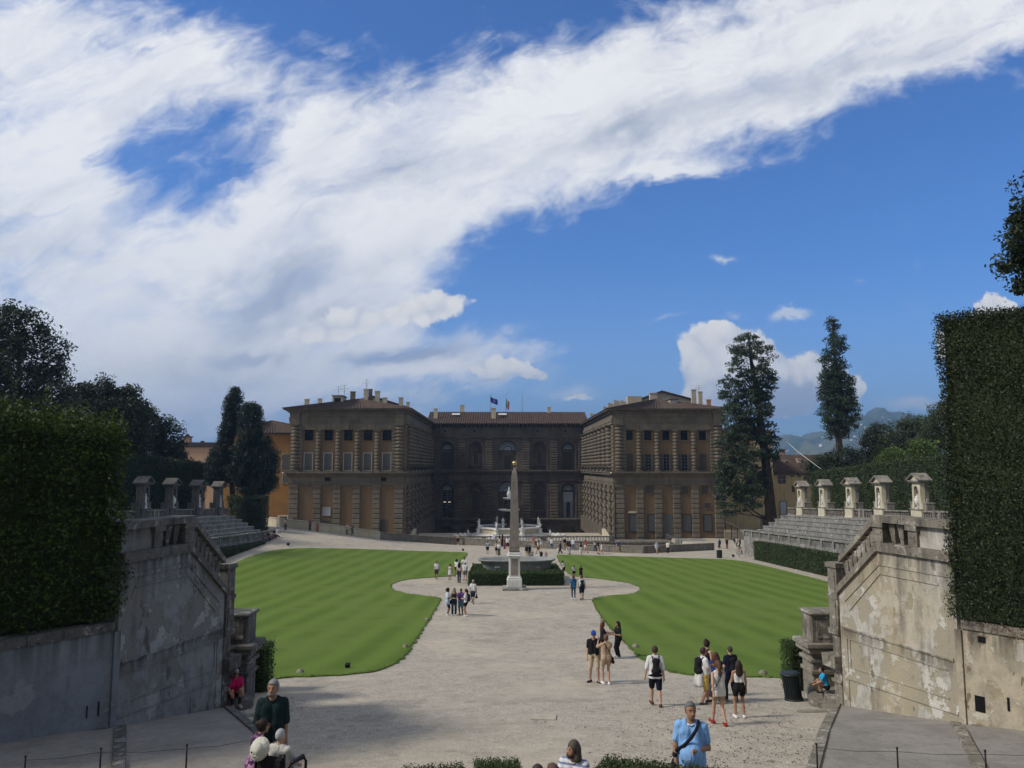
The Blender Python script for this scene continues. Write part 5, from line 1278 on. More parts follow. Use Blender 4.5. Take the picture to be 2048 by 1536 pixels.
# ------------------------------------------------------------------ neighbours
def simple_building(name, x0, x1, y0, y1, zb, ze, zr, mw, label, wins=(), hip=True, eo=.7, ridge='x', chims=(), cat='building'):
    root = empty(name, ((x0 + x1) / 2, y0, zb), label, cat)
    mb = MB(); mb.box(x0, x1, y0, y1, zb - 3, ze); mb.build('wall', MT[mw], root)
    mb = MB(); cx, cy = (x0 + x1) / 2, (y0 + y1) / 2; e = [(x0 - eo, y0 - eo, ze), (x1 + eo, y0 - eo, ze), (x1 + eo, y1 + eo, ze), (x0 - eo, y1 + eo, ze)]
    hx = min(cx - x0, cy - y0) if hip else 0
    if ridge == 'x': r0, r1 = (x0 - (0 if hip else eo) + hx, cy, zr), (x1 + (0 if hip else eo) - hx, cy, zr); mb.add(e + [r0, r1], [(0, 1, 5, 4), (1, 2, 5), (2, 3, 4, 5), (3, 0, 4), (3, 2, 1, 0)]); tile_slope(mb, e[0], e[1], r1, r0)
    else: r0, r1 = (cx, y0 + hx, zr), (cx, y1 - hx, zr); mb.add(e + [r0, r1], [(0, 1, 4), (1, 2, 5, 4), (2, 3, 5), (3, 0, 4, 5), (3, 2, 1, 0)]); tile_slope(mb, e[0], e[1], r0, r0); tile_slope(mb, e[3], e[0], r0, r1); tile_slope(mb, e[1], e[2], r1, r0)
    rf = mb.build('roof', MT['tile'], root)
    mb = MB(); mb.box(x0 - eo * .7, x1 + eo * .7, y0 - eo * .7, y1 + eo * .7, ze - .3, ze - .01); mb.build('eaves', MT['shutD'], root)
    T = fr(0, y0, 'f')
    global PAL
    keep = PAL; PAL = root
    for w in wins: window(T, *w)
    PAL = keep
    for (px, pt, pb, Y, w, m_) in chims:
        a = at(px, pt, Y); b = at(px, pb, Y); hw = w * Y / F / 2; mb = MB(); mb.box(a.x - hw, a.x + hw, Y - hw, Y + hw, b.z - 1.2, a.z - .2); mb.box(a.x - hw * 1.3, a.x + hw * 1.3, Y - hw * 1.3, Y + hw * 1.3, a.z - .199, a.z); mb.build('chimney', MT[m_], rf)
    return root
p = lambda px, Y: (px - 1006) / F * Y
simple_building('orange_building', p(532, 164) - 6, XL0 - .05, 156, 190, -14, (933 - 867) / F * 157, 9.6, 'orange', 'orange plastered building joined to the left end of the palace', [(p(577, 156), (933 - 940) / F * 156, (933 - 909) / F * 156, 1.7, 'shut', .2, 'nicheS'), (p(578, 156), (933 - 965) / F * 156, (933 - 950) / F * 156, 1.5, 'shut', .15, 'nicheS'), (p(574, 156), -12.6, -9.9, 1.6, 'shutD', .25, 'nicheF')], hip=True, ridge='y')
simple_building('pink_building', p(330, 205), p(450, 205), 205, 225, -14, (933 - 893) / F * 205, (933 - 886) / F * 215, 'pinkbld', 'pale pink building with a green shutter behind the left cypresses', [(p(408, 205), -5.8, 1.0, 2.3, 'shutG', .35, 'nicheS')], hip=False)
for (px, pt) in ((375, 868), (405, 881)):
    a = at(px, pt, 215); mb = MB(); mb.box(a.x - .9, a.x + .9, 214, 216, 4.5, a.z - .9, 0); mb.box(a.x - 1.15, a.x + 1.15, 213.8, 216.2, a.z - .899, a.z - .65, 1); mb.lathe([(.7, 0), (.5, .5), (.12, .6)], 8, (a.x, 215, a.z - .65), 1); o = mb.build('roof_turret', [MT['pinkbld'], MT['tile']]); tag(o, 'small tiled chimney turret on the pink building, %s' % ('the wider one at left' if px == 375 else 'the slim one at right'), 'chimney')
simple_building('yellow_house', p(1520, 172), p(1690, 172), 172, 186, -14, (933 - 947) / F * 172, (933 - 910) / F * 179, 'yellow', 'yellow house with brown tiled roof behind the far right niches', [(p(1562, 172), (933 - 966) / F * 172, (933 - 952) / F * 172, 1.5, 'glass', .1, 'shutD'), (p(1583, 172), (933 - 953) / F * 172, (933 - 947.8) / F * 172, .55, 'glass', .08, 'shutD'), (p(1597, 172), (933 - 953) / F * 172, (933 - 947.8) / F * 172, .55, 'glass', .08, 'shutD'), (p(1584, 172), (933 - 983) / F * 172, (933 - 970.5) / F * 172, .45, 'shutD', .06, 'shutD'), (p(1612, 172), (933 - 967) / F * 172, (933 - 951) / F * 172, .9, 'shutD', .06, 'shutD'), (p(1563, 172), (933 - 1027) / F * 172, (933 - 1003) / F * 172, 1.2, 'sky', .3, 'nicheS')], hip=False, chims=((1568, 920, 934, 176, 7, 'cream'), (1597, 917, 934, 176, 7, 'cream'), (1565, 899, 910, 181, 7, 'pink')))
simple_building('tall_yellow_building', p(1447, 162), p(1545, 162), 162, 182, -14, (933 - 864) / F * 162, (933 - 850) / F * 170, 'yellow', 'tall yellow building standing behind the leaning conifer', [(p(1526, 162), (933 - 1053) / F * 162, (933 - 1030) / F * 162, 1.4, 'shutD', .3, 'nicheS')], hip=True)
# low grey service wall and shed roof at the right end of the palace
mb = MB(); a = p(1446, 146); b = p(1500, 146); mb.box(a, b, 146, 146.5, -15, (933 - 1058) / F * 146); o = mb.build('service_wall', MT['cream']); tag(o, 'low pale wall beside the right end of the palace', 'wall')
rt2 = empty('gate_shelter', (p(1452, 144), 144, -14), 'dark iron gate and shelter roof beside the palace corner', 'shelter')
mb = MB(); mb.add([(p(1444, 144), 143, -9.9), (p(1472, 144), 143, -11.2), (p(1472, 144), 147, -11.0), (p(1444, 144), 147, -9.7), (p(1444, 144), 143, -10.05), (p(1472, 144), 143, -11.35), (p(1472, 144), 147, -11.15), (p(1444, 144), 147, -9.85)], [(0, 1, 2, 3), (7, 6, 5, 4), (0, 4, 5, 1), (1, 5, 6, 2)]); mb.build('roof', MT['lead'], rt2)
for x in (1446, 1458, 1470): mb = MB(); q = p(x, 143.5); mb.box(q - .05, q + .05, 143.4, 143.5, -14.5, -10.7 if x < 1460 else -11.3); mb.build('post', MT['iron'], rt2)
mb = MB()
for k in range(16): q = p(1447 + k * 1.5, 143.5); mb.box(q - .02, q + .02, 143.45, 143.49, -14.3, -12.2)
mb.box(p(1446, 143.5), p(1470, 143.5), 143.44, 143.5, -12.2, -12.12); mb.build('gate', MT['iron'], rt2)

# ------------------------------------------------------------------ rim wall of the garden, terrace and fountain in front of the palace
rim_px = [(520, 1050.5, 1033), (560, 1054.5, 1036.5), (620, 1061, 1043.5), (694, 1069.5, 1053.5), (760, 1079, 1064), (840, 1084.5, 1070.5), (918, 1089, 1075), (1010, 1093, 1079.5), (1103, 1097, 1084), (1170, 1101, 1088), (1228, 1104.5, 1090.5), (1287, 1107, 1092), (1355, 1103.5, 1089), (1429, 1100, 1086)]
pts = []
for (x, yb, yt) in rim_px:
    b = on_ground(x, yb); pts.append((b, at(x, yt, b.y).z))
# smooth in plan
def rimpart(sub, m, name, mcap):
    mb = MB(); mc = MB()
    for k, (b, zt) in enumerate(sub):
        q0 = sub[max(0, k - 1)][0]; q1 = sub[min(len(sub) - 1, k + 1)][0]; n_ = Vector((-(q1 - q0).y, (q1 - q0).x, 0)).normalized() * .45
        for (w, z) in ((0, b.z - .5), (0, zt - .12), (1, zt - .12), (1, b.z - 6)): mb.v.append((b.x + n_.x * w, b.y + n_.y * w, z))
        for (w, z) in ((-.15, zt - .12), (-.15, zt), (1.15, zt), (1.15, zt - .12)): mc.v.append((b.x + n_.x * w, b.y + n_.y * w, z))
    for M_ in (mb, mc):
        for k in range(len(sub) - 1):
            for j in range(4): M_.f.append((k * 4 + j, (k + 1) * 4 + j, (k + 1) * 4 + (j + 1) % 4, k * 4 + (j + 1) % 4)); M_.m.append(0); M_.sm.append(False)
        M_.f += [(0, 1, 2, 3), tuple((len(sub) - 1) * 4 + j for j in (3, 2, 1, 0))]; M_.m += [0, 0]; M_.sm += [False, False]
    r0 = mb.build(name, m); mc.build('coping', mcap, r0); return r0
o = rimpart(pts[:5], MT['nicheF'], 'garden_wall', MT['cream']); tag(o, 'cream plastered garden wall running up beside the left wing', 'wall')
RIM_M = stone('blotched_grey_wall', (.17, .16, .14), (.24, .22, .19), (.05, .048, .042), 1.5, .8, .7, .4)
o = rimpart(pts[4:], RIM_M, 'garden_wall', MT['copeR']); tag(o, 'blotched grey rim wall curving in front of the fountain terrace', 'wall')
# sunken ground behind the wall up to the palace is the ground sheet; raised terrace with balustrade
ter = empty('fountain_terrace', (1.2, 147, -14), 'pale fountain terrace with a white balustrade between the palace wings', 'terrace')
xa, xb = (835 - 1006) / F * 147, (1216 - 1006) / F * 147
mb = MB(); mb.box(-18.9, 21.4, 147.6, 165, -19, -13.95); mb.build('floor', MT['cream'], ter)
mb = MB(); mb.box(-18.9, 21.4, 146.6, 147.59, -19, -13.98); mb.box(-18.9, 21.4, 146.4, 147.7, -14.2, -13.94); mb.build('base', RIM_M, ter)
mb = MB(); mb.box(xa, xb, 146.75, 147.25, -13.25, -13.02); mb.build('rail', MT['copeL'], ter)
bt = MB(); bt.box(-.12, .12, -.12, .12, 0, .1); bt.lathe([(.1, .1), (.16, .25), (.15, .38), (.075, .6), (.12, .66), (.12, .7)], 8); b0 = None
for k in range(64):
    x = xa + .5 + (xb - xa - 1.) * k / 63
    if b0 is None: b0 = bt.build('baluster', MT['marble'], ter, world=False); o = b0
    else: o = b0.copy(); COL.objects.link(o); o.parent = ter
    o.location = Vector((x, 147, -13.95)) - ter.location
for x in (xa - .4, xb + .4, xa + (xb - xa) * .35, xa + (xb - xa) * .66): mb = MB(); mb.box(x - .45, x + .45, 146.7, 147.3, -13.94, -13.0, bev=.03); mb.build('post', MT['copeL'], ter)
for s, x in ((1, -17.8), (-1, 20.4)):
    mb = MB(); mb.box(x - .25, x + .25, 158, YC - 2, -16, -12.75); mb.box(x - .35, x + .35, 158, YC - 2, -12.75, -12.55); o = mb.build('parapet', MT['pietraD']); tag(o, 'long dark parapet along the inner side of the %s wing' % ('left' if s > 0 else 'right'), 'parapet')
    mb = MB(); mb.add([(x - .35, 150, -13.95), (x + .35, 150, -13.95), (x + .35, 157.98, -13.95), (x - .35, 157.98, -13.95), (x - .35, 150, -13.6), (x + .35, 150, -13.6), (x + .35, 157.98, -12.5), (x - .35, 157.98, -12.5)], [(0, 3, 2, 1), (4, 5, 6, 7), (0, 1, 5, 4), (1, 2, 6, 5), (2, 3, 7, 6), (3, 0, 4, 7)]); o = mb.build('parapet', MT['nicheF']); tag(o, 'short pale sloping parapet beside the %s wing at the fountain terrace' % ('left' if s > 0 else 'right'), 'parapet')
# concrete platform, steps and railing before the right wing
pf = empty('entry_platform', (31, 146, -14), 'concrete platform with steps and steel railing before the right wing', 'platform')
mb = MB(); mb.box(p(1228, 147), p(1330, 147), 145.2, 149, -18, -14.1); mb.box(p(1226, 147), p(1332, 147), 145.0, 149.1, -14.1, -13.85); mb.build('base', RIM_M, pf)
mb = MB(); mb.prism([(p(1352, 143), -17), (p(1425, 143), -17), (p(1418, 143), -13.75), (p(1405, 143), -13.35), (p(1352, 143), -13.35)], 141, 146); mb.build('slab', MT['tier'], pf)
mb = MB()
for k in range(7): mb.box(p(1333, 144) + k * .28, p(1333, 144) + (k + 1) * .28, 142.5, 145, -17, -13.6 - k * .2)
mb.build('steps', MT['tier'], pf)
mb = MB(); q0, q1 = p(1328, 142.4), p(1352, 142.4)
mb.tube([(q0, 142.4, -12.3), (q1, 142.4, -13.0)], .04, 5)
for t in np.linspace(0, 1, 9): x = q0 + (q1 - q0) * t; mb.tube([(x, 142.4, -14.6), (x, 142.4, -12.3 - .7 * t)], .025, 4)
mb.build('railing', MT['lead'], pf)

# ------------------------------------------------------------------ fountain with tiers
FX, FY, FZ = 1.25, 157.0, -13.95
fo = empty('fountain', (FX, FY, FZ), 'white marble fountain with octagonal basin, putti and stacked bowls', 'fountain')
def octa(r_, z0, z1, mb, m=0, inner=None, rot=22.5):
    n = 8; P = [(FX + r_ * math.cos(R(rot + 45 * i)), FY + r_ * math.sin(R(rot + 45 * i))) for i in range(n)]
    if inner is None:
        mb.add([(x, y, z0) for x, y in P] + [(x, y, z1) for x, y in P], [tuple(range(n))[::-1], tuple(range(n, 2 * n))] + [(i, (i + 1) % n, n + (i + 1) % n, n + i) for i in range(n)], m)
    else:
        Q = [(FX + inner * math.cos(R(rot + 45 * i)), FY + inner * math.sin(R(rot + 45 * i))) for i in range(n)]
        mb.add([(x, y, z0) for x, y in P] + [(x, y, z1) for x, y in P] + [(x, y, z1) for x, y in Q] + [(x, y, z0) for x, y in Q], [(i, (i + 1) % n, n + (i + 1) % n, n + i) for i in range(n)] + [(n + i, n + (i + 1) % n, 2 * n + (i + 1) % n, 2 * n + i) for i in range(n)] + [(2 * n + i, 2 * n + (i + 1) % n, 3 * n + (i + 1) % n, 3 * n + i) for i in range(n)], m)
    return P
for k, r_ in enumerate((8.1, 7.6, 7.1)): mb = MB(); octa(r_, FZ + k * .28, FZ + (k + 1) * .28, mb); mb.build('step', MT['marble'], fo)
mb = MB(); octa(6.3, FZ + .842, FZ + 1.75, mb, 0, 5.9); mb.build('basin', MT['nicheF'], fo)
mb = MB(); PC = octa(6.6, FZ + 1.752, FZ + 2.05, mb, 0, 5.8); mb.build('basin_rim', MT['marble'], fo)
m, t, b, pos, o = newmat('fountain_water'); setb(t, b, (.10, .13, .12), .05, noise(t, pos, 3., 3), .05, .02, .5); MT['water'] = m
mb = MB(); octa(5.88, FZ + 1.3, FZ + 1.7, mb); mb.build('pool', MT['water'], fo)
for (x, y) in PC:
    d = Vector((x - FX, y - FY, 0)).normalized(); c = Vector((x, y, FZ + .845)) - d * .05
    mb = MB(); mb.lathe([(.55, 0), (.55, .15), (.38, .3), (.42, .7), (.55, .85), (.6, .905)], 8, tuple(c)); mb.build('corner_pedestal', MT['marble'], fo)
mb = MB(); mb.lathe([(.9, 0), (.9, .5), (.5, 1.2), (.45, 2.2), (.55, 2.4), (.3, 2.6), (.28, 3.5), (.5, 3.7)], 14, (FX, FY, FZ + 1.3)); mb.build('shaft', MT['bronze'], fo)
mb = MB(); mb.lathe([(.3, 0), (1.6, .15), (2.15, .38), (2.2, .5), (2.0, .5), (1.4, .32), (.2, .25)], 24, (FX, FY, FZ + 4.9)); mb.build('lower_bowl', MT['marble'], fo)
mb = MB(); mb.lathe([(.5, 0), (.62, .5), (.35, 1.0), (.45, 1.5), (.3, 2.0)], 12, (FX, FY, FZ + 5.4)); mb.build('upper_shaft', MT['bronze'], fo)
mb = MB(); mb.lathe([(.2, 0), (.9, .12), (1.25, .3), (1.28, .4), (1.1, .4), (.1, .25)], 20, (FX, FY, FZ + 7.3)); mb.build('upper_bowl', MT['marble'], fo)
mb = MB(); mb.lathe([(.3, 0), (.4, .4), (.5, .8), (.35, 1.2), (.15, 1.5), (.12, 2.1), (.02, 2.2)], 12, (FX, FY, FZ + 7.65)); mb.build('finial', MT['marble'], fo)

# ------------------------------------------------------------------ obelisk on its pedestal
ob = on_ground(1028.5, 1181); OY = ob.y + .75; OX = at(1028.8, 1100, OY).x; OZ = gz(OX, OY)
sc_ = OY / F
obr = empty('obelisk', (OX, OY, OZ), 'pink granite obelisk with gilded ball on a pale pedestal', 'obelisk')
zpx = lambda y: at(1028.8, y, OY).z
mb = MB(); mb.box(OX - 1.0, OX + 1.0, OY - 1.0, OY + 1.0, OZ - .2, OZ + .22, bev=.03); mb.build('base_slab', MT['tier'], obr)
mb = MB(); mb.box(OX - .63, OX + .63, OY - .63, OY + .63, OZ + .221, OZ + .92, bev=.04); mb.build('pedestal_foot', MT['marble'], obr)
zt = zpx(1112); mb = MB(); mb.box(OX - .47, OX + .47, OY - .47, OY + .47, OZ + .921, zt, bev=.03); mb.box(OX - .56, OX + .56, OY - .56, OY + .56, OZ + .921, OZ + 1.08, bev=.04); pd = mb.build('pedestal', MT['marble'], obr)
mb = MB()
for (a_, b_) in (((-.30, .30), (-.478, -.468)),): mb.box(OX + a_[0], OX + a_[1], OY + b_[0], OY + b_[1], OZ + 1.22, zt - .16)
mb.build('inscription_panel', MT['obel'], pd)
mb = MB(); mb.box(OX - .62, OX + .62, OY - .62, OY + .62, zt + .001, zt + .14, bev=.05); mb.box(OX - .52, OX + .52, OY - .52, OY + .52, zt + .14, zt + .34, bev=.04); mb.build('pedestal_cap', MT['marble'], obr)
for sx in (-1, 1):
    for sy in (-1, 1): mb = MB(); mb.lathe([(.05, 0), (.10, .05), (.10, .12), (.04, .17)], 8, (OX + sx * .34, OY + sy * .34, zt + .34)); mb.build('bronze_foot', MT['bronze'], obr)
z0 = zt + .42; z1 = zpx(956); z2 = zpx(933.5)
def taper(mb, w0, za, w1, zb): mb.add([(OX - w0, OY - w0, za), (OX + w0, OY - w0, za), (OX + w0, OY + w0, za), (OX - w0, OY + w0, za), (OX - w1, OY - w1, zb), (OX + w1, OY - w1, zb), (OX + w1, OY + w1, zb), (OX - w1, OY + w1, zb)], [(0, 3, 2, 1), (4, 5, 6, 7), (0, 1, 5, 4), (1, 2, 6, 5), (2, 3, 7, 6), (3, 0, 4, 7)])
mb = MB(); taper(mb, .435, z0, .425, z0 + .72); mb.box(OX - .45, OX + .45, OY - .45, OY + .45, z0 + .36, z0 + .40); mb.build('shaft_base', MT['obel'], obr)
mb = MB(); taper(mb, .40, z0 + .721, .265, z1); taper(mb, .265, z1 + .001, .20, z1 + .45); taper(mb, .20, z1 + .451, .04, z2); sh = mb.build('shaft', MT['obel'], obr)
mb = MB(); gr_ = random.Random(5)
mg = plain('incised_marks', (.13, .095, .085), .9, .2)
zz = z1 - .35
while zz > z0 + 1.0:                                  # a column of small cut signs on the face
    k = gr_.randrange(5); w = .40 - (zz - z0) / (z1 - z0) * .135; yf = OY - w - .004
    def bar(xa_, xb_, za_, zb_): mb.box(OX + xa_, OX + xb_, yf, yf + .012, za_, zb_)
    if k == 0: bar(-.12, .12, zz, zz + .03); bar(-.12, -.09, zz - .14, zz - .001); bar(.09, .12, zz - .14, zz - .001)
    elif k == 1: bar(-.02, .02, zz - .2, zz + .03); bar(-.1, -.021, zz - .06, zz - .03); bar(.021, .1, zz - .12, zz - .09)
    elif k == 2: bar(-.12, .12, zz, zz + .025); bar(-.12, .12, zz - .07, zz - .045); bar(-.12, .12, zz - .14, zz - .115)
    elif k == 3: mb.tube([(OX + .09 * math.cos(a_), yf + .004, zz - .08 + .09 * math.sin(a_)) for a_ in np.linspace(0, 6.28, 12)], .014, 4)
    else: mb.tube([(OX - .11, yf + .004, zz - .12), (OX - .04, yf + .004, zz), (OX + .04, yf + .004, zz - .12), (OX + .11, yf + .004, zz)], .014, 4)
    zz -= .30
mb.build('carved_signs', mg, sh)
mb = MB(); mb.lathe([(.05, 0), (.07, .08), (.04, .16)], 8, (OX, OY, z2 - .05)); mb.build('ball_stem', MT['bronze'], obr)
mb = MB(); rb = 4.6 * sc_; mb.lathe([(rb * math.cos(a_), rb * math.sin(a_)) for a_ in np.linspace(-1.5, 1.5, 11)], 14, (OX, OY, z2 + .1 + rb)); mb.build('gilded_ball', MT['gold'], obr)

# ------------------------------------------------------------------ granite bath in its ring of box hedge
hl_, hr_ = on_ground(936.5, 1172), on_ground(1128.5, 1172); HY = hl_.y + .1; BY = HY + 4.7; BX = at(1033, 1130, BY).x; bz = gz(BX, BY)
ba = empty('granite_bath', (BX, BY, bz), 'huge grey granite bath standing in a box hedge behind the obelisk', 'bath')
def bath_ring(a_, b_, z, n=48): return [(BX + a_ * math.copysign(abs(math.cos(t)) ** .72, math.cos(t)), BY + b_ * math.copysign(abs(math.sin(t)) ** .85, math.sin(t)), z) for t in np.linspace(0, 2 * math.pi, n, endpoint=False)]
zr = at(1033, 1122, BY - 1.8).z
prof = [(2.75, .9, bz), (2.95, 1.15, bz + .3), (3.2, 1.45, zr - .55), (3.42, 1.65, zr - .2), (3.62, 1.8, zr - .12), (3.68, 1.85, zr), (3.55, 1.74, zr + .03), (3.3, 1.55, zr - .1), (3.1, 1.4, zr - .5), (2.4, .9, zr - .75), (.2, .1, zr - .8)]
V_ = []; 
for pr in prof: V_ += bath_ring(*pr)
n = 48; k = len(prof); Q = []
for j in range(k - 1):
    for i in range(n): Q.append((j * n + i, j * n + (i + 1) % n, (j + 1) * n + (i + 1) % n, (j + 1) * n + i))
V_ = [(x - BX, y - BY, z - bz) for x, y, z in V_]
mesh_np('basin', V_, Q, MT['granite'], ba, True)
for px in (995, 1074):
    mb = MB(); x = at(px, 1135, BY - 1.5).x; yy = BY - 1.50; mb.tube([(x + .23 * math.cos(a_), yy - .06 + .03 * math.sin(a_), zr - .95 + .23 * math.sin(a_)) for a_ in np.linspace(0, 6.29, 18)], .05, 6); mb.box(x - .28, x + .28, yy - .12, yy + .1, zr - .68, zr - .56, bev=.03); mb.build('ring_handle', MT['granite'], ba)
gx0, gx1 = hl_.x, hr_.x; HT = at(1033, 1146, HY).z
loop = [(gx0, 63.6), (gx1, 63.6)]
hz = lambda x, y: bz + 1.32
hb = lambda x, y: gz(x, y) - .05
hedge('hedge', [(gx0, HY), (gx1, HY)], 1.8, hb, lambda x, y: HT + .02 * math.sin(x * 3), 130, .10, .05, MT['box'], MT['twig'], 'clipped box hedge at the foot of the granite bath, front run', 'hedge', 'box hedges round the bath', seed=21)
hedge('hedge', [(gx0 + .1, HY + 1.82), (gx0 + .1, HY + 8.6)][::-1], 1.4, hb, lambda x, y: HT - .03 * (y - HY), 90, .10, .06, MT['box'], MT['twig'], 'clipped box hedge at the left end of the granite bath', 'hedge', 'box hedges round the bath', seed=22)
hedge('hedge', [(gx1 - .1, HY + 1.82), (gx1 - .1, HY + 8.6)], 1.4, hb, lambda x, y: HT - .03 * (y - HY), 90, .10, .06, MT['box'], MT['twig'], 'clipped box hedge at the right end of the granite bath', 'hedge', 'box hedges round the bath', seed=23)

# ------------------------------------------------------------------ the two tall clipped hedges over the retaining walls
hedge('hedge', [(-14.2, 13.2), (-9.10, 18.86)], 4.5, lambda x, y: -3.6, lambda x, y: 1.0 + .05 * math.sin(x * 2.3) + max(0, -9.4 - x) * .13, 560, .11, .14, MT['hedgeL'], MT['twig'], 'tall yellow-green laurel hedge above the left retaining wall', 'hedge', None, clump=.20, seed=31, topjit=.22)
hedge('hedge', [(10.76, 18.84), (16.0, 13.0)], 4.5, lambda x, y: -3.6, lambda x, y: 3.72 + .05 * math.sin(x * 3), 620, .066, .075, MT['hedgeR'], MT['twig'], 'very tall dark clipped hedge above the right retaining wall', 'hedge', None, clump=.10, seed=32)
# shoots sticking up from the laurel
P = []
for _ in range(26):
    x = -9.5 - rnd.random() * 4.0; y = 19.0 - (-x - 9.35) * 1.38 + rnd.random() * 1.2; h = rnd.uniform(.15, .55) * (1.6 if rnd.random() < .2 else 1)
    for k in range(int(24 * h / .3)): P.append((x + rnd.gauss(0, .05), y + rnd.gauss(0, .05), .95 + max(0, -9.4 - x) * .13 + h * rnd.random()))
Vv, Q = leaves(np.array(P), .12, .6, .4); o = mesh_np('young_shoots', Vv, Q, MT['hedgeL']); tag(o, 'loose young shoots rising above the left laurel hedge', 'shoots', kind='stuff')
# fallen leaves on the soil and on the gravel
P = np.array([(rnd.uniform(10.9, 13), rnd.uniform(15.5, 19.3), -3.68 + rnd.random() * .06) for _ in range(1500)]); P2 = []
for _ in range(1300):
    a = on_ground(rnd.gauss(1500, 160), rnd.uniform(1385, 1530)); 
    if abs(a.x) < 8: P2.append((a.x, a.y, a.z + .01))
for _ in range(250):
    a = on_ground(rnd.gauss(545, 40), rnd.uniform(1395, 1440)); P2.append((a.x, a.y, a.z + .01))
PL = np.concatenate([P, np.array(P2)]); Vv, Q = leaves(PL, .06, 2.5, .5); tag(mesh_np('fallen_leaves', Vv, Q, MT['dead']), 'dry brown leaves scattered on gravel and soil', 'leaves', kind='stuff')
# small plants growing from the soil by the right wall
for i, (x, y) in enumerate(((11.5, 18.75), (12.2, 17.6))):
    mb = MB(); P = []
    for k in range(7):
        a = rnd.random() * 6.3; l = rnd.uniform(.5, 1.1); e = (x + math.cos(a) * l * .5, y + math.sin(a) * l * .3 - .1, -3.7 + l); mb.tube([(x, y, -3.75), e], [.014, .006], 4)
        for q in range(14): t_ = rnd.uniform(.35, 1); P.append((x + (e[0] - x) * t_ + rnd.gauss(0, .05), y + (e[1] - y) * t_ + rnd.gauss(0, .05), -3.7 + l * t_))
    Vv, Q = leaves(np.array(P), .13, .4, .5); o = mesh_np('young_plant', Vv, Q, MT['grn']); mb.build('stems', MT['bark'], o, world=False); tag(o, ('leafy young plant on the soil beside the stair wall end', 'leafy young plant under the tall right hedge near the frame edge')[i], 'plant')

# ------------------------------------------------------------------ clipped hedges behind the terraces
hedge('hedge', [(46.2, 116), (46.2, 98), (46.2, 80), (45.6, 66)], 2.2, lambda x, y: zA(x, y) + 5.3, lambda x, y: zA(x, y) + 5.4 + float(np.interp(y, [66, 84, 100, 116], [7.2, 6.7, 6.5, 6.2])), 34, .22, .16, MT['midhedge'], MT['twig'], 'long clipped green hedge behind the niches of the right terrace', 'hedge', None, clump=.22, seed=41)
hedge('hedge', [(-44.6, 117), (-44.6, 100), (-44.6, 70)][::-1], 2.4, lambda x, y: zA(x, y) + 5.2, lambda x, y: zA(x, y) + 5.4 + 7.6, 26, .22, .15, MT['darkhedge'], MT['twig'], 'tall dark clipped hedge behind the niches of the left terrace', 'hedge', None, clump=.15, seed=42)
zl = zA(0, 117)
hedge('hedge', [(-37.6, 113.6), (-34.8, 113.6)], 2.6, lambda x, y: -12, lambda x, y: -4.4, 26, .22, .15, MT['darkhedge'], MT['twig'], 'squared dark hedge block below the cypress at the far end of the left seats', 'hedge', None, clump=.1, seed=43)
hedge('hedge', [(-42.5, 120), (-38.5, 118)], 1.6, lambda x, y: -9, lambda x, y: -4.6 + .2 * math.sin(x), 26, .24, .2, MT['oliv'], MT['twig'], 'low rounded green shrubs between the left cypresses and the niches', 'shrub', None, clump=.2, seed=44)

# ------------------------------------------------------------------ trees
def px_tree(px, pbase, Y): a = at(px, pbase, Y); return (a.x, a.y, a.z)
def lobes_from(px_list, Y, base):              # (px, py, rx, ry in photo pixels) at depth Y, turned into lobes about the base
    k = Y / F; out = []
    for (x, y, rx, ry) in px_list: a = at(x, y, Y); out.append((a.x - base[0], rnd.uniform(-.5, .5) * rx * k, a.z - base[2], rx * k, max(rx, .6 * ry) * k * .9, ry * k))
    return out
def trunk_px(lst, Y, base): 
    k = Y / F; return [tuple(Vector(at(x, y, Y)) - Vector(base)) + (r_ * k,) for x, y, r_ in lst]
# left: the big tree and the bank of evergreens
B_ = px_tree(40, 1000, 86)
tree('dark_tree', B_, lobes_from([(15, 690, 40, 75), (60, 660, 30, 55), (40, 760, 70, 80), (105, 715, 26, 60), (110, 790, 45, 60), (-40, 700, 60, 90), (-30, 820, 90, 90), (60, 850, 80, 70), (30, 625, 12, 22), (5, 640, 18, 34), (85, 675, 12, 30)], 86, B_), 820, 60, .36, 1.1, MT['oak'], MT['bark'], trunk_px([(40, 1000, 9), (42, 880, 7), (38, 780, 5), (40, 690, 2)], 86, B_), 'tall dark tree with ragged pointed top at the left edge', group='trees behind the left terrace', seed=51, limbs=34, shell=.35)
B_ = px_tree(205, 1000, 98)
tree('dark_tree', B_, lobes_from([(190, 820, 60, 55), (150, 850, 60, 70), (235, 805, 34, 34), (240, 860, 60, 70), (190, 910, 90, 70), (170, 790, 22, 22), (260, 800, 16, 26), (210, 775, 14, 18)], 98, B_), 820, 58, .38, 1.15, MT['oak'], MT['bark'], trunk_px([(205, 1000, 9), (205, 880, 6), (205, 800, 2)], 98, B_), 'wide dark evergreen between the tall left tree and the sloping one', group='trees behind the left terrace', seed=52, limbs=20, shell=.4)
B_ = px_tree(310, 1000, 112)
tree('dark_tree', B_, lobes_from([(290, 850, 40, 46), (330, 880, 34, 45), (300, 910, 60, 55), (352, 920, 20, 36), (270, 830, 30, 30), (310, 960, 60, 40), (340, 960, 30, 40)], 112, B_), 580, 58, .40, 1.15, MT['oak'], MT['bark'], trunk_px([(310, 1000, 8), (308, 900, 5), (300, 850, 2)], 112, B_), 'dark evergreen sloping down towards the pink building', group='trees behind the left terrace', seed=53, limbs=14, shell=.4)
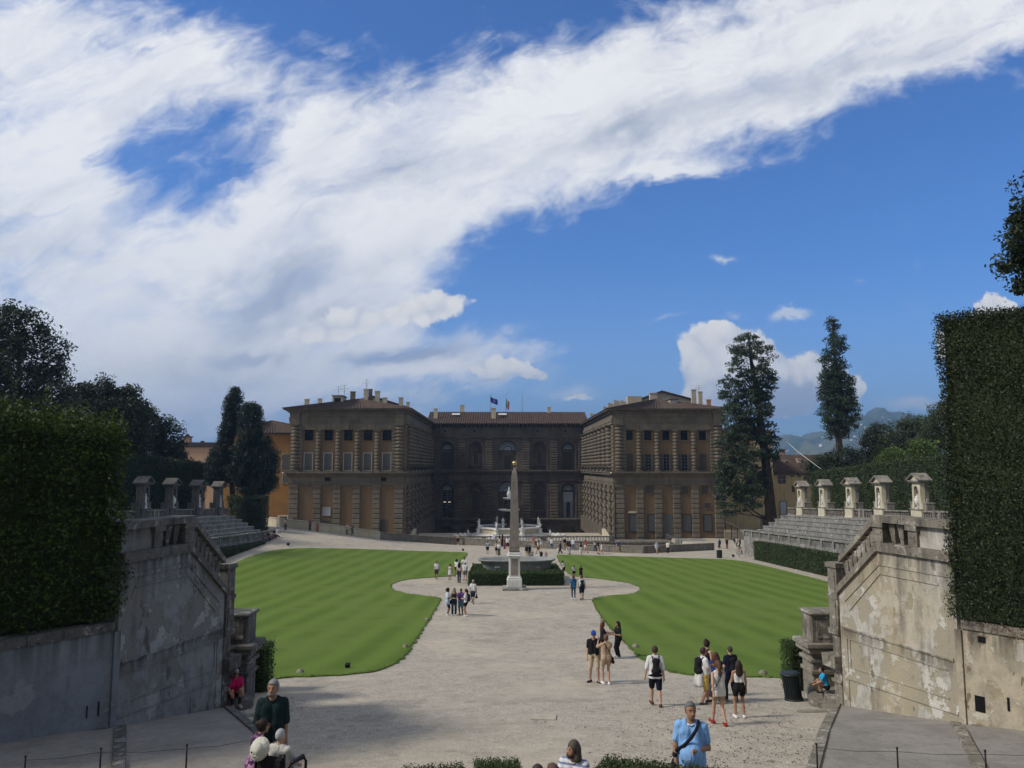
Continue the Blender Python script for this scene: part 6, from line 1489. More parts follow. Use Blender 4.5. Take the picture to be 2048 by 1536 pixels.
# the two cypress clumps
B_ = px_tree(460, 1005, 122)
tree('cypress', B_, lobes_from([(467, 815, 15, 40), (464, 845, 13, 30), (452, 890, 12, 28), (448, 870, 8, 22), (440, 925, 22, 32), (432, 945, 20, 26), (455, 945, 16, 20), (469, 787, 7, 18)], 122, B_), 420, 110, .26, .75, MT['cyp'], MT['bark'], trunk_px([(466, 1005, 6), (462, 950, 4), (466, 880, 3), (468, 800, 1.2)], 122, B_), 'slender cypress with bare forked trunk, left of the pair', group='cypresses left of the palace', seed=54, limbs=12, shell=.55, zsq=1.0)
B_ = px_tree(500, 1005, 120)
tree('cypress', B_, lobes_from([(503, 850, 19, 44), (497, 830, 10, 24), (514, 845, 9, 30), (500, 910, 32, 50), (530, 925, 22, 48), (485, 930, 22, 45), (505, 965, 38, 34), (540, 945, 12, 34)], 120, B_), 600, 115, .26, .85, MT['cyp'], MT['bark'], trunk_px([(492, 1010, 6), (495, 950, 4), (500, 850, 2)], 120, B_), 'broad full cypress nearer the palace, right of the pair', group='cypresses left of the palace', seed=55, limbs=8, shell=.6, zsq=1.0)
# right: leaning conifer, tall conifer, mixed trees
B_ = px_tree(1541, 1040, 124)
lb = [(1495, 690, 32, 30), (1490, 730, 42, 36), (1520, 760, 34, 40), (1475, 775, 36, 40), (1500, 820, 52, 46), (1470, 850, 34, 50), (1535, 800, 22, 50), (1465, 910, 32, 50), (1500, 890, 44, 50), (1480, 960, 48, 46), (1500, 1000, 34, 30), (1460, 1005, 24, 34), (1545, 900, 16, 36), (1448, 960, 18, 50), (1540, 860, 16, 20), (1515, 965, 26, 30), (1442, 1010, 12, 22), (1475, 700, 14, 20), (1530, 715, 18, 24)]
tree('leaning_conifer', B_, lobes_from(lb, 124, B_), 900, 54, .34, .84, MT['con'], MT['bark'], trunk_px([(1543, 1045, 12), (1536, 960, 9.5), (1526, 880, 8), (1514, 790, 5.5), (1502, 720, 3.5), (1496, 665, 1.5)], 124, B_), 'huge dark conifer with leaning trunk at the right corner of the palace', seed=56, limbs=70, shell=.25, zsq=.55)
B_ = px_tree(1677, 905, 150)
tree('tall_conifer', B_, lobes_from([(1664, 655, 12, 22), (1668, 690, 22, 26), (1666, 730, 30, 36), (1672, 780, 36, 44), (1678, 830, 40, 40), (1692, 790, 24, 44), (1655, 790, 20, 50), (1680, 862, 24, 18), (1665, 640, 7, 10)], 150, B_), 640, 56, .36, .88, MT['con'], MT['bark'], trunk_px([(1680, 915, 7), (1676, 850, 6), (1672, 750, 4), (1665, 650, 1.5)], 150, B_), 'tall narrow conifer against blue hills, standing alone at the right', seed=57, limbs=50, shell=.3, zsq=.6)
TR = [(1675, 935, 118, [(1660, 930, 34, 26), (1640, 945, 26, 24), (1690, 920, 34, 26), (1700, 945, 40, 24)], 'oak', 'dull dark green bushy tree above the far end of the right hedge', 58),
      (1745, 930, 126, [(1745, 895, 26, 40), (1735, 920, 36, 26), (1757, 865, 16, 22), (1730, 870, 12, 18), (1770, 910, 20, 26)], 'oak', 'dark feathery tree with a thin top before the hills', 59),
      (1800, 930, 122, [(1800, 870, 30, 36), (1785, 890, 24, 26), (1830, 855, 22, 30), (1820, 895, 40, 30), (1850, 860, 26, 36)], 'oliv', 'grey-green tree with broken crown left of the tall right hedge', 60),
      (1785, 960, 104, [(1785, 920, 24, 24), (1800, 935, 26, 18), (1772, 930, 16, 16)], 'grn', 'small bright green tree above the right terrace hedge', 61),
      (1850, 960, 96, [(1850, 910, 26, 30), (1865, 940, 24, 40), (1840, 930, 18, 20), (1860, 985, 20, 40)], 'grn', 'yellow-green tree beside the tall right hedge', 62),
      (1900, 900, 112, [(1905, 850, 50, 50), (1870, 880, 26, 40)], 'oliv', 'olive green tree mostly hidden by the tall right hedge', 63)]
for (px, pb, Y, L_, mt_, lab, sd_) in TR:
    B_ = px_tree(px, 1010, Y); tree('leafy_tree', B_, lobes_from(L_, Y, B_), 260, 60, .30, 1.0, MT[mt_], MT['bark'], trunk_px([(px, 1010, 5), (px, 940, 4), (px, pb - 50, 1.5)], Y, B_), lab, group='trees behind the right terrace', seed=sd_, limbs=16, shell=.35)
# branch of the big tree that leans in at the right edge, above the tall hedge
B_ = (20.6, 24.5, -1.5)
tree('overhanging_tree', B_, lobes_from([(2005, 480, 48, 46), (1992, 545, 44, 32), (2028, 400, 40, 56), (1985, 445, 28, 16), (1978, 540, 26, 10), (1980, 505, 28, 20), (2015, 590, 40, 20), (2040, 520, 50, 60), (2090, 500, 60, 80), (2030, 575, 30, 14), (2035, 360, 12, 18), (2150, 420, 70, 110), (2110, 560, 70, 60)], 26, B_), 420, 80, .14, .36, MT['hedgeR'], MT['bark'], trunk_px([(2230, 1010, 22), (2210, 800, 18), (2170, 640, 13), (2120, 520, 8), (2090, 420, 3)], 26, B_), 'dark tree leaning in over the tall hedge at the right edge', seed=64, limbs=46, shell=.25)
# the white guy cable from the conifer
a, b = at(1556, 868, 126), at(1642, 938, 112); mb = MB(); mb.tube([a, (a + b) / 2 + Vector((0, 0, -.25)), b], .035, 5); o = mb.build('guy_cable', MT['white']); tag(o, 'pale steel guy cable running from the leaning conifer to the right hedge', 'cable')

# ------------------------------------------------------------------ low box hedges at the very front
def front_hedge(pxs, Y, w, top, label, seed, zb=-6.2):
    # px and top give the back edge of the clipped top; the hedge stands nearer by its width
    a, b = at(pxs[0], top[0], Y[0]), at(pxs[1], top[1], Y[1]); s = (b - a)
    hedge('hedge', [(a.x, a.y - w), (b.x, b.y - w)], w, lambda x, y: zb, lambda x, y: a.z + (b.z - a.z) * max(0, min(1, (x - a.x) / s.x)) - .03, 100, .036, .022, MT['box'], MT['twig'], label, 'hedge', 'low box hedges in the foreground', seed=seed)
front_hedge((1180, 1425), (12.1, 11.3), .55, (1504, 1532), 'low clipped box hedge in front of the man in the blue polo shirt', 71)
front_hedge((1165, 1440), (11.3, 10.7), .85, (1530, 1545), 'lower front step of box hedge at the bottom edge, right of centre', 72)
front_hedge((952, 1037), (11.2, 11.2), .42, (1513, 1512), 'short block of box hedge at the bottom edge, left of centre', 73)
front_hedge((825, 942), (10.7, 10.9), .5, (1529, 1521), 'low box hedge run at the bottom edge, farthest left of the box hedges', 74)
front_hedge((945, 1045), (10.6, 10.6), .5, (1535, 1533), 'lower box hedge strip below the short block at the bottom edge', 75)

# ------------------------------------------------------------------ figures: rounded-cone bodies meshed as one surface
def surf_nets(Fv, org, h):
    nx, ny, nz = Fv.shape; S = Fv < 0
    c = np.zeros((nx - 1, ny - 1, nz - 1), np.int32)
    for i in (0, 1):
        for j in (0, 1):
            for k in (0, 1): c += S[i:nx - 1 + i, j:ny - 1 + j, k:nz - 1 + k]
    act = (c > 0) & (c < 8)
    acc = np.zeros(act.shape + (3,)); cnt = np.zeros(act.shape)
    cor = [(i, j, k) for i in (0, 1) for j in (0, 1) for k in (0, 1)]
    sl = lambda o: Fv[o[0]:nx - 1 + o[0], o[1]:ny - 1 + o[1], o[2]:nz - 1 + o[2]]
    for a in cor:
        for ax in range(3):
            if a[ax] == 0:
                b = list(a); b[ax] = 1; fa, fb = sl(a), sl(tuple(b)); m_ = (fa < 0) != (fb < 0)
                t = np.where(m_, fa / np.where(m_, fa - fb, 1), 0); P = np.zeros(act.shape + (3,)); P[...] = a; P[..., ax] += t
                acc += P * m_[..., None]; cnt += m_
    idx = -np.ones(act.shape, np.int64); n = int(act.sum()); idx[act] = np.arange(n)
    I = np.argwhere(act); V_ = (I + acc[act] / np.maximum(cnt[act], 1)[:, None]) * h + org
    Q = []
    for ax in range(3):
        o = [t for t in range(3) if t != ax]
        lo = [slice(1, -1)] * 3; hi = [slice(1, -1)] * 3; lo[ax] = slice(0, -1); hi[ax] = slice(1, None)
        a, b = S[tuple(lo)], S[tuple(hi)]; E = np.argwhere(a != b)
        if len(E) == 0: continue
        fl = a[tuple(E.T)]
        base = E.copy(); base[:, o[0]] += 1; base[:, o[1]] += 1
        def cell(d0_, d1_):
            c_ = base.copy(); c_[:, o[0]] -= d0_; c_[:, o[1]] -= d1_; return idx[tuple(c_.T)]
        q = np.stack([cell(1, 1), cell(0, 1), cell(0, 0), cell(1, 0)], 1)
        if ax == 1: fl = ~fl
        q[~fl] = q[~fl][:, ::-1]; Q.append(q)
    Q = np.concatenate(Q); Q = Q[(Q >= 0).all(1)]
    return V_, Q
def rcone(P, a, b, ra, rb):
    a = np.asarray(a, float); b = np.asarray(b, float); ab = b - a; t = np.clip(((P - a) @ ab) / max(ab @ ab, 1e-9), 0, 1)
    return np.linalg.norm(P - a - t[..., None] * ab, axis=-1) - (ra + (rb - ra) * t)
def ell(P, c, r_):
    q = (P - np.asarray(c)) / np.asarray(r_); l = np.linalg.norm(q, axis=-1); return (l - 1) * min(r_)
def smin(a, b, k):
    if a is None: return b
    h_ = np.clip(.5 + .5 * (b - a) / k, 0, 1); return b + (a - b) * h_ - k * h_ * (1 - h_)
class Shape:
    # prims: ('c', a, b, ra, rb) or ('e', centre, radii); grow: offset; cuts: functions of P to intersect with
    def __init__(s, prims, grow=0., k=.03, cuts=()): s.p = prims; s.g = grow; s.k = k; s.c = cuts
    def mesh(s, h):
        lo = np.full(3, 1e9); hi = -lo
        for q in s.p:
            pts = ((q[1], q[3]), (q[2], q[4])) if q[0] == 'c' else ((q[1], max(q[2])),)
            for c_, r_ in pts: lo = np.minimum(lo, np.asarray(c_) - r_); hi = np.maximum(hi, np.asarray(c_) + r_)
        lo -= s.g + 2.5 * h; hi += s.g + 2.5 * h; n = np.ceil((hi - lo) / h).astype(int) + 1
        ax = [lo[i] + h * np.arange(n[i]) for i in range(3)]; P = np.stack(np.meshgrid(*ax, indexing='ij'), -1)
        D_ = None
        for q in s.p: D_ = smin(D_, rcone(P, *q[1:]) if q[0] == 'c' else ell(P, *q[1:]), s.k)
        D_ = D_ - s.g
        for f in s.c: D_ = np.maximum(D_, f(P))
        return surf_nets(D_, lo, h)
_cm = {}
def clothmat(c):                                # woven cloth with soft folds
    m, t, b, pos, o = newmat('cloth'); oc = N(t, 'ShaderNodeTexCoord').outputs['Object']
    f = noise(t, vscale(t, oc, (1, 1, .45)), 9., 3, .55, 1.2); w_ = noise(t, oc, 60., 2, .5); k = mth(t, 'MULTIPLY_ADD', w_, .3, .85)
    setb(t, b, mixc(t, 1., c, N(t, 'ShaderNodeCombineColor', k, k, k).outputs[0], 'MULTIPLY'), .9, f, .9, .045, .12); return m
def cloth(c, pat=None):
    key = (tuple(round(x, 3) for x in c), pat)
    if key not in _cm:
        if pat is None: _cm[key] = clothmat(c)
        else:
            m, t, b, pos, o = newmat('patterned_cloth'); oc = N(t, 'ShaderNodeTexCoord').outputs['Object']
            if pat[0] == 'stripe':
                z = N(t, 'ShaderNodeSeparateXYZ', oc).outputs[2]; f = sstep(t, mth(t, 'SINE', mth(t, 'MULTIPLY', z, 6.283 / pat[2])), .1, .4)
            else: f = sstep(t, noise(t, oc, pat[2], 3, .6, 1.0), .5, .54)
            setb(t, b, mixc(t, f, c, pat[1]), .85); _cm[key] = m
    return _cm[key]
SKIN = {'fair': (.50, .31, .22), 'tan': (.36, .20, .125), 'brown': (.19, .10, .06), 'dark': (.085, .045, .03), 'red': (.42, .22, .15)}
_sk = {}
def skin(k):
    if k not in _sk: _sk[k] = plain('skin_' + k, SKIN[k], .55, .08, 9.)
    return _sk[k]
ARM = {'down': ((.14, -.04, -1), (.04, .13, -1)), 'fwd': ((.10, .38, -1), (.02, .65, -.8)), 'back': ((.14, -.38, -1), (.08, -.12, -1)), 'bent': ((.22, .02, -1), (-.55, .78, .05)),
       'front': ((.12, .35, -1), (-.3, .95, .12)), 'photo': ((.22, .75, -.35), (-.28, .55, .85)), 'out': ((.35, .45, -.9), (.25, .95, .05)), 'fold': ((.18, .18, -1), (-.95, .5, .1)), 'hip': ((.6, -.2, -.8), (-.75, .35, -.45)),
       'up': ((.5, .2, .7), (-.2, .2, 1)), 'knee': ((.12, .5, -.85), (-.15, .85, -.45)), 'side': ((.3, .0, -1), (.2, .1, -1))}
EYE = plain('dark_eye', (.02, .015, .012), .3, .05); LIP = plain('lips', (.32, .12, .10), .5, .05); SOLE = {}
def unit(v): v = np.asarray(v, float); return v / np.linalg.norm(v)
def joints(H, pose):
    s = H / 1.75; J = {}
    lean = R(pose.get('lean', 0)); pz = .93 * s + pose.get('pz', 0) * 1.0; pv = np.array([0, 0, pz]); J['pv'] = pv
    if 'seat' in pose: pv = np.array([0, 0, pose['seat'] + .10 * s]); J['pv'] = pv
    def U(x, y, z):                              # a point of the upright trunk, leaned about the pelvis
        p_ = np.array([x * s, y * s, (z - .93) * s]); c, n_ = math.cos(lean), math.sin(lean)
        return pv + np.array([p_[0], p_[1] * c + p_[2] * n_, p_[2] * c - p_[1] * n_])
    J['U'] = U; J['s'] = s
    W_ = 1.
    J['hipL'], J['hipR'] = U(-.092 * W_, 0, .90), U(.092 * W_, 0, .90)
    ft = pose.get('feet', ((-.10, 0, 0), (.10, 0, 0)))
    for sd_, f, sx in (('L', ft[0], -1), ('R', ft[1], 1)):
        an = np.array([f[0] * s, f[1] * s, .085 * s + f[2] * s]); hp = J['hip' + sd_]; d = an - hp; L = np.linalg.norm(d); l1, l2 = .43 * s, .415 * s
        if L > (l1 + l2) * .999: an = hp + d / L * (l1 + l2) * .999; L = (l1 + l2) * .999
        a = (l1 * l1 - l2 * l2 + L * L) / (2 * L); hh = math.sqrt(max(0, l1 * l1 - a * a)); dn = (an - hp) / L
        kd = np.array([sx * .08, 1., .25 if 'seat' in pose else .05]); kd = kd - dn * (kd @ dn); kd = unit(kd)
        J['kn' + sd_] = hp + dn * a + kd * hh; J['an' + sd_] = an; J['toe' + sd_] = unit(np.array([sx * .18 + (f[3] if len(f) > 3 else 0), 1., -.0]))
    ar = pose.get('arms', ('down', 'down'))
    c, n_ = math.cos(lean), math.sin(lean)
    for sd_, a, sx in (('L', ar[0], -1), ('R', ar[1], 1)):
        sh = U(sx * .172 * pose.get('sw', 1.), 0, 1.41); u, f = ARM[a] if isinstance(a, str) else a
        u = unit((u[0] * sx, u[1], u[2])); f = unit((f[0] * sx, f[1], f[2])); J['sh' + sd_] = sh; J['el' + sd_] = sh + u * .295 * s; J['wr' + sd_] = J['el' + sd_] + f * .255 * s; J['fd' + sd_] = f
    return J
def Hd(J, yaw):                                # head frame
    s = J['s']; c, n_ = math.cos(R(-yaw)), math.sin(R(-yaw)); o = J['U'](0, .02, 1.635)
    def h_(x, y, z): return o + np.array([(x * c - y * n_) * s, (x * n_ + y * c) * s, z * s])
    return h_
def body_prims(J, w=1., belly=0., fem=False, arms=True, headyaw=0.):
    U, s = J['U'], J['s']; p_ = []
    hip = 1.08 if fem else 1.0; wa = .90 if fem else 1.0
    for sx in (-1, 1):
        p_ += [('c', U(sx * .075 * hip * w, -.01, .93), U(sx * .060 * wa * w, .005, 1.10), .105 * s * w * hip, .098 * s * w * wa), ('c', U(sx * .060 * wa * w, .005, 1.10), U(sx * .088 * w, .0, 1.33), .098 * s * w * wa, .100 * s * w)]
        if fem: p_.append(('e', U(sx * .075, .085, 1.27), (.068 * s, .06 * s, .066 * s)))
    if belly: p_.append(('e', U(0, .07 + .06 * belly, 1.07), (.145 * s * w, (.10 + .06 * belly) * s, .155 * s)))
    p_.append(('c', U(-.135, -.005, 1.40), U(.135, -.005, 1.40), .058 * s, .058 * s)); p_.append(('c', U(-.07, -.005, 1.45), U(.07, -.005, 1.45), .045 * s, .045 * s)); p_.append(('c', U(0, -.005, 1.42), U(0, .008, 1.56), .060 * s, .052 * s))
    return p_
def head_prims(J, yaw):
    s = J['s']; h_ = Hd(J, yaw)
    return [('e', h_(0, -.012, .015), (.076 * s, .095 * s, .100 * s)), ('e', h_(0, .03, -.045), (.060 * s, .068 * s, .075 * s)), ('c', h_(0, .085, .0), h_(0, .106, -.03), .010 * s, .014 * s),
            ('e', h_(-.078, -.012, -.012), (.012 * s, .02 * s, .03 * s)), ('e', h_(.078, -.012, -.012), (.012 * s, .02 * s, .03 * s)), ('e', h_(0, .06, -.095), (.03 * s, .026 * s, .022 * s))]
def arm_prims(J, frac=1., fore=True, w=1., hand=True):
    s = J['s']; o = []
    for d in 'LR':
        a, e, r_ = J['sh' + d], J['el' + d], J['wr' + d]
        if frac > 0: o.append(('c', a, a + (e - a) * min(1, frac), .054 * s * w, (.054 - .013 * min(1, frac)) * s * w))
        if fore: ff = 1.0 if frac <= 1 else frac - 1; o.append(('c', e, e + (r_ - e) * ff, .042 * s * w, (.042 - .014 * ff) * s * w))
        if hand: f = J['fd' + d]; o.append(('c', r_, r_ + f * .075 * s, .026 * s, .036 * s))
    return o
def leg_prims(J, f0=0., f1=2., w=1.):           # 0..1 thigh, 1..2 shin
    s = J['s']; o = []
    for d in 'LR':
        a, k, n_ = J['hip' + d], J['kn' + d], J['an' + d]
        t = min(1., f1); o.append(('c', a, a + (k - a) * t, .092 * s * w, (.092 - .037 * t) * s * w))
        if f1 > 1: t = f1 - 1; o.append(('c', k, k + (n_ - k) * .35 * min(1, t / .35), .055 * s * w, .056 * s * w)); o.append(('c', k + (n_ - k) * .35, k + (n_ - k) * max(.36, t), .056 * s * w, .037 * s * w)) if t > .36 else None
    return o
def shoe_prims(J):
    s = J['s']; o = []
    for d in 'LR':
        a, t = J['an' + d], J['toe' + d]; z = a[2] - .05 * s
        b = np.array([a[0], a[1], z]); o.append(('c', b - t * .045 * s, b + t * .15 * s, .040 * s, .034 * s)); o.append(('c', a + np.array([0, 0, .0]), b, .038 * s, .042 * s))
    return o
def fingers(J, d):
    # palm is in the body surface; five bent fingers and the thumb root inside it
    s = J['s']; f = J['fd' + d]; w = J['wr' + d]; sx = -1 if d == 'L' else 1
    side = np.cross(f, np.array([sx * 1., .2, .0])); side = unit(side) if np.linalg.norm(side) > .1 else np.array([0, 1., 0]); nrm = np.cross(side, f) * sx
    mb = MB()
    for k, (o, L) in enumerate(((-.028, .066), (-.009, .075), (.010, .071), (.028, .055))):
        p0 = w + f * .075 * s + side * o * s; c = unit(f * 1. - nrm * .30); p1 = p0 + c * L * .55 * s; c2 = unit(f * .8 - nrm * .75); p2 = p1 + c2 * L * .5 * s
        mb.tube([tuple(p0 - f * .015), tuple(p1), tuple(p2)], [.0105 * s, .0095 * s, .007 * s], 5)
    p0 = w + f * .03 * s - side * .024 * s; p1 = p0 + unit(f * .75 - side * .7) * .04 * s; p2 = p1 + unit(f * .95 - side * .2) * .032 * s; mb.tube([tuple(p0), tuple(p1), tuple(p2)], [.012 * s, .011 * s, .008 * s], 5)
    return mb
NPERSON = [0]
def garment(nm, shape, h, m, par):
    V_, Q = shape.mesh(h)
    if len(Q): return mesh_np(nm, V_, Q, m, par, True)
def person(loc, H, heading, label, top=None, bottom=None, hair=('short', (.05, .035, .025)), shoes=(.03, .03, .03), sk='fair', pose=None, h=.022, w=1., belly=0., fem=False, headyaw=0., hat=None, sun=False, beard=None, group=None, face=True):
    pose = pose or {}; J = joints(H, pose); s = J['s']; U = J['U']; hd = Hd(J, headyaw)
    body = body_prims(J, w, belly, fem) + head_prims(J, headyaw) + arm_prims(J, w=w) + leg_prims(J, w=w if w < 1.15 else w * .95)
    for d in 'LR': body.append(('c', J['an' + d], J['an' + d] + J['toe' + d] * .13 * s - np.array([0, 0, .055 * s]), .034 * s, .028 * s))
    V_, Q = Shape(body, 0, .022).mesh(h)
    mi = np.zeros(len(Q), int); ev = []; eq = []; em = []
    def addmb(mb, mm):
        off = len(V_) + len(ev); ev.extend(mb.v)
        for f in mb.f:
            if len(f) == 4: eq.append([i + off for i in f]); em.append(mm)
            elif len(f) > 4:
                for k in range(1, len(f) - 2, 2): eq.append([f[0] + off, f[k] + off, f[k + 1] + off, f[min(k + 2, len(f) - 1)] + off]); em.append(mm)
            else: eq.append([f[0] + off, f[1] + off, f[2] + off, f[2] + off]); em.append(mm)
    for d in 'LR': addmb(fingers(J, d), 0)
    if face:
        for sx in (-1, 1):
            if not sun: mb = MB(); mb.lathe([(.004 * s, -.006 * s), (.011 * s, 0), (.004 * s, .006 * s)], 6, tuple(hd(sx * .030, .083, .005))); addmb(mb, 1)
            mb = MB(); mb.tube([tuple(hd(sx * .015, .088, .026)), tuple(hd(sx * .032, .086, .031)), tuple(hd(sx * .048, .074, .024))], .005 * s, 4); addmb(mb, 1)
        mb = MB(); mb.tube([tuple(hd(-.022, .090, -.058)), tuple(hd(0, .098, -.057)), tuple(hd(.022, .090, -.058))], .0065 * s, 4); addmb(mb, 2)
    allV = np.concatenate([V_, np.array(ev)]) if ev else V_; 
    eq = [q if q[2] != q[3] else q for q in eq]
    # triangles would repeat a corner; keep quads only
    keep = [i for i, q in enumerate(eq) if len(set(q)) == 4]; eq = [eq[i] for i in keep]; em = [em[i] for i in keep]
    allQ = np.concatenate([Q, np.array(eq)]) if eq else Q
    o = mesh_np('person', allV, allQ, [skin(sk), EYE, LIP], None, True, np.concatenate([mi, np.array(em, int)]))
    tag(o, label, 'person', group); NPERSON[0] += 1
    loc = Vector(loc); o.location = loc; o.rotation_euler = (0, 0, -R(heading))
    zU = lambda z: U(0, 0, z); lean = R(pose.get('lean', 0)); axis = np.array([0, math.sin(lean), math.cos(lean)]); pv = J['pv']
    tz = lambda P: (P - pv) @ axis / s + .93                    # height along the trunk
    neck = U(0, .0, 1.56)
    def tors(extra=0): return body_prims(J, w * (1 + extra), belly, fem)
    if top:
        kind, col = top[0], top[1]; pat = top[2] if len(top) > 2 else None; m_ = cloth(col, pat)
        hem = {'tee': .86, 'polo': .85, 'shirt': .82, 'crop': 1.08, 'tank': .93, 'loose': .80, 'dress': .93, 'long': .86, 'jacket': .84, 'romper': .93, 'tunic': .74}[kind]
        slv = {'tee': .62, 'polo': .66, 'shirt': 1.0, 'crop': 0., 'tank': 0., 'loose': 0., 'dress': .25, 'long': 1.9, 'jacket': 1.9, 'romper': 1.15, 'tunic': .6}[kind]
        g = {'tank': .011, 'crop': .010, 'loose': .02, 'jacket': .026, 'shirt': .022, 'tunic': .03}.get(kind, .017)
        pr = [q for q in tors()]; pr = pr[:-1]                    # without the neck
        if kind in ('loose', 'tunic', 'shirt', 'tee', 'polo', 'jacket', 'long') and 'seat' not in pose:
            for sx in (-1, 1): pr.append(('c', U(sx * .075 * w, 0, 1.15), U(sx * .085 * w * (1.06 if fem else 1), 0, hem + .04), .10 * s * w, (.104 if hem > .8 else .115) * s * w))
        if kind == 'tank' or kind == 'crop' or kind == 'loose': pr = [q for q in pr if not (q[0] == 'c' and abs(q[3] - .058 * s) < 1e-6)] + [('c', U(-.085, -.005, 1.40), U(.085, -.005, 1.40), .045 * s, .045 * s)]
        if slv > 0: pr += arm_prims(J, slv, slv > 1.05, min(w, 1.0) * 1.06, False)
        sn = 1.455 if kind not in ('tank', 'crop', 'loose') else 1.44
        cuts = [lambda P: hem - tz(P), lambda P: (.078 * s) - np.linalg.norm(P - U(0, .035, 1.53), axis=-1)]
        if kind in ('tank', 'crop', 'loose'): cuts.append(lambda P: (.10 * s) - np.linalg.norm(P - U(0, .05, 1.50), axis=-1))
        cuts[0] = (lambda hm: (lambda P: (hm - tz(P)) * s))(hem)
        garment({'tee': 'shirt', 'polo': 'shirt', 'shirt': 'shirt', 'long': 'shirt', 'jacket': 'jacket', 'dress': 'dress', 'romper': 'romper', 'tunic': 'blouse'}.get(kind, 'top'), Shape(pr, g * s, .022, cuts), h, m_, o)
        if kind in ('polo', 'shirt') and h < .02:
            mb = MB(); ring = []
            for k in range(13): a = math.pi * 2 * (k / 12) + math.pi / 2; ring.append(tuple(U(.066 * math.cos(a), .012 + .068 * math.sin(a) * 1.0, 1.475 - .035 * max(0, math.sin(a)))))
            mb.tube(ring[0:], .010 * s, 5); mb.build('collar', cloth(top[3] if len(top) > 3 else (.75, .75, .74)), o, world=False)
    if bottom:
        kind, col = bottom[0], bottom[1]; m_ = cloth(col, bottom[2] if len(bottom) > 2 else None)
        wz = bottom[3] if len(bottom) > 3 else (1.05 if fem else 1.0)
        f1 = {'trousers': 1.95, 'shorts': .86, 'short': .42, 'leggings': 1.93, 'wide': 1.95, 'knee': 1.1, 'romper': .40}.get(kind, 0)
        cut = (lambda wq: (lambda P: (tz(P) - wq) * s))(wz)
        pel = [q for q in tors() if q[0] == 'c'][:4]
        if kind in ('skirt', 'long_skirt', 'mini', 'dress_skirt'):
            ln = {'skirt': .55, 'long_skirt': .12, 'mini': .68, 'dress_skirt': .50}[kind]; rad = {'skirt': .17, 'long_skirt': .19, 'mini': .15, 'dress_skirt': .19}[kind]
            pr = pel + [('c', U(sx * .06, 0, .95), np.array([sx * .07 * s, (J['knL'][1] + J['knR'][1]) / 2 * .5, ln * s + rad * s * .3]), .115 * s, rad * s * .8) for sx in (-1, 1)]
            garment('skirt', Shape(pr, .012 * s, .05, [cut, (lambda lz: (lambda P: lz * s - P[..., 2]))(ln)]), h, m_, o)
        else:
            g = {'leggings': .006, 'wide': .030, 'trousers': .018, 'shorts': .026, 'short': .02, 'knee': .024, 'romper': .026}[kind]
            pr = pel + leg_prims(J, 0, f1, w * (1.0 if kind != 'wide' else 1.05))
            if kind in ('wide', 'trousers'):
                for d in 'LR': pr.append(('c', J['kn' + d], J['kn' + d] + (J['an' + d] - J['kn' + d]) * .97, .055 * s, (.062 if kind == 'wide' else .044) * s))
            garment({'trousers': 'trousers', 'wide': 'trousers', 'leggings': 'leggings'}.get(kind, 'shorts'), Shape(pr, g * s, .02, [cut]), h, m_, o)
    if shoes is not None:
        for d in 'LR':
            a, t = J['an' + d], J['toe' + d]; z = a[2] - .048 * s; b = np.array([a[0], a[1], z])
            pr = [('c', b - t * .05 * s, b + t * .155 * s, .042 * s, .036 * s), ('c', a + np.array([0, 0, -.012 * s]), b, .041 * s, .044 * s)]
            garment('shoe', Shape(pr, .006 * s, .02, [(lambda zz: (lambda P: zz - P[..., 2]))(z - .036 * s)]), min(h, .02), cloth(shoes), o)
    def hl(P):
        c_, n_ = math.cos(R(-headyaw)), math.sin(R(-headyaw)); q = (P - hd(0, 0, 0)) / s; return q[..., 0] * c_ + q[..., 1] * n_, q[..., 1] * c_ - q[..., 0] * n_, q[..., 2]
    if hair:
        kind, col = hair; g = .016
        pr = [('e', hd(0, -.016, .022), (.079 * s, .097 * s, .102 * s))]; fr_ = hd(0, .15, -.05)
        cuts = [lambda P: (.158 if kind == 'cropped' else .15 if kind == 'short' else .135) * s - np.linalg.norm(P - fr_, axis=-1)]
        if kind in ('short', 'cropped'): cuts.append(lambda P: np.minimum(hl(P)[1] - .022, .072 - hl(P)[2]) * s)
        if kind == 'short': cuts.append(lambda P: (hd(0, 0, -.06)[2] - P[..., 2]))
        elif kind == 'cropped': g = .007; cuts.append(lambda P: (hd(0, 0, -.04)[2] - P[..., 2]))
        elif kind == 'afro': g = .045; cuts.append(lambda P: (hd(0, 0, -.07)[2] - P[..., 2]))
        elif kind == 'bun': pr.append(('e', hd(0, -.10, .06), (.042 * s, .042 * s, .042 * s))); cuts.append(lambda P: (hd(0, 0, -.085)[2] - P[..., 2]))
        elif kind == 'topbun': pr.append(('e', hd(0, -.055, .13), (.042 * s, .042 * s, .04 * s))); cuts.append(lambda P: (hd(0, 0, -.085)[2] - P[..., 2]))
        elif kind == 'tail': pr += [('c', hd(0, -.105, .045), hd(0, -.135, -.05), .03 * s, .034 * s), ('c', hd(0, -.135, -.05), hd(0, -.12, -.26), .034 * s, .012 * s)]
        elif kind == 'long': pr += [('c', hd(sx * .045, -.055, -.02), hd(sx * .055, -.09, -.27), .062 * s, .045 * s) for sx in (-1, 1)]; pr += [('c', hd(0, -.07, -.02), hd(0, -.10, -.30), .06 * s, .05 * s)]
        elif kind == 'bob': pr += [('c', hd(sx * .05, -.04, 0), hd(sx * .062, -.045, -.12), .05 * s, .05 * s) for sx in (-1, 1)]; pr += [('c', hd(0, -.06, 0), hd(0, -.075, -.12), .06 * s, .05 * s)]
        elif kind == 'curly': g = .03; pr += [('e', hd(sx * .06, -.05, -.10), (.07 * s, .07 * s, .11 * s)) for sx in (-1, 1)] + [('e', hd(0, -.08, -.14), (.08 * s, .06 * s, .12 * s))]
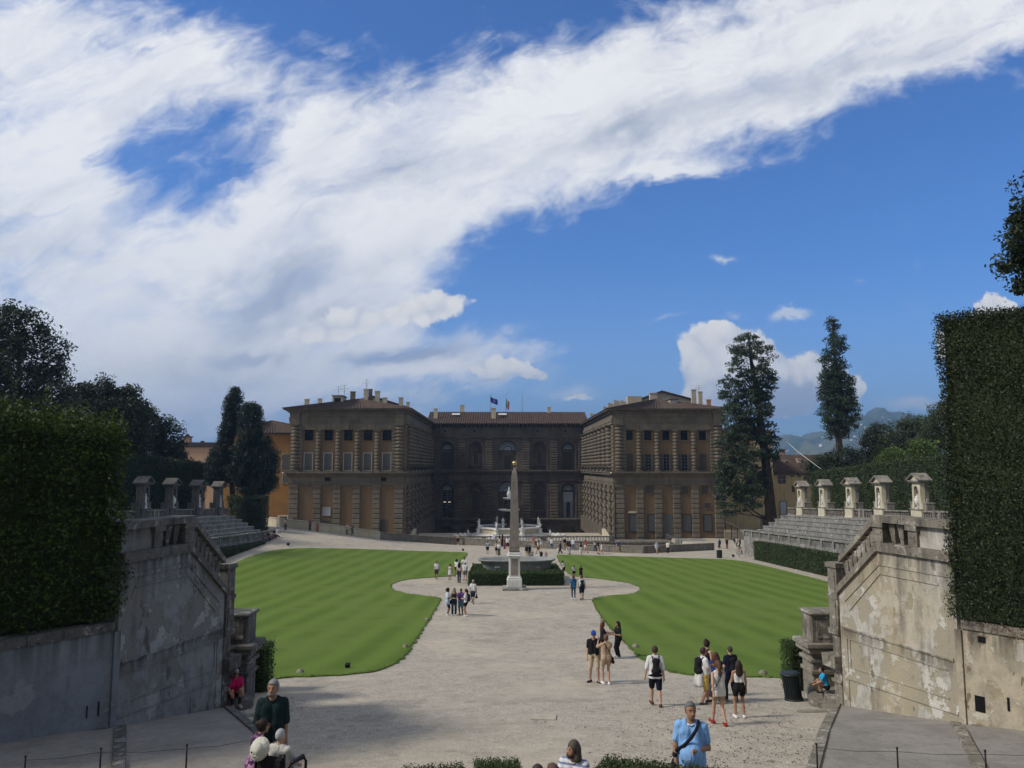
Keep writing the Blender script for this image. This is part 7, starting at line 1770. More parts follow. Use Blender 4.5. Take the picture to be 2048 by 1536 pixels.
        garment('hair', Shape(pr, g * s, .02, cuts), min(h, .02), plain_hair(col), o)
    if beard: garment('beard', Shape([('e', hd(0, .05, -.075), (.056 * s, .05 * s, .05 * s))], .008 * s, .02, [lambda P: P[..., 2] - hd(0, 0, -.05)[2]]), min(h, .016), plain_hair(beard), o)
    if sun: mb = MB(); mb.tube([tuple(hd(-.075, .02, .008)), tuple(hd(-.06, .083, .004)), tuple(hd(0, .098, .004)), tuple(hd(.06, .083, .004)), tuple(hd(.075, .02, .008))], [.008 * s, .02 * s, .014 * s, .02 * s, .008 * s], 6); mb.build('sunglasses', EYE, o, world=False)
    if hat:
        kind, col = hat
        if kind == 'cap':
            garment('cap', Shape([('e', hd(0, -.012, .035), (.083 * s, .10 * s, .095 * s)), ('c', hd(-.03, .10, .045), hd(.03, .10, .045), .02 * s, .02 * s), ('c', hd(-.045, .14, .032), hd(.045, .14, .032), .012 * s, .012 * s)], .012 * s, .03, [lambda P: (hd(0, 0, .022)[2] - P[..., 2])]), min(h, .016), cloth(col), o)
        else:
            mb = MB(); c_ = hd(0, -.01, .05); mb.lathe([(.19 * s, -.02 * s), (.19 * s, -.012 * s), (.10 * s, .0), (.095 * s, .07 * s), (.06 * s, .10 * s), (.01, .105 * s)], 16, tuple(c_)); mb.build('sun_hat', cloth(col), o, world=False)
    o['_'] = 0; del o['_']
    return o, J
_hm = {}
def plain_hair(c):
    if c not in _hm: _hm[c] = plain('hair', c, .6, .55, 45., .5)
    return _hm[c]
def tow(o, p): return o.matrix_basis @ Vector(tuple(p))
def carried(name, mb, m, o, label, cat, group=None):
    b = mb.build(name, m, None); b.location = o.location; b.rotation_euler = o.rotation_euler; return tag(b, label, cat, group)
def backpack(o, J, label, col=(.02, .02, .022), sz=1., group='backpacks worn by visitors'):
    U, s = J['U'], J['s']; pr = [('c', U(-.07 * sz, -.175, 1.36), U(.07 * sz, -.175, 1.36), .07 * s * sz, .07 * s * sz), ('c', U(-.09 * sz, -.185, 1.06), U(.09 * sz, -.185, 1.06), .085 * s * sz, .085 * s * sz), ('c', U(0, -.18, 1.36), U(0, -.19, 1.06), .10 * s * sz, .115 * s * sz), ('c', U(-.04, -.25, 1.08), U(.04, -.25, 1.14), .045 * s, .045 * s)]
    V_, Q = Shape(pr, .004, .05).mesh(.022); b = mesh_np('backpack', V_, Q, cloth(col), None, True); b.location = o.location; b.rotation_euler = o.rotation_euler; tag(b, label, 'backpack', group)
    mb = MB()
    for sx in (-1, 1): mb.tube([tuple(U(sx * .085, -.13, 1.40)), tuple(U(sx * .105, -.06, 1.485)), tuple(U(sx * .115, .05, 1.465)), tuple(U(sx * .125, .115, 1.36)), tuple(U(sx * .15, .09, 1.2)), tuple(U(sx * .155, -.05, 1.08)), tuple(U(sx * .10, -.15, 1.04))], .017 * s, 5)
    mb.build('strap', cloth(col), b, world=False); return b
def sidebag(o, J, label, sx=1, col=(.02, .02, .022), sz=1., z=.86, y=.0):
    U, s = J['U'], J['s']; c = U(sx * .235, y, z); V_, Q = Shape([('c', c + np.array([0, -.07 * sz, -.05 * sz]), c + np.array([0, .07 * sz, -.05 * sz]), .055 * sz, .055 * sz), ('c', c + np.array([0, -.05 * sz, .05 * sz]), c + np.array([0, .05 * sz, .05 * sz]), .04 * sz, .04 * sz)], 0, .05).mesh(.02)
    b = mesh_np('shoulder_bag', V_, Q, cloth(col), None, True); b.location = o.location; b.rotation_euler = o.rotation_euler; tag(b, label, 'bag')
    mb = MB(); mb.tube([tuple(c + np.array([0, -.04, .07])), tuple(U(sx * .14, -.15, 1.10)), tuple(U(-sx * .0, -.145, 1.32)), tuple(U(-sx * .085, -.09, 1.46)), tuple(U(-sx * .10, -.0, 1.49)), tuple(U(-sx * .085, .085, 1.445)), tuple(U(0, .155, 1.30)), tuple(U(sx * .13, .165, 1.08)), tuple(c + np.array([0, .05, .07]))], .013 * s, 5); mb.build('strap', cloth(col), b, world=False); return b
def heldbag(o, J, d, label, col=(.03, .03, .035)):
    p_ = J['wr' + d] + J['fd' + d] * .1; V_, Q = Shape([('c', p_ + np.array([0, -.08, -.32]), p_ + np.array([0, .08, -.32]), .09, .09), ('c', p_ + np.array([0, -.05, -.16]), p_ + np.array([0, .05, -.16]), .05, .05)], 0, .06).mesh(.025)
    b = mesh_np('bag', V_, Q, cloth(col), None, True); b.location = o.location; b.rotation_euler = o.rotation_euler; tag(b, label, 'bag'); mb = MB(); mb.tube([tuple(p_ + np.array([0, -.06, -.12])), tuple(p_), tuple(p_ + np.array([0, .06, -.12]))], .01, 4); mb.build('handle', cloth(col), b, world=False)
WALK = ((-.09, .26, 0), (.09, -.22, .05)); WALK2 = ((-.09, -.22, .05), (.09, .26, 0)); STEP = ((-.13, .08, 0), (.12, -.06, 0))
def put(px, foot, topy, heading, label, **kw):
    g = on_ground(px, foot); r_ = ray(px, topy); zt = (r_ * (g.y / r_.y)).z; H = min(1.92, max(1.22, zt - g.z))
    if 'H' in kw: H = kw.pop('H')
    kw.setdefault('h', .016 if g.y < 30 else .02 if g.y < 45 else .024 if g.y < 85 else .03)
    return person(g, H, heading, label, **kw)
K = (.018, .018, .02); NV = (.018, .024, .05); WH = (.74, .74, .75); BG = (.50, .42, .30); KH = (.34, .28, .19); DN = (.06, .085, .13); GY = (.25, .25, .25); MR = (.13, .03, .035); BR = (.05, .03, .018); BK = (.012, .01, .01)
# ---- the nearer visitors
o, J = put(1188, 1365, 1262, 186, 'young man in blue cap, black polo and beige shorts facing the camera', top=('polo', K, None, K), bottom=('shorts', BG), shoes=(.05, .05, .055), hat=('cap', (.03, .06, .35)), sun=True, pose=dict(feet=((-.16, .1, 0, -.3), (.13, -.05, 0, .5)), arms=('down', 'down')), hair=('cropped', BR), w=.93)
mb = MB(); U_ = J['U']; hd_ = Hd(J, 0)
# pale front panel of the cap
V_, Q = Shape([('c', hd_(-.02, .088, .075), hd_(.02, .088, .075), .014, .014)], 0, .02).mesh(.008); mesh_np('cap_badge', V_, Q, cloth((.6, .62, .66)), o, True)
o, J = put(1213, 1369, 1270, 352, 'woman in a beige playsuit with raised arms taking a photograph', top=('romper', (.46, .33, .22)), bottom=('romper', (.46, .33, .22)), shoes=WH, hair=('bun', (.13, .07, .04)), fem=True, pose=dict(arms=('photo', 'photo'), feet=((-.10, .06, 0), (.10, -.02, 0))), w=.9)
sidebag(o, J, 'black shoulder bag on the hip of the woman in beige', 1, K, 1.15)
o, J = put(1206, 1318, 1244, 82, 'woman with long red-brown hair in black, hands held together', top=('tee', K), bottom=('trousers', K), shoes=K, hair=('long', (.10, .025, .015)), fem=True, pose=dict(arms=('front', 'front')), w=.93)
o, J = put(1237, 1315, 1243, 252, 'woman with long black hair, all in black, gesturing in talk', top=('tee', K), bottom=('trousers', K), shoes=WH, hair=('long', BK), fem=True, pose=dict(arms=('bent', 'out'), feet=((-.15, .02, 0), (.15, 0, 0))), w=1.08, sk='tan')
o, J = put(1312, 1412, 1293, 2, 'man in white shirt and navy shorts with a small black backpack walking away', top=('shirt', WH), bottom=('shorts', (.012, .016, .03)), shoes=(.10, .05, .03), hair=('short', (.05, .03, .02)), pose=dict(feet=((-.09, .20, 0), (.10, -.24, .03)), arms=('side', 'back')))
backpack(o, J, 'small black backpack on the man in white shirt and navy shorts', K, .86)
o, J = put(1409, 1408, 1296, 78, 'man in white polo and yellow shorts folding his arms', top=('polo', (.70, .71, .74)), bottom=('shorts', (.62, .43, .12)), shoes=(.06, .06, .065), hair=('short', (.045, .025, .018)), pose=dict(arms=('front', 'fold'), feet=((-.12, .18, 0), (.12, -.14, 0))), belly=.4, w=1.05, sk='red')
backpack(o, J, 'big black backpack on the man in yellow shorts', K, 1.12)
U_ = J['U']; V_, Q = Shape([('c', U_(-.12, -.10, .98), U_(.12, -.10, .98), .06, .06), ('c', U_(-.09, -.16, .95), U_(-.10, -.20, .62), .07, .10), ('c', U_(.09, -.16, .95), U_(.10, -.18, .66), .07, .10)], .01, .05).mesh(.018); jk = mesh_np('tied_jacket', V_, Q, cloth((.62, .62, .58)), None, True); jk.location = o.location; jk.rotation_euler = o.rotation_euler; tag(jk, 'pale jacket tied round the waist of the man in yellow shorts', 'jacket')
o, J = put(1416, 1392, 1281, 62, 'woman in black vest with her hair in a bun behind the man in yellow shorts', top=('tank', K), bottom=('trousers', (.07, .075, .08)), shoes=K, hair=('topbun', (.035, .022, .015)), fem=True, pose=dict(arms=('down', 'bent')), w=.95)
o, J = put(1434, 1402, 1306, 20, 'woman with curly brown hair in a blue top in the middle of the group', top=('tee', (.02, .05, .20)), bottom=('trousers', NV), shoes=K, hair=('curly', (.075, .03, .018)), fem=True, pose=dict(arms=('bent', 'front')), w=.95)
o, J = put(1463, 1403, 1293, 345, 'tall man in navy T-shirt and dark jeans seen from behind', top=('tee', (.012, .016, .035)), bottom=('trousers', (.018, .025, .045)), shoes=(.10, .10, .11), hair=('cropped', (.05, .04, .035)), pose=dict(arms=('bent', 'down'), feet=((-.15, .06, 0), (.15, -.05, 0))), w=1.08)
backpack(o, J, 'dark backpack on the tall man in navy', (.014, .014, .018), .95)
o, J = put(1439, 1450, 1322, 350, 'woman in loose white vest and tan shorts walking in red sandals', top=('loose', (.66, .66, .63)), bottom=('short', (.36, .27, .18)), shoes=(.28, .03, .03), hair=('tail', (.10, .045, .025)), fem=True, pose=dict(feet=((-.09, .22, 0), (.08, -.22, .03)), arms=(((.25, -.55, -.8), (.05, -.25, -.95)), 'fwd')), w=.92)
sidebag(o, J, 'dark crossbody bag of the woman in the loose white vest', -1, (.03, .035, .05), .7)
o, J = put(1480, 1436, 1322, 2, 'girl with long dark hair in white cropped top and black shorts', top=('crop', WH), bottom=('short', K, None, 1.12), shoes=WH, hair=('long', (.03, .018, .012)), fem=True, pose=dict(arms=('bent', 'down'), feet=((-.13, 0, 0), (.14, 0, 0))), sk='tan', w=.9)
# ---- foreground
def fore(px, Y, topy, heading, label, H=None, zt=None, **kw):
    a = at(px, topy, Y); g = gz(a.x, Y); kw.setdefault('h', .014)
    return person((a.x, Y, g), H or (a.z - g), heading, label, **kw)
o, J = fore(1381, 13.0, 1404, 196, 'older man in light blue polo with black crossbody strap and khaki trousers', top=('polo', (.24, .45, .80), None, (.75, .76, .78)), bottom=('trousers', (.30, .245, .175)), shoes=(.05, .04, .03), hair=('cropped', (.15, .15, .15)), sk='tan', belly=1.0, w=1.02, headyaw=-22, pose=dict(arms=('bent', ((.20, .06, -1), (-.02, .26, -1))), feet=((-.13, 0, 0), (.13, .02, 0))  ))
U_ = J['U']; bg = MB(); s_ = J['s']
bg.tube([tuple(U_(*q)) for q in ((.235, -.02, 1.02), (.20, .13, 1.10), (.10, .235, 1.20), (.0, .225, 1.30), (-.075, .16, 1.40), (-.115, .05, 1.49), (-.10, -.07, 1.47), (0., -.155, 1.32), (.14, -.14, 1.12), (.23, -.06, 1.02))], .026 * s_, 6)
V_, Q = Shape([('c', U_(.245, -.07, .86), U_(.245, .07, .86), .06, .06), ('c', U_(.24, -.06, 1.0), U_(.24, .06, 1.0), .045, .045)], 0, .05).mesh(.014); b = mesh_np('crossbody_bag', V_, Q, cloth(K), None, True); b.location = o.location; b.rotation_euler = o.rotation_euler; bg.build('strap', cloth(K), b, world=False); tag(b, 'black crossbody bag of the man in the light blue polo', 'bag')
o, J = fore(1151, 12.7, 1478, 205, 'long-haired bearded man in a white and blue striped polo sitting by the box hedge', H=1.78, top=('polo', (.68, .70, .75), ('stripe', (.20, .25, .40), .075)), bottom=('trousers', (.05, .06, .09)), shoes=K, hair=('bob', (.085, .065, .05)), beard=(.06, .045, .035), headyaw=38, pose=dict(seat=.48, arms=('knee', 'knee'), feet=((-.16, .42, 0), (.16, .40, 0)), lean=8), sk='tan')
st = MB(); a = at(1151, 1478, 12.75); st.box(a.x - .5, a.x + .5, 12.6, 13.1, gz(a.x, 12.7) - .3, gz(a.x, 12.7) + .46, bev=.03); q = st.build('stone_block', MT['copeR']); tag(q, 'low stone block under the man in the striped polo', 'stone')
for px, hc, lab in ((1075, (.05, .035, .03), 'seated visitor with dark hair at the bottom edge, only the head showing'), (1106, (.10, .06, .045), 'seated visitor with brown hair raising a phone at the bottom edge')):
    a = at(px, 1530 if px == 1106 else 1532, 11.5); g = gz(a.x, 11.5); H = 1.7; sit = a.z - g - (1.75 - .93) * H / 1.75 - .10 * H / 1.75
    person((a.x, 11.5, g), H, 10 if px < 1100 else 340, lab, top=('tee', GY), bottom=('trousers', DN), hair=('short', hc), pose=dict(seat=max(.02, sit), feet=((-.15, .5, 0), (.15, .5, 0)), arms=('knee', 'photo' if px > 1100 else 'knee')), h=.018)
o, J = fore(547, 15.0, 1361, 172, 'grey-haired bearded man in a dark green shirt and grey shorts', top=('shirt', (.014, .03, .032), None, (.014, .03, .032)), bottom=('knee', (.27, .25, .23)), shoes=(.08, .07, .06), hair=('short', (.22, .22, .22)), beard=(.20, .19, .18), headyaw=14, pose=dict(arms=('down', 'bent'), feet=((-.13, 0, 0), (.13, 0, 0))), w=1.0, sk='tan')
# the woman in the pink top and the boy, each on the entry steps
o, J = person((-8.0, 23.85, -7.02), 1.66, 150, 'white-haired woman in bright pink top and sunglasses sitting on the steps', top=('tee', (.55, .015, .12)), bottom=('leggings', (.03, .026, .032)), shoes=(.45, .40, .34), hair=('short', (.42, .42, .42)), sun=True, fem=True, sk='tan', pose=dict(seat=.20, lean=16, arms=('knee', 'knee'), feet=((-.10, .42, 0), (.11, .44, 0))), h=.015)
o, J = person((9.85, 24.15, -6.84), 1.22, 285, 'small boy in a bright blue T-shirt crouching on the entry steps', top=('tee', (.03, .34, .62)), bottom=('shorts', (.015, .015, .02)), shoes=(.03, .03, .035), hair=('short', BK), sk='tan', pose=dict(seat=.13, lean=14, arms=('knee', 'knee'), feet=((-.08, .24, 0), (.09, .26, 0))), h=.013)
# woman in the purple print sitting on the kerb
a = at(512, 1430, 14.5); g = gz(a.x, 14.5)
o, J = person((a.x, 14.5, g), 1.66, 62, 'woman in a purple flowered top sitting on the kerb with pinned-up dark hair', top=('tunic', (.04, .014, .05), ('spot', (.42, .22, .40), 9.)), bottom=('trousers', (.02, .02, .025)), shoes=K, hair=('bun', (.025, .014, .01)), fem=True, sk='tan', pose=dict(seat=.52, lean=10, arms=('knee', 'front'), feet=((-.10, .5, 0), (.10, .5, 0))), w=1.08, h=.014)
# wheelchair and its user, seen from behind
a = at(561, 1456, 13.6); WX, WY = a.x, 13.6; WZ = gz(WX, WY)
o, J = person((WX, WY, WZ), 1.62, 18, 'white-haired person sitting in the wheelchair seen from behind', top=('shirt', (.52, .50, .47), None, (.6, .58, .55)), bottom=('trousers', (.10, .11, .16)), shoes=K, hair=('cropped', (.40, .40, .41)), pose=dict(seat=.55, arms=('knee', 'knee'), feet=((-.10, .52, .10), (.10, .52, .10))), h=.014, w=1.0)
wc = empty('wheelchair', (WX, WY, WZ), 'black wheelchair with big armrests at the bottom edge, left', 'wheelchair', rz=-R(18))
def wpart(nm, mb, m, par=None): return mb.build(nm, m, par or wc, world=False)
mb = MB(); mb.box(-.24, .24, -.20, .30, .43, .50, bev=.03); wpart('seat', mb, cloth(K))
mb = MB(); mb.box(-.25, .25, -.30, -.20, .50, 1.06, bev=.04); mb.box(-.20, .20, -.36, -.301, .55, .85, bev=.03); wpart('backrest', mb, cloth(K))
for s in (-1, 1):
    mb = MB(); mb.tube([(s * .27, -.26, .30), (s * .27, -.27, 1.12), (s * .27, -.40, 1.14)], .018, 6); wpart('push_handle', mb, MT['iron'])
    mb = MB(); mb.tube([(s * .31, -.24, .62), (s * .31, -.22, .88), (s * .31, -.10, .93), (s * .31, .26, .90), (s * .31, .32, .82), (s * .31, .30, .48)], .024, 6); mb.box(s * .31 - .035, s * .31 + .035, -.12, .24, .925, .965, bev=.015); wpart('armrest', mb, MT['iron'])
    mb = MB(); mb.tube([(s * .30, .30 * math.cos(t) - .12, .305 + .30 * math.sin(t)) for t in np.linspace(0, 2 * math.pi, 29)], .022, 6); wh = wpart('wheel', mb, MT['iron']); mb = MB()
    for t in range(10): an = t * math.pi / 5; mb.tube([(s * .30, -.12, .305), (s * .30, .29 * math.cos(an) - .12, .305 + .29 * math.sin(an))], .006, 4)
    mb.lathe([(.03, -.03), (.04, 0), (.03, .03)], 8, T=Matrix.Translation((s * .30, -.12, .305)) @ Matrix.Rotation(R(90), 4, 'Y')); wpart('spokes', mb, MT['lead'], wh)
    mb = MB(); mb.tube([(s * .24, .08 * math.cos(t) + .42, .09 + .08 * math.sin(t)) for t in np.linspace(0, 2 * math.pi, 15)], .018, 5); wpart('caster', mb, MT['iron'])
    mb = MB(); mb.tube([(s * .25, .28, .46), (s * .22, .50, .18), (s * .20, .56, .13)], .016, 5); mb.box(s * .13 - .08, s * .13 + .08, .48, .66, .10, .12, bev=.008); wpart('footrest', mb, MT['iron'])
hb = MB(); hb.lathe([(.185, 0), (.19, .012), (.10, .03), (.095, .09), (.06, .12), (.01, .125)], 20, T=Matrix.Translation(at(520, 1498, WY - .25)) @ Matrix.Rotation(R(62), 4, 'X') @ Matrix.Rotation(R(-20), 4, 'Y')); o = hb.build('sun_hat', cloth((.58, .58, .50))); tag(o, 'round cream sun hat hung on the back of the wheelchair', 'hat')
a = at(508, 1514, 14.6); mb = MB(); mb.box(a.x - .02, a.x + .26, 14.5, 14.62, gz(a.x, 14.6) + .02, gz(a.x, 14.6) + .10, bev=.02); mb.lathe([(.035, 0), (.035, .16), (.015, .2), (.015, .22)], 10, T=Matrix.Translation((a.x, 14.35, gz(a.x, 14.4) + .05)) @ Matrix.Rotation(R(80), 4, 'Y')); o = mb.build('water_bottle', plain('blue_plastic', (.05, .16, .5), .3, .1)); tag(o, 'blue bottle lying on the kerb beside the woman in purple', 'bottle')

# ---- the middle distance and the crowd along the rim wall
# px, foot, top, heading, label, top, bottom, hair, shoes, pose key, female, skin, extra
PO = {'s': dict(), 'st': dict(feet=STEP), 'w': dict(feet=WALK, arms=('back', 'fwd')), 'w2': dict(feet=WALK2, arms=('fwd', 'back')), 'ph': dict(arms=('photo', 'photo')), 'fr': dict(arms=('front', 'front')), 'be': dict(arms=('bent', 'bent')), 'fo': dict(arms=('fold', 'fold')), 'b1': dict(arms=('down', 'bent')), 'hp': dict(arms=('hip', 'hip')), 'le': dict(arms=('front', 'front'), lean=14), 'bd': dict(arms=('front', 'front'), lean=42), 'ou': dict(arms=('out', 'out'))}
T = [
 (895, 1231, 1177, 80, 'boy with dark curly hair in a pale tie-dyed shirt and black shorts', ('tunic', (.62, .68, .74), ('spot', (.25, .40, .62), 7.)), ('shorts', K), ('afro', BK), WH, 'b1', 0, 'brown'),
 (908, 1231, 1176, 176, 'woman in a sleeveless dark blue jumpsuit looking at her phone', ('tank', (.02, .035, .06)), ('trousers', (.02, .035, .06)), ('bob', (.22, .2, .18)), WH, 'be', 1, 'fair'),
 (922, 1230, 1177, 190, 'person in a purple T-shirt and teal shorts with arms folded', ('tee', (.20, .10, .32)), ('shorts', (.10, .19, .22)), ('cropped', (.03, .02, .015)), GY, 'fo', 0, 'dark'),
 (932, 1233, 1178, 285, 'woman in white blouse, black shorts and striped leggings', ('tee', WH), ('short', K), ('tail', BR), WH, 'be', 1, 'fair'),
 (946, 1207, 1160, 190, 'white-haired man in white polo and navy shorts carrying a bag', ('polo', WH), ('shorts', NV), ('short', (.42, .42, .40)), K, 'w', 0, 'tan'),
 (873, 1158, 1122, 183, 'man in white T-shirt and dark shorts walking alone past the left lawn', ('tee', (.68, .70, .76)), ('shorts', (.06, .05, .045)), ('short', BK), K, 'w', 0, 'tan'),
 (900, 1160, 1127, 186, 'woman in pale top and white gathered skirt walking from the bath', ('tank', (.62, .62, .60)), ('skirt', (.60, .60, .64)), ('bob', (.06, .035, .02)), (.2, .1, .06), 's', 1, 'tan'),
 (913, 1154, 1118, 22, 'woman in white top and black shorts seen from behind near the bath hedge', ('tee', WH), ('short', K), ('bob', BK), BR, 'w2', 1, 'brown'),
 (918, 1166, 1125, 2, 'woman with very long black hair in white top and blue jeans', ('crop', WH), ('trousers', DN), ('long', BK), K, 'w', 1, 'fair'),
 (930, 1161, 1125, 8, 'man in white T-shirt and grey shorts beside the bath hedge', ('tee', (.70, .71, .73)), ('shorts', (.22, .22, .21)), ('cropped', (.10, .08, .06)), K, 'st', 0, 'fair'),
 (928, 1148, 1114, 184, 'man in open white shirt facing the camera behind the others', ('shirt', WH), ('trousers', KH), ('short', BK), BR, 'ou', 0, 'brown'),
 (943, 1149, 1124, 20, 'stooping person with black hair behind the left end of the bath hedge', ('tee', (.5, .48, .42)), ('trousers', KH), ('short', BK), K, 'bd', 0, 'tan'),
 (1128, 1151, 1121, 300, 'woman in white blouse and black skirt stooping by the right end of the bath', ('tee', WH), ('skirt', K), ('bob', BK), K, 'le', 1, 'fair'),
 (1148, 1158, 1130, 3, 'woman with a ponytail in grey-white top and black skirt walking away', ('tee', (.50, .50, .49)), ('mini', K), ('tail', (.10, .07, .05)), K, 'w', 1, 'fair'),
 (1162, 1159, 1131, 357, 'woman in a black dress with a bun walking away', ('tee', K), ('skirt', K), ('bun', BR), K, 'w2', 1, 'tan'),
 (1147, 1200, 1151, 4, 'woman in blue T-shirt and jeans with a dark ponytail walking away', ('tee', (.03, .13, .30)), ('leggings', (.07, .10, .14)), ('tail', BR), WH, 'w', 1, 'fair'),
 (1164, 1200, 1151, 0, 'man in white T-shirt and dark shorts with a dark backpack walking away', ('tee', WH), ('shorts', NV), ('short', BR), K, 'w2', 0, 'fair'),
 (916, 1089.5, 1064, 5, 'person in tan top and black shorts leaning on the rim wall, left of the obelisk', ('tee', (.42, .28, .2)), ('shorts', K), ('short', BK), WH, 'fr', 0, 'tan'),
 (975, 1108, 1082, 2, 'man in pale blue patterned shirt and black shorts walking towards the fountain', ('tee', (.45, .52, .62), ('spot', (.06, .09, .16), 9.)), ('shorts', K), ('short', BK), BR, 'w', 0, 'fair'),
 (988, 1092, 1069, 5, 'man in lavender shirt with a dark strap at the rim wall', ('shirt', (.55, .55, .72)), ('shorts', (.20, .10, .06)), ('short', BK), BR, 'fr', 0, 'tan'),
 (993, 1109, 1083, 340, 'woman in black and white with dark skirt beside the one in green trousers', ('tee', (.5, .48, .40)), ('skirt', K), ('short', BK), K, 'w2', 1, 'tan'),
 (998, 1111.5, 1085, 182, 'woman in white shirt and wide green trousers', ('shirt', WH), ('wide', (.05, .09, .07)), ('short', BR), WH, 'be', 1, 'fair'),
 (999, 1095, 1071, 8, 'woman with long black hair and white top at the rim wall', ('tank', (.6, .6, .6)), ('trousers', (.5, .48, .42)), ('long', BK), WH, 's', 1, 'tan'),
 (1005, 1093.5, 1069, 350, 'woman in long black dress with raised arms at the rim wall', ('tank', K), ('long_skirt', K), ('long', BK), K, 'ph', 1, 'tan'),
 (1009.5, 1098, 1074, 320, 'person in brown and dusty red close to the obelisk', ('tee', (.30, .14, .12)), ('wide', (.26, .13, .11)), ('short', BR), K, 's', 1, 'fair'),
 (1015, 1099.5, 1074, 2, 'man in white T-shirt and maroon shorts just left of the obelisk', ('tee', WH), ('shorts', (.10, .025, .035)), ('short', BR), WH, 'st', 0, 'fair'),
 (1077, 1107.5, 1078, 300, 'woman in white top and maroon skirt striding past', ('tee', (.6, .58, .54)), ('skirt', MR), ('long', BR), BR, 'w', 1, 'tan'),
 (1082.5, 1098, 1075, 350, 'woman in grey top and white shorts raising her phone', ('tank', (.36, .36, .36)), ('short', WH), ('bob', BK), BR, 'ph', 1, 'fair'),
 (1103.5, 1098.5, 1075.5, 358, 'man in white T-shirt and blue jeans at the rim wall', ('tee', WH), ('trousers', (.07, .12, .19)), ('short', BK), WH, 'ph', 0, 'fair'),
 (1053.5, 1114, 1089.5, 12, 'man in dark jacket and beige shorts behind the bath', ('jacket', (.02, .024, .035)), ('shorts', BG), ('short', BK), BR, 's', 0, 'tan'),
 (1059.5, 1114.5, 1090.5, 342, 'woman in black beside the man in dark jacket', ('tee', K), ('trousers', K), ('bob', BK), K, 's', 1, 'tan'),
 (1064, 1121, 1099, 5, 'person in grey T-shirt just behind the bath rim', ('tee', (.26, .26, .25)), ('shorts', GY), ('cropped', (.3, .25, .2)), K, 's', 0, 'fair'),
 (1082.5, 1123, 1100.5, 355, 'person in white cap and black T-shirt behind the bath', ('tee', K), ('shorts', K), ('cropped', BR), K, 's', 0, 'fair'),
 (1092, 1125, 1103.5, 8, 'woman in mauve blouse behind the right half of the bath', ('tunic', (.36, .28, .33)), ('trousers', GY), ('bob', (.28, .12, .06)), K, 's', 1, 'fair'),
 (1121, 1107, 1082.5, 272, 'woman all in black with a white bag striding left', ('long', K), ('wide', K), ('short', BK), K, 'w', 1, 'tan'),
 (1129.5, 1100.5, 1074, 4, 'man in white cap and navy T-shirt at the rim wall', ('tee', NV), ('shorts', KH), ('cropped', BR), BR, 's', 0, 'tan'),
 (1139, 1109.5, 1083, 40, 'woman in dark red top and pale shorts walking right', ('tee', (.05, .015, .02)), ('shorts', (.42, .38, .36)), ('bob', BK), BR, 'w', 1, 'brown'),
 (1135.5, 1105, 1082, 330, 'woman in black top and white trousers behind the walking one', ('tee', K), ('trousers', WH), ('bob', BK), WH, 's', 1, 'tan'),
 (1146.5, 1101.5, 1076, 6, 'man in white T-shirt and faded jeans looking over the rim wall', ('tee', (.68, .70, .74)), ('trousers', (.14, .18, .24)), ('short', (.25, .22, .2)), WH, 'be', 0, 'fair'),
 (1162, 1108.5, 1084.5, 350, 'woman in black top and long white skirt', ('tank', K), ('long_skirt', (.60, .60, .60)), ('long', BK), WH, 'b1', 1, 'fair'),
 (1171, 1105.5, 1079, 60, 'woman with red hair in red top and white shorts walking', ('tee', (.28, .05, .035)), ('short', WH), ('bob', (.20, .03, .015)), K, 'w2', 1, 'fair'),
 (1190, 1102.5, 1080.5, 357, 'woman in white vest and blue jeans at the rim wall', ('tank', (.62, .64, .68)), ('trousers', (.09, .13, .21)), ('long', (.14, .10, .07)), K, 's', 1, 'fair'),
 (1196, 1107.5, 1080, 80, 'man in black T-shirt and khaki shorts facing right', ('tee', K), ('shorts', KH), ('cropped', (.25, .18, .12)), K, 'ou', 0, 'fair'),
 (1203.5, 1109, 1086, 292, 'woman in white top and white skirt striding before him', ('tee', WH), ('mini', (.64, .62, .58)), ('short', BR), K, 'w', 1, 'fair'),
 (1236.5, 1105, 1080.5, 182, 'man in blue polo and khaki shorts coming towards the lawn', ('polo', (.025, .05, .19)), ('shorts', KH), ('short', (.4, .33, .25)), KH, 'w', 0, 'fair'),
 (1313.5, 1107.5, 1083, 150, 'man in pale blue long shirt and beige shorts before the rim wall', ('shirt', (.52, .60, .74)), ('shorts', BG), ('short', (.3, .25, .2)), K, 'w2', 0, 'fair'),
 (1336, 1107.5, 1082, 200, 'young man in white T-shirt and black trousers before the rim wall', ('tee', (.70, .70, .66)), ('trousers', K), ('short', BK), WH, 's', 0, 'tan'),
 (1439.5, 1097, 1078, 350, 'man in blue jacket carrying a bag beyond the end of the rim wall', ('jacket', (.03, .04, .12)), ('trousers', NV), ('short', BR), K, 's', 0, 'tan'),
 (1454, 1097.5, 1076.5, 182, 'woman in dark top and maroon trousers near the palace corner', ('tee', K), ('trousers', (.16, .04, .04)), ('bob', (.3, .2, .12)), K, 's', 1, 'fair'),
 (1470, 1095, 1073.5, 20, 'person in black top and white trousers by the right hedge end', ('tee', K), ('trousers', (.62, .6, .58)), ('short', BK), WH, 's', 0, 'fair'),
 (1474, 1095.5, 1074, 340, 'person in white top and grey trousers by the right hedge end', ('tee', (.66, .64, .6)), ('trousers', (.3, .3, .3)), ('short', BK), WH, 's', 0, 'tan'),
 (1480.5, 1098, 1075.5, 300, 'woman in dark red jacket by the right hedge end', ('jacket', (.10, .02, .025)), ('trousers', K), ('short', BR), K, 'b1', 1, 'tan'),
 (571, 1061, 1037, 184, 'woman in grey top and black trousers walking on the upper left path', ('tee', (.34, .31, .29)), ('trousers', K), ('long', BK), WH, 'fo', 1, 'tan'),
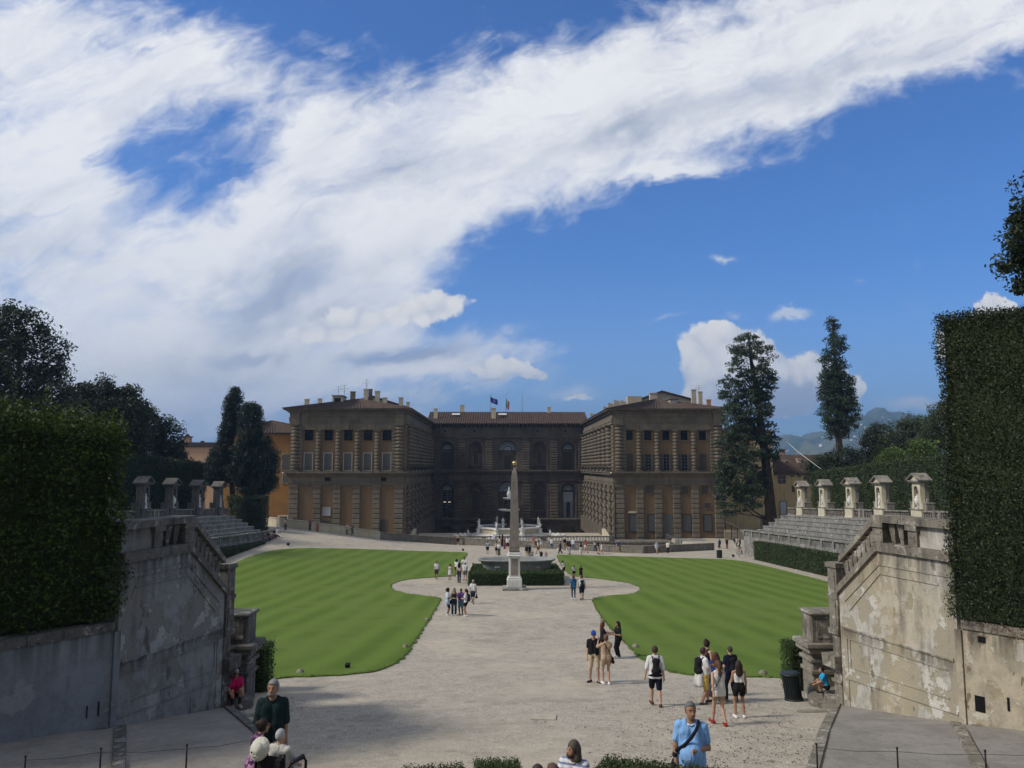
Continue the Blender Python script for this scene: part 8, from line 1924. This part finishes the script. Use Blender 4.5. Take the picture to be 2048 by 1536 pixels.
 (581.5, 1055.5, 1034.5, 182, 'woman in white top and black leggings on the upper left path', ('tee', WH), ('leggings', K), ('bob', (.2, .13, .08)), WH, 'b1', 1, 'fair'),
 (588, 1055.5, 1033.5, 178, 'person in black top and white trousers on the upper left path', ('long', K), ('trousers', (.6, .58, .53)), ('short', BR), BR, 's', 0, 'tan'),
 (604.5, 1058, 1038, 250, 'woman in red top and blue jeans on the upper left path', ('tee', (.28, .06, .06)), ('trousers', DN), ('short', BK), WH, 'w', 1, 'tan'),
 (620, 1061, 1039.5, 185, 'woman in dark pink top and dark jeans by the cream wall', ('tee', (.22, .08, .11)), ('trousers', (.05, .06, .1)), ('long', BK), K, 's', 1, 'tan'),
 (625.5, 1060, 1040.5, 175, 'woman in dark top and grey shorts by the cream wall', ('tee', (.04, .04, .05)), ('shorts', (.2, .2, .24)), ('long', BK), K, 's', 1, 'fair'),
 (635, 1063, 1041, 200, 'woman in a long dusty pink dress by the cream wall', ('tank', (.38, .17, .15)), ('long_skirt', (.34, .15, .13)), ('tail', BK), BR, 's', 1, 'fair'),
 (694, 1069.5, 1047.5, 186, 'grey-haired man in white T-shirt leaning on the left rim wall', ('tee', (.6, .58, .54)), ('trousers', (.24, .21, .17)), ('short', (.5, .5, .48)), BR, 'fo', 0, 'tan'),
 (705, 1071, 1050.5, 165, 'woman in black holding a bag on the left rim wall', ('jacket', K), ('trousers', K), ('long', BK), K, 'b1', 1, 'fair'),
 (555, 1064.5, 1048, 60, 'person in white T-shirt standing beside the seated group at left', ('tee', (.66, .68, .72)), ('trousers', DN), ('short', (.03, .03, .05)), K, 's', 0, 'fair')]
PP_ = {}
for (px, ft, tp, hd0, lab, tp_, bt_, hr, sh, po, fem, sk_) in T:
    o, J = put(px, ft, tp, hd0, lab, top=tp_, bottom=bt_, hair=hr, shoes=sh, pose=PO[po], fem=bool(fem), sk=sk_, w=.93 if fem else 1.0, face=ft > 1120, hat=('cap', WH) if 'white cap' in lab else None)
    PP_[px] = (o, J)
backpack(*PP_[1164], 'dark backpack on the man in white walking past the right lawn', (.02, .024, .035), .95); backpack(*PP_[932], 'dark backpack on the woman in striped leggings', (.03, .03, .035), .9)
backpack(*PP_[1236.5], 'blue backpack on the man in blue polo near the rim wall', (.03, .05, .2), .9)
heldbag(*PP_[946], 'L', 'black bag in the hand of the white-haired man in white polo'); heldbag(*PP_[1439.5], 'L', 'dark bag in the hand of the man in blue jacket'); heldbag(*PP_[1121], 'R', 'white bag of the woman striding in black', WH)
sidebag(*PP_[908], 'dark shoulder bag of the woman in the jumpsuit', 1, K, 1.2)
# people sitting on the rim wall and on the ends of the seats
g = on_ground(1067, 1096); person((g.x, g.y + .3, g.z + .35), 1.66, 185, 'woman in pink sitting on the rim wall right of the obelisk', top=('tee', (.42, .14, .15)), bottom=('short', (.4, .2, .18)), hair=('bob', BR), shoes=WH, fem=True, pose=dict(seat=.6, feet=((-.1, .4, .05), (.1, .4, .05)), arms=('knee', 'knee')), h=.03, face=False)
for i, (px, ft, c1, c2, lab) in enumerate(((528, 1086, (.06, .10, .20), DN, 'person in blue denim sitting leftmost in the row at the left seats'), (535, 1083, (.03, .025, .03), K, 'person in black sitting second in the row at the end of the left seats'), (541, 1080, (.45, .42, .40), (.2, .12, .1), 'person in white and brown sitting in the middle of the row at the left seats'), (547, 1077, (.02, .025, .05), (.1, .07, .05), 'person in navy sitting fourth in the row at the end of the left seats'), (554, 1074, (.66, .66, .65), (.6, .6, .58), 'person in white with outstretched legs sitting last of the row at left seats'))):
    g = on_ground(px, ft); person(g, 1.7, 125 if i < 4 else 110, lab, top=('tee', c1), bottom=('trousers', c2), hair=('short', (BK, BR)[i % 2]), shoes=WH, pose=dict(seat=.42, feet=((-.12, .45 if i < 4 else .75, 0), (.12, .5 if i < 4 else .8, 0)), arms=('knee', 'knee'), lean=8), h=.03, face=False, group='people sitting at the end of the left seats')
    mb = MB(); mb.box(-.42, .42, -.5, .12, -.3, .41, bev=.02); q = mb.build('stone_block', MT['tier']); q.location = g; q.rotation_euler = (0, 0, -R(125)); tag(q, 'stone block seat under the %s sitter at the left seats' % ('leftmost', 'second', 'middle', 'fourth', 'last')[i], 'stone', 'stone blocks at the end of the left seats')
for i, (px, ft, c1, lab) in enumerate(((1480, 1110, (.2, .2, .22), 'person in grey sitting against the right hedge end, farther one'), (1484, 1114.5, (.3, .28, .28), 'person in pale grey sitting against the right hedge end, nearer one'))):
    g = on_ground(px, ft); person(g, 1.7, 265, lab, top=('tee', c1), bottom=('trousers', (.35, .34, .36)), hair=('short', BK), shoes=WH, pose=dict(seat=.45, feet=((-.12, .45, 0), (.12, .5, 0)), arms=('knee', 'knee'), lean=14), h=.03, face=False)

# ---- marble figures: niche statues and the fountain's children
def figure(prims_h, H, pose, m, name, drape=True, h=.03, w=1.):
    J = joints(H, pose); s = J['s']; U = J['U']; hd = Hd(J, 10); pr = body_prims(J, w) + head_prims(J, 10) + arm_prims(J, w=w) + leg_prims(J, w=w) + [('e', hd(0, -.02, .02), (.085 * s, .105 * s, .11 * s))]
    for d in 'LR': pr.append(('c', J['an' + d], J['an' + d] + J['toe' + d] * .15 * s, .05 * s, .04 * s))
    if drape: pr += [('c', U(-.05, -.06, 1.0), np.array([-.05 * s, -.05, .25 * s]), .12 * s, .14 * s), ('c', U(.12, -.05, 1.35), U(-.14, .02, .95), .06 * s, .09 * s)]
    pr.append(('c', np.array([0, 0, .02]), np.array([0, 0, .03]), .24 * s, .24 * s))
    V_, Q = Shape(pr, 0, .04).mesh(h); return V_, Q
V_, Q = figure(None, 1.72, dict(arms=('bent', 'down'), feet=((-.09, .05, 0), (.1, -.02, 0))), MT['marble'], 'statue'); V_[:, 2] *= .95
st0 = None
for (pos_, hdg, lab) in NICHE_STATUES:
    if st0 is None: st0 = mesh_np('statue', V_, Q, MT['marble'], None, True); o = st0
    else: o = st0.copy(); COL.objects.link(o)
    o.location = pos_; o.rotation_euler = (0, 0, R(90) if hdg < 0 else R(-90)); tag(o, lab, 'statue', 'statues in the terrace niches')
Vp, Qp = figure(None, 1.15, dict(seat=.30, arms=('out', 'up'), feet=((-.12, .3, 0), (.15, .2, .1)), lean=6), MT['marble'], 'putto', False, .035, 1.25)
Vq, Qq = figure(None, 1.25, dict(arms=('bent', 'out'), feet=((-.12, .1, 0), (.15, -.1, 0))), MT['marble'], 'putto', True, .035, 1.2)
foz = fo_ = [q for q in COL.objects if q.name == 'fountain'][0]
for i, (x, y) in enumerate(PC):
    o = mesh_np('putto', Vp if i % 2 else Vq, Qp if i % 2 else Qq, MT['marble'], foz, True); d = Vector((x - FX, y - FY, 0)).normalized(); o.location = Vector((x, y, FZ + 2.06)) - d * .12 - foz.location; o.rotation_euler = (0, 0, math.atan2(-d.x, d.y)); o.scale = (1.3,) * 3
o = mesh_np('putto', Vq, Qq, MT['marble'], foz, True); o.location = Vector((FX - 1.2, FY - 1.5, FZ + 1.9)) - foz.location; o.rotation_euler = (0, 0, R(180)); o.scale = (1.5,) * 3
for sx in (-1, 1):                              # sea creatures with riders at both sides
    mb = MB(); x0 = FX + sx * 8.3; mb.tube([(x0 + sx * k * .33, FY - 3 + .1 * math.sin(k * 2), FZ + .35 + .22 * math.sin(k * 1.9)) for k in range(10)], [.42, .5, .42, .5, .42, .46, .36, .36, .26, .12], 10); c = mb.build('sea_creature', MT['marble'], foz)
    o = mesh_np('rider', Vp, Qp, MT['marble'], foz, True); o.location = Vector((x0 - sx * .2, FY - 3, FZ + .55)) - foz.location; o.rotation_euler = (0, 0, R(180 - sx * 30)); o.scale = (1.1,) * 3

# ------------------------------------------------------------------ small things on the ground
bn = empty('litter_bin', on_ground(1588, 1401), 'dark slatted metal litter bin tilted beside the right gate pier', 'bin'); bn.rotation_euler = (0, R(-6), 0)
mb = MB()
for k in range(26):
    a = 2 * math.pi * k / 26; T_ = Matrix.Rotation(a, 4, 'Z'); mb.add([T_ @ Vector(v) for v in ((.262, -.019, .06), (.262, .019, .06), (.275, .019, .72), (.275, -.019, .72), (.285, -.024, .80), (.285, .024, .80))], [(0, 1, 2, 3), (3, 2, 5, 4)]); mb.add([T_ @ Vector(v) for v in ((.252, -.019, .06), (.252, .019, .06), (.265, .019, .8), (.265, -.019, .8))], [(0, 3, 2, 1)])
mb.build('slats', MT['pot'], bn, world=False)
mb = MB(); mb.lathe([(.24, .02), (.245, .06), (.245, .78)], 26, smooth=True); mb.build('liner', MT['iron'], bn, world=False)
mb = MB(); mb.lathe([(.27, .80), (.305, .80), (.31, .83), (.29, .86), (.10, .875), (.01, .878)], 26); mb.build('lid', MT['pot'], bn, world=False)
mb = MB(); mb.lathe([(.27, .0), (.285, .02), (.285, .08), (.27, .1)], 26); mb.build('base_ring', MT['pot'], bn, world=False)
mb = MB(); mb.lathe([(.3, .0), (.3, .04)], 12, (0, 0, -.05)); mb.build('foot', MT['copeR'], bn, world=False)
g = on_ground(1439, 1116); mb = MB(); mb.lathe([(.33, 0), (.36, .05), (.36, .9), (.40, .95), (.36, 1.0), (.05, 1.02)], 16, tuple(g)); o = mb.build('litter_bin', MT['pot']); tag(o, 'far dark litter bin standing alone by the corner of the right lawn', 'bin')
s0 = None
for px, py, lab in ((600, 1347, 'rounded boundary stone at the near left corner of the left lawn'), (811, 1296, 'rounded boundary stone on the left lawn edge below the path bend'), (853, 1242, 'rounded boundary stone on the left lawn edge near the group of four'), (1206, 1243, 'rounded boundary stone on the right lawn edge near the bend'), (1271, 1296, 'rounded boundary stone on the right lawn edge behind the woman in black'), (1526, 1350, 'rounded boundary stone at the near edge of the right lawn by the bin'), (1187, 1200, 'rounded boundary stone at the tip of the right lawn by the round path')):
    if s0 is None: mb = MB(); mb.lathe([(.17, -.05), (.18, .02), (.16, .10), (.10, .17), (.01, .20)], 12); s0 = mb.build('boundary_stone', MT['copeR']); o = s0
    else: o = s0.copy(); COL.objects.link(o)
    o.location = on_ground(px, py); o.rotation_euler = (0, 0, rnd.random() * 6); o.scale = (rnd.uniform(.8, 1.1),) * 3; tag(o, lab, 'stone', 'boundary stones along the lawn edges')
def spot(px, py, lab, s=1.):
    g = on_ground(px, py); r0 = empty('ground_spotlight', g, lab, 'spotlight'); mb = MB(); mb.box(-.10 * s, .10 * s, -.09 * s, .09 * s, .12 * s, .26 * s, T=Matrix.Rotation(R(25), 4, 'X'), bev=.02); mb.build('lamp_head', MT['iron'], r0, world=False); mb = MB(); mb.tube([(0, 0, -.05), (0, 0, .16 * s)], .02 * s, 6); mb.build('stake', MT['iron'], r0, world=False)
spot(696, 1338, 'small black spotlight on a stake in the left lawn'); spot(577, 1092.5, 'black ground spotlight on the far left gravel', 1.7); spot(926, 1102.5, 'black ground spotlight on gravel at the far corner of the left lawn', 1.5); spot(1466, 1115, 'black ground spotlight on gravel near the right hedge end', 1.5); spot(674, 1062.5, 'black ground spotlight at the foot of the cream wall', 1.6)
g = on_ground(1087, 1436); mb = MB(); c_ = [on_ground(*q) for q in ((1060, 1440), (1111, 1441), (1113, 1431), (1070, 1430))]
mb.add([(q.x, q.y, q.z + .03) for q in c_] + [(q.x, q.y, q.z - .05) for q in c_], [(0, 1, 2, 3), (4, 7, 6, 5), (0, 4, 5, 1), (1, 5, 6, 2), (2, 6, 7, 3), (3, 7, 4, 0)]); o = mb.build('stone_slab', MT['cream']); tag(o, 'pale flat stone slab set in the gravel', 'slab')
for i, (px, py, w, d, a) in enumerate(((1632, 1424, .55, .10, .1), (476, 1432, .5, .10, -.1))):
    g = on_ground(px, py); mb = MB(); mb.box(-w, w, -d, d, -.05, .05, T=Matrix.Rotation(a, 4, 'Z'), bev=.02); o = mb.build('stone_strip', MT['copeR']); o.location = g; tag(o, ('loose stone strip in the gravel before the right entry steps', 'loose stone strip in the gravel before the left entry steps')[i], 'stone')
# wire fences at the lower corners: each post a thing, the wires between them too
def fencepost(px, yt, Y, lab):
    a = at(px, yt, Y); z0 = max(-dr(Y), gz(a.x, Y) + .02); mb = MB(); mb.tube([(a.x, Y, z0 - .1), (a.x, Y, a.z)], .014, 6); mb.tube([(a.x, Y, a.z - .012), (a.x, Y, a.z + .012)], .019, 6); o = mb.build('fence_post', MT['iron']); tag(o, lab, 'post', 'thin iron fence posts'); return Vector((a.x, Y, a.z - .06))
fl = [fencepost(51, 1513, 13.4, 'thin dark iron post at the lower left corner, first from the left edge'), fencepost(202, 1497, 13.7, 'thin dark iron post at the lower left, on the stone gutter rib'), fencepost(374, 1490, 14.0, 'thin dark iron post at the lower left, nearest to the seated woman in purple')]
fr_ = [fencepost(1633, 1488, 14.0, 'thin dark iron post at the lower right, standing at the kerb'), fencepost(1794, 1496, 13.8, 'thin dark iron post at the lower right, middle of the ramp'), fencepost(1970, 1501, 13.5, 'thin dark iron post at the lower right, beside the stone gutter rib')]
for P_, lab, e in ((fl, 'thin wire strung between the lower left iron posts', at(500, 1480, 15.0)), (fr_, 'thin wire strung between the lower right iron posts', None)):
    pl = list(P_) + ([e] if e is not None else [at(2100, 1506, 13.3)]); mb = MB()
    for a, b in zip(pl[:-1], pl[1:]): mb.tube([a, (a + b) / 2 + Vector((0, 0, -.03)), b], .0035, 4)
    o = mb.build('fence_wire', MT['iron']); tag(o, lab, 'wire')
# a faint scatter of loose pebbles over the near gravel
P = []
for _ in range(3600):
    g = on_ground(rnd.uniform(430, 1700), 1345 + 195 * rnd.random() ** .8)
    if -6.5 - (g.y - 14) * .4 < g.x < 8 + (g.y - 14) * .4: P.append(g)
mb = MB(); V_ = []; Q = []
base = np.array([(1, 0, 0), (0, 1, 0), (-1, 0, 0), (0, -1, 0), (0, 0, .7), (0, 0, -.4)]); fq = [(0, 1, 4), (1, 2, 4), (2, 3, 4), (3, 0, 4)]
for g in P:
    s = rnd.uniform(.008, .022) * (1.6 if rnd.random() < .06 else 1); M_ = np.array(Matrix.Rotation(rnd.random() * 6, 3, 'Z')); b = (base * np.array([s * rnd.uniform(.7, 1.5), s, s * .8])) @ M_.T + np.array(g); o_ = len(V_); V_ += list(b); Q += [[i + o_ for i in f] for f in fq]
tag(mesh_np('pebbles', V_, Q, [stone('pale_pebbles', (.34, .32, .28), (.52, .49, .44), (.18, .16, .14), 6., .1, .5, .2)]), 'loose pebbles lying over the near gravel', 'pebbles', kind='stuff')

# ------------------------------------------------------------------ the air between here and the hills
mb = MB(); mb.box(-6500, 6500, -900, 6500, -98, 440); hz_o = mb.build('haze', []); tag(hz_o, 'pale blue haze of air out to the hills', 'haze', kind='stuff')
m = bpy.data.materials.new('haze'); m.use_nodes = True; t = m.node_tree; t.nodes.clear(); o = N(t, 'ShaderNodeOutputMaterial')
v = N(t, 'ShaderNodeVolumePrincipled'); v.inputs['Color'].default_value = (.36, .60, 1., 1); v.inputs['Density'].default_value = 2.2e-4; v.inputs['Anisotropy'].default_value = .2
t.links.new(v.outputs[0], o.inputs['Volume']); hz_o.data.materials.append(m)
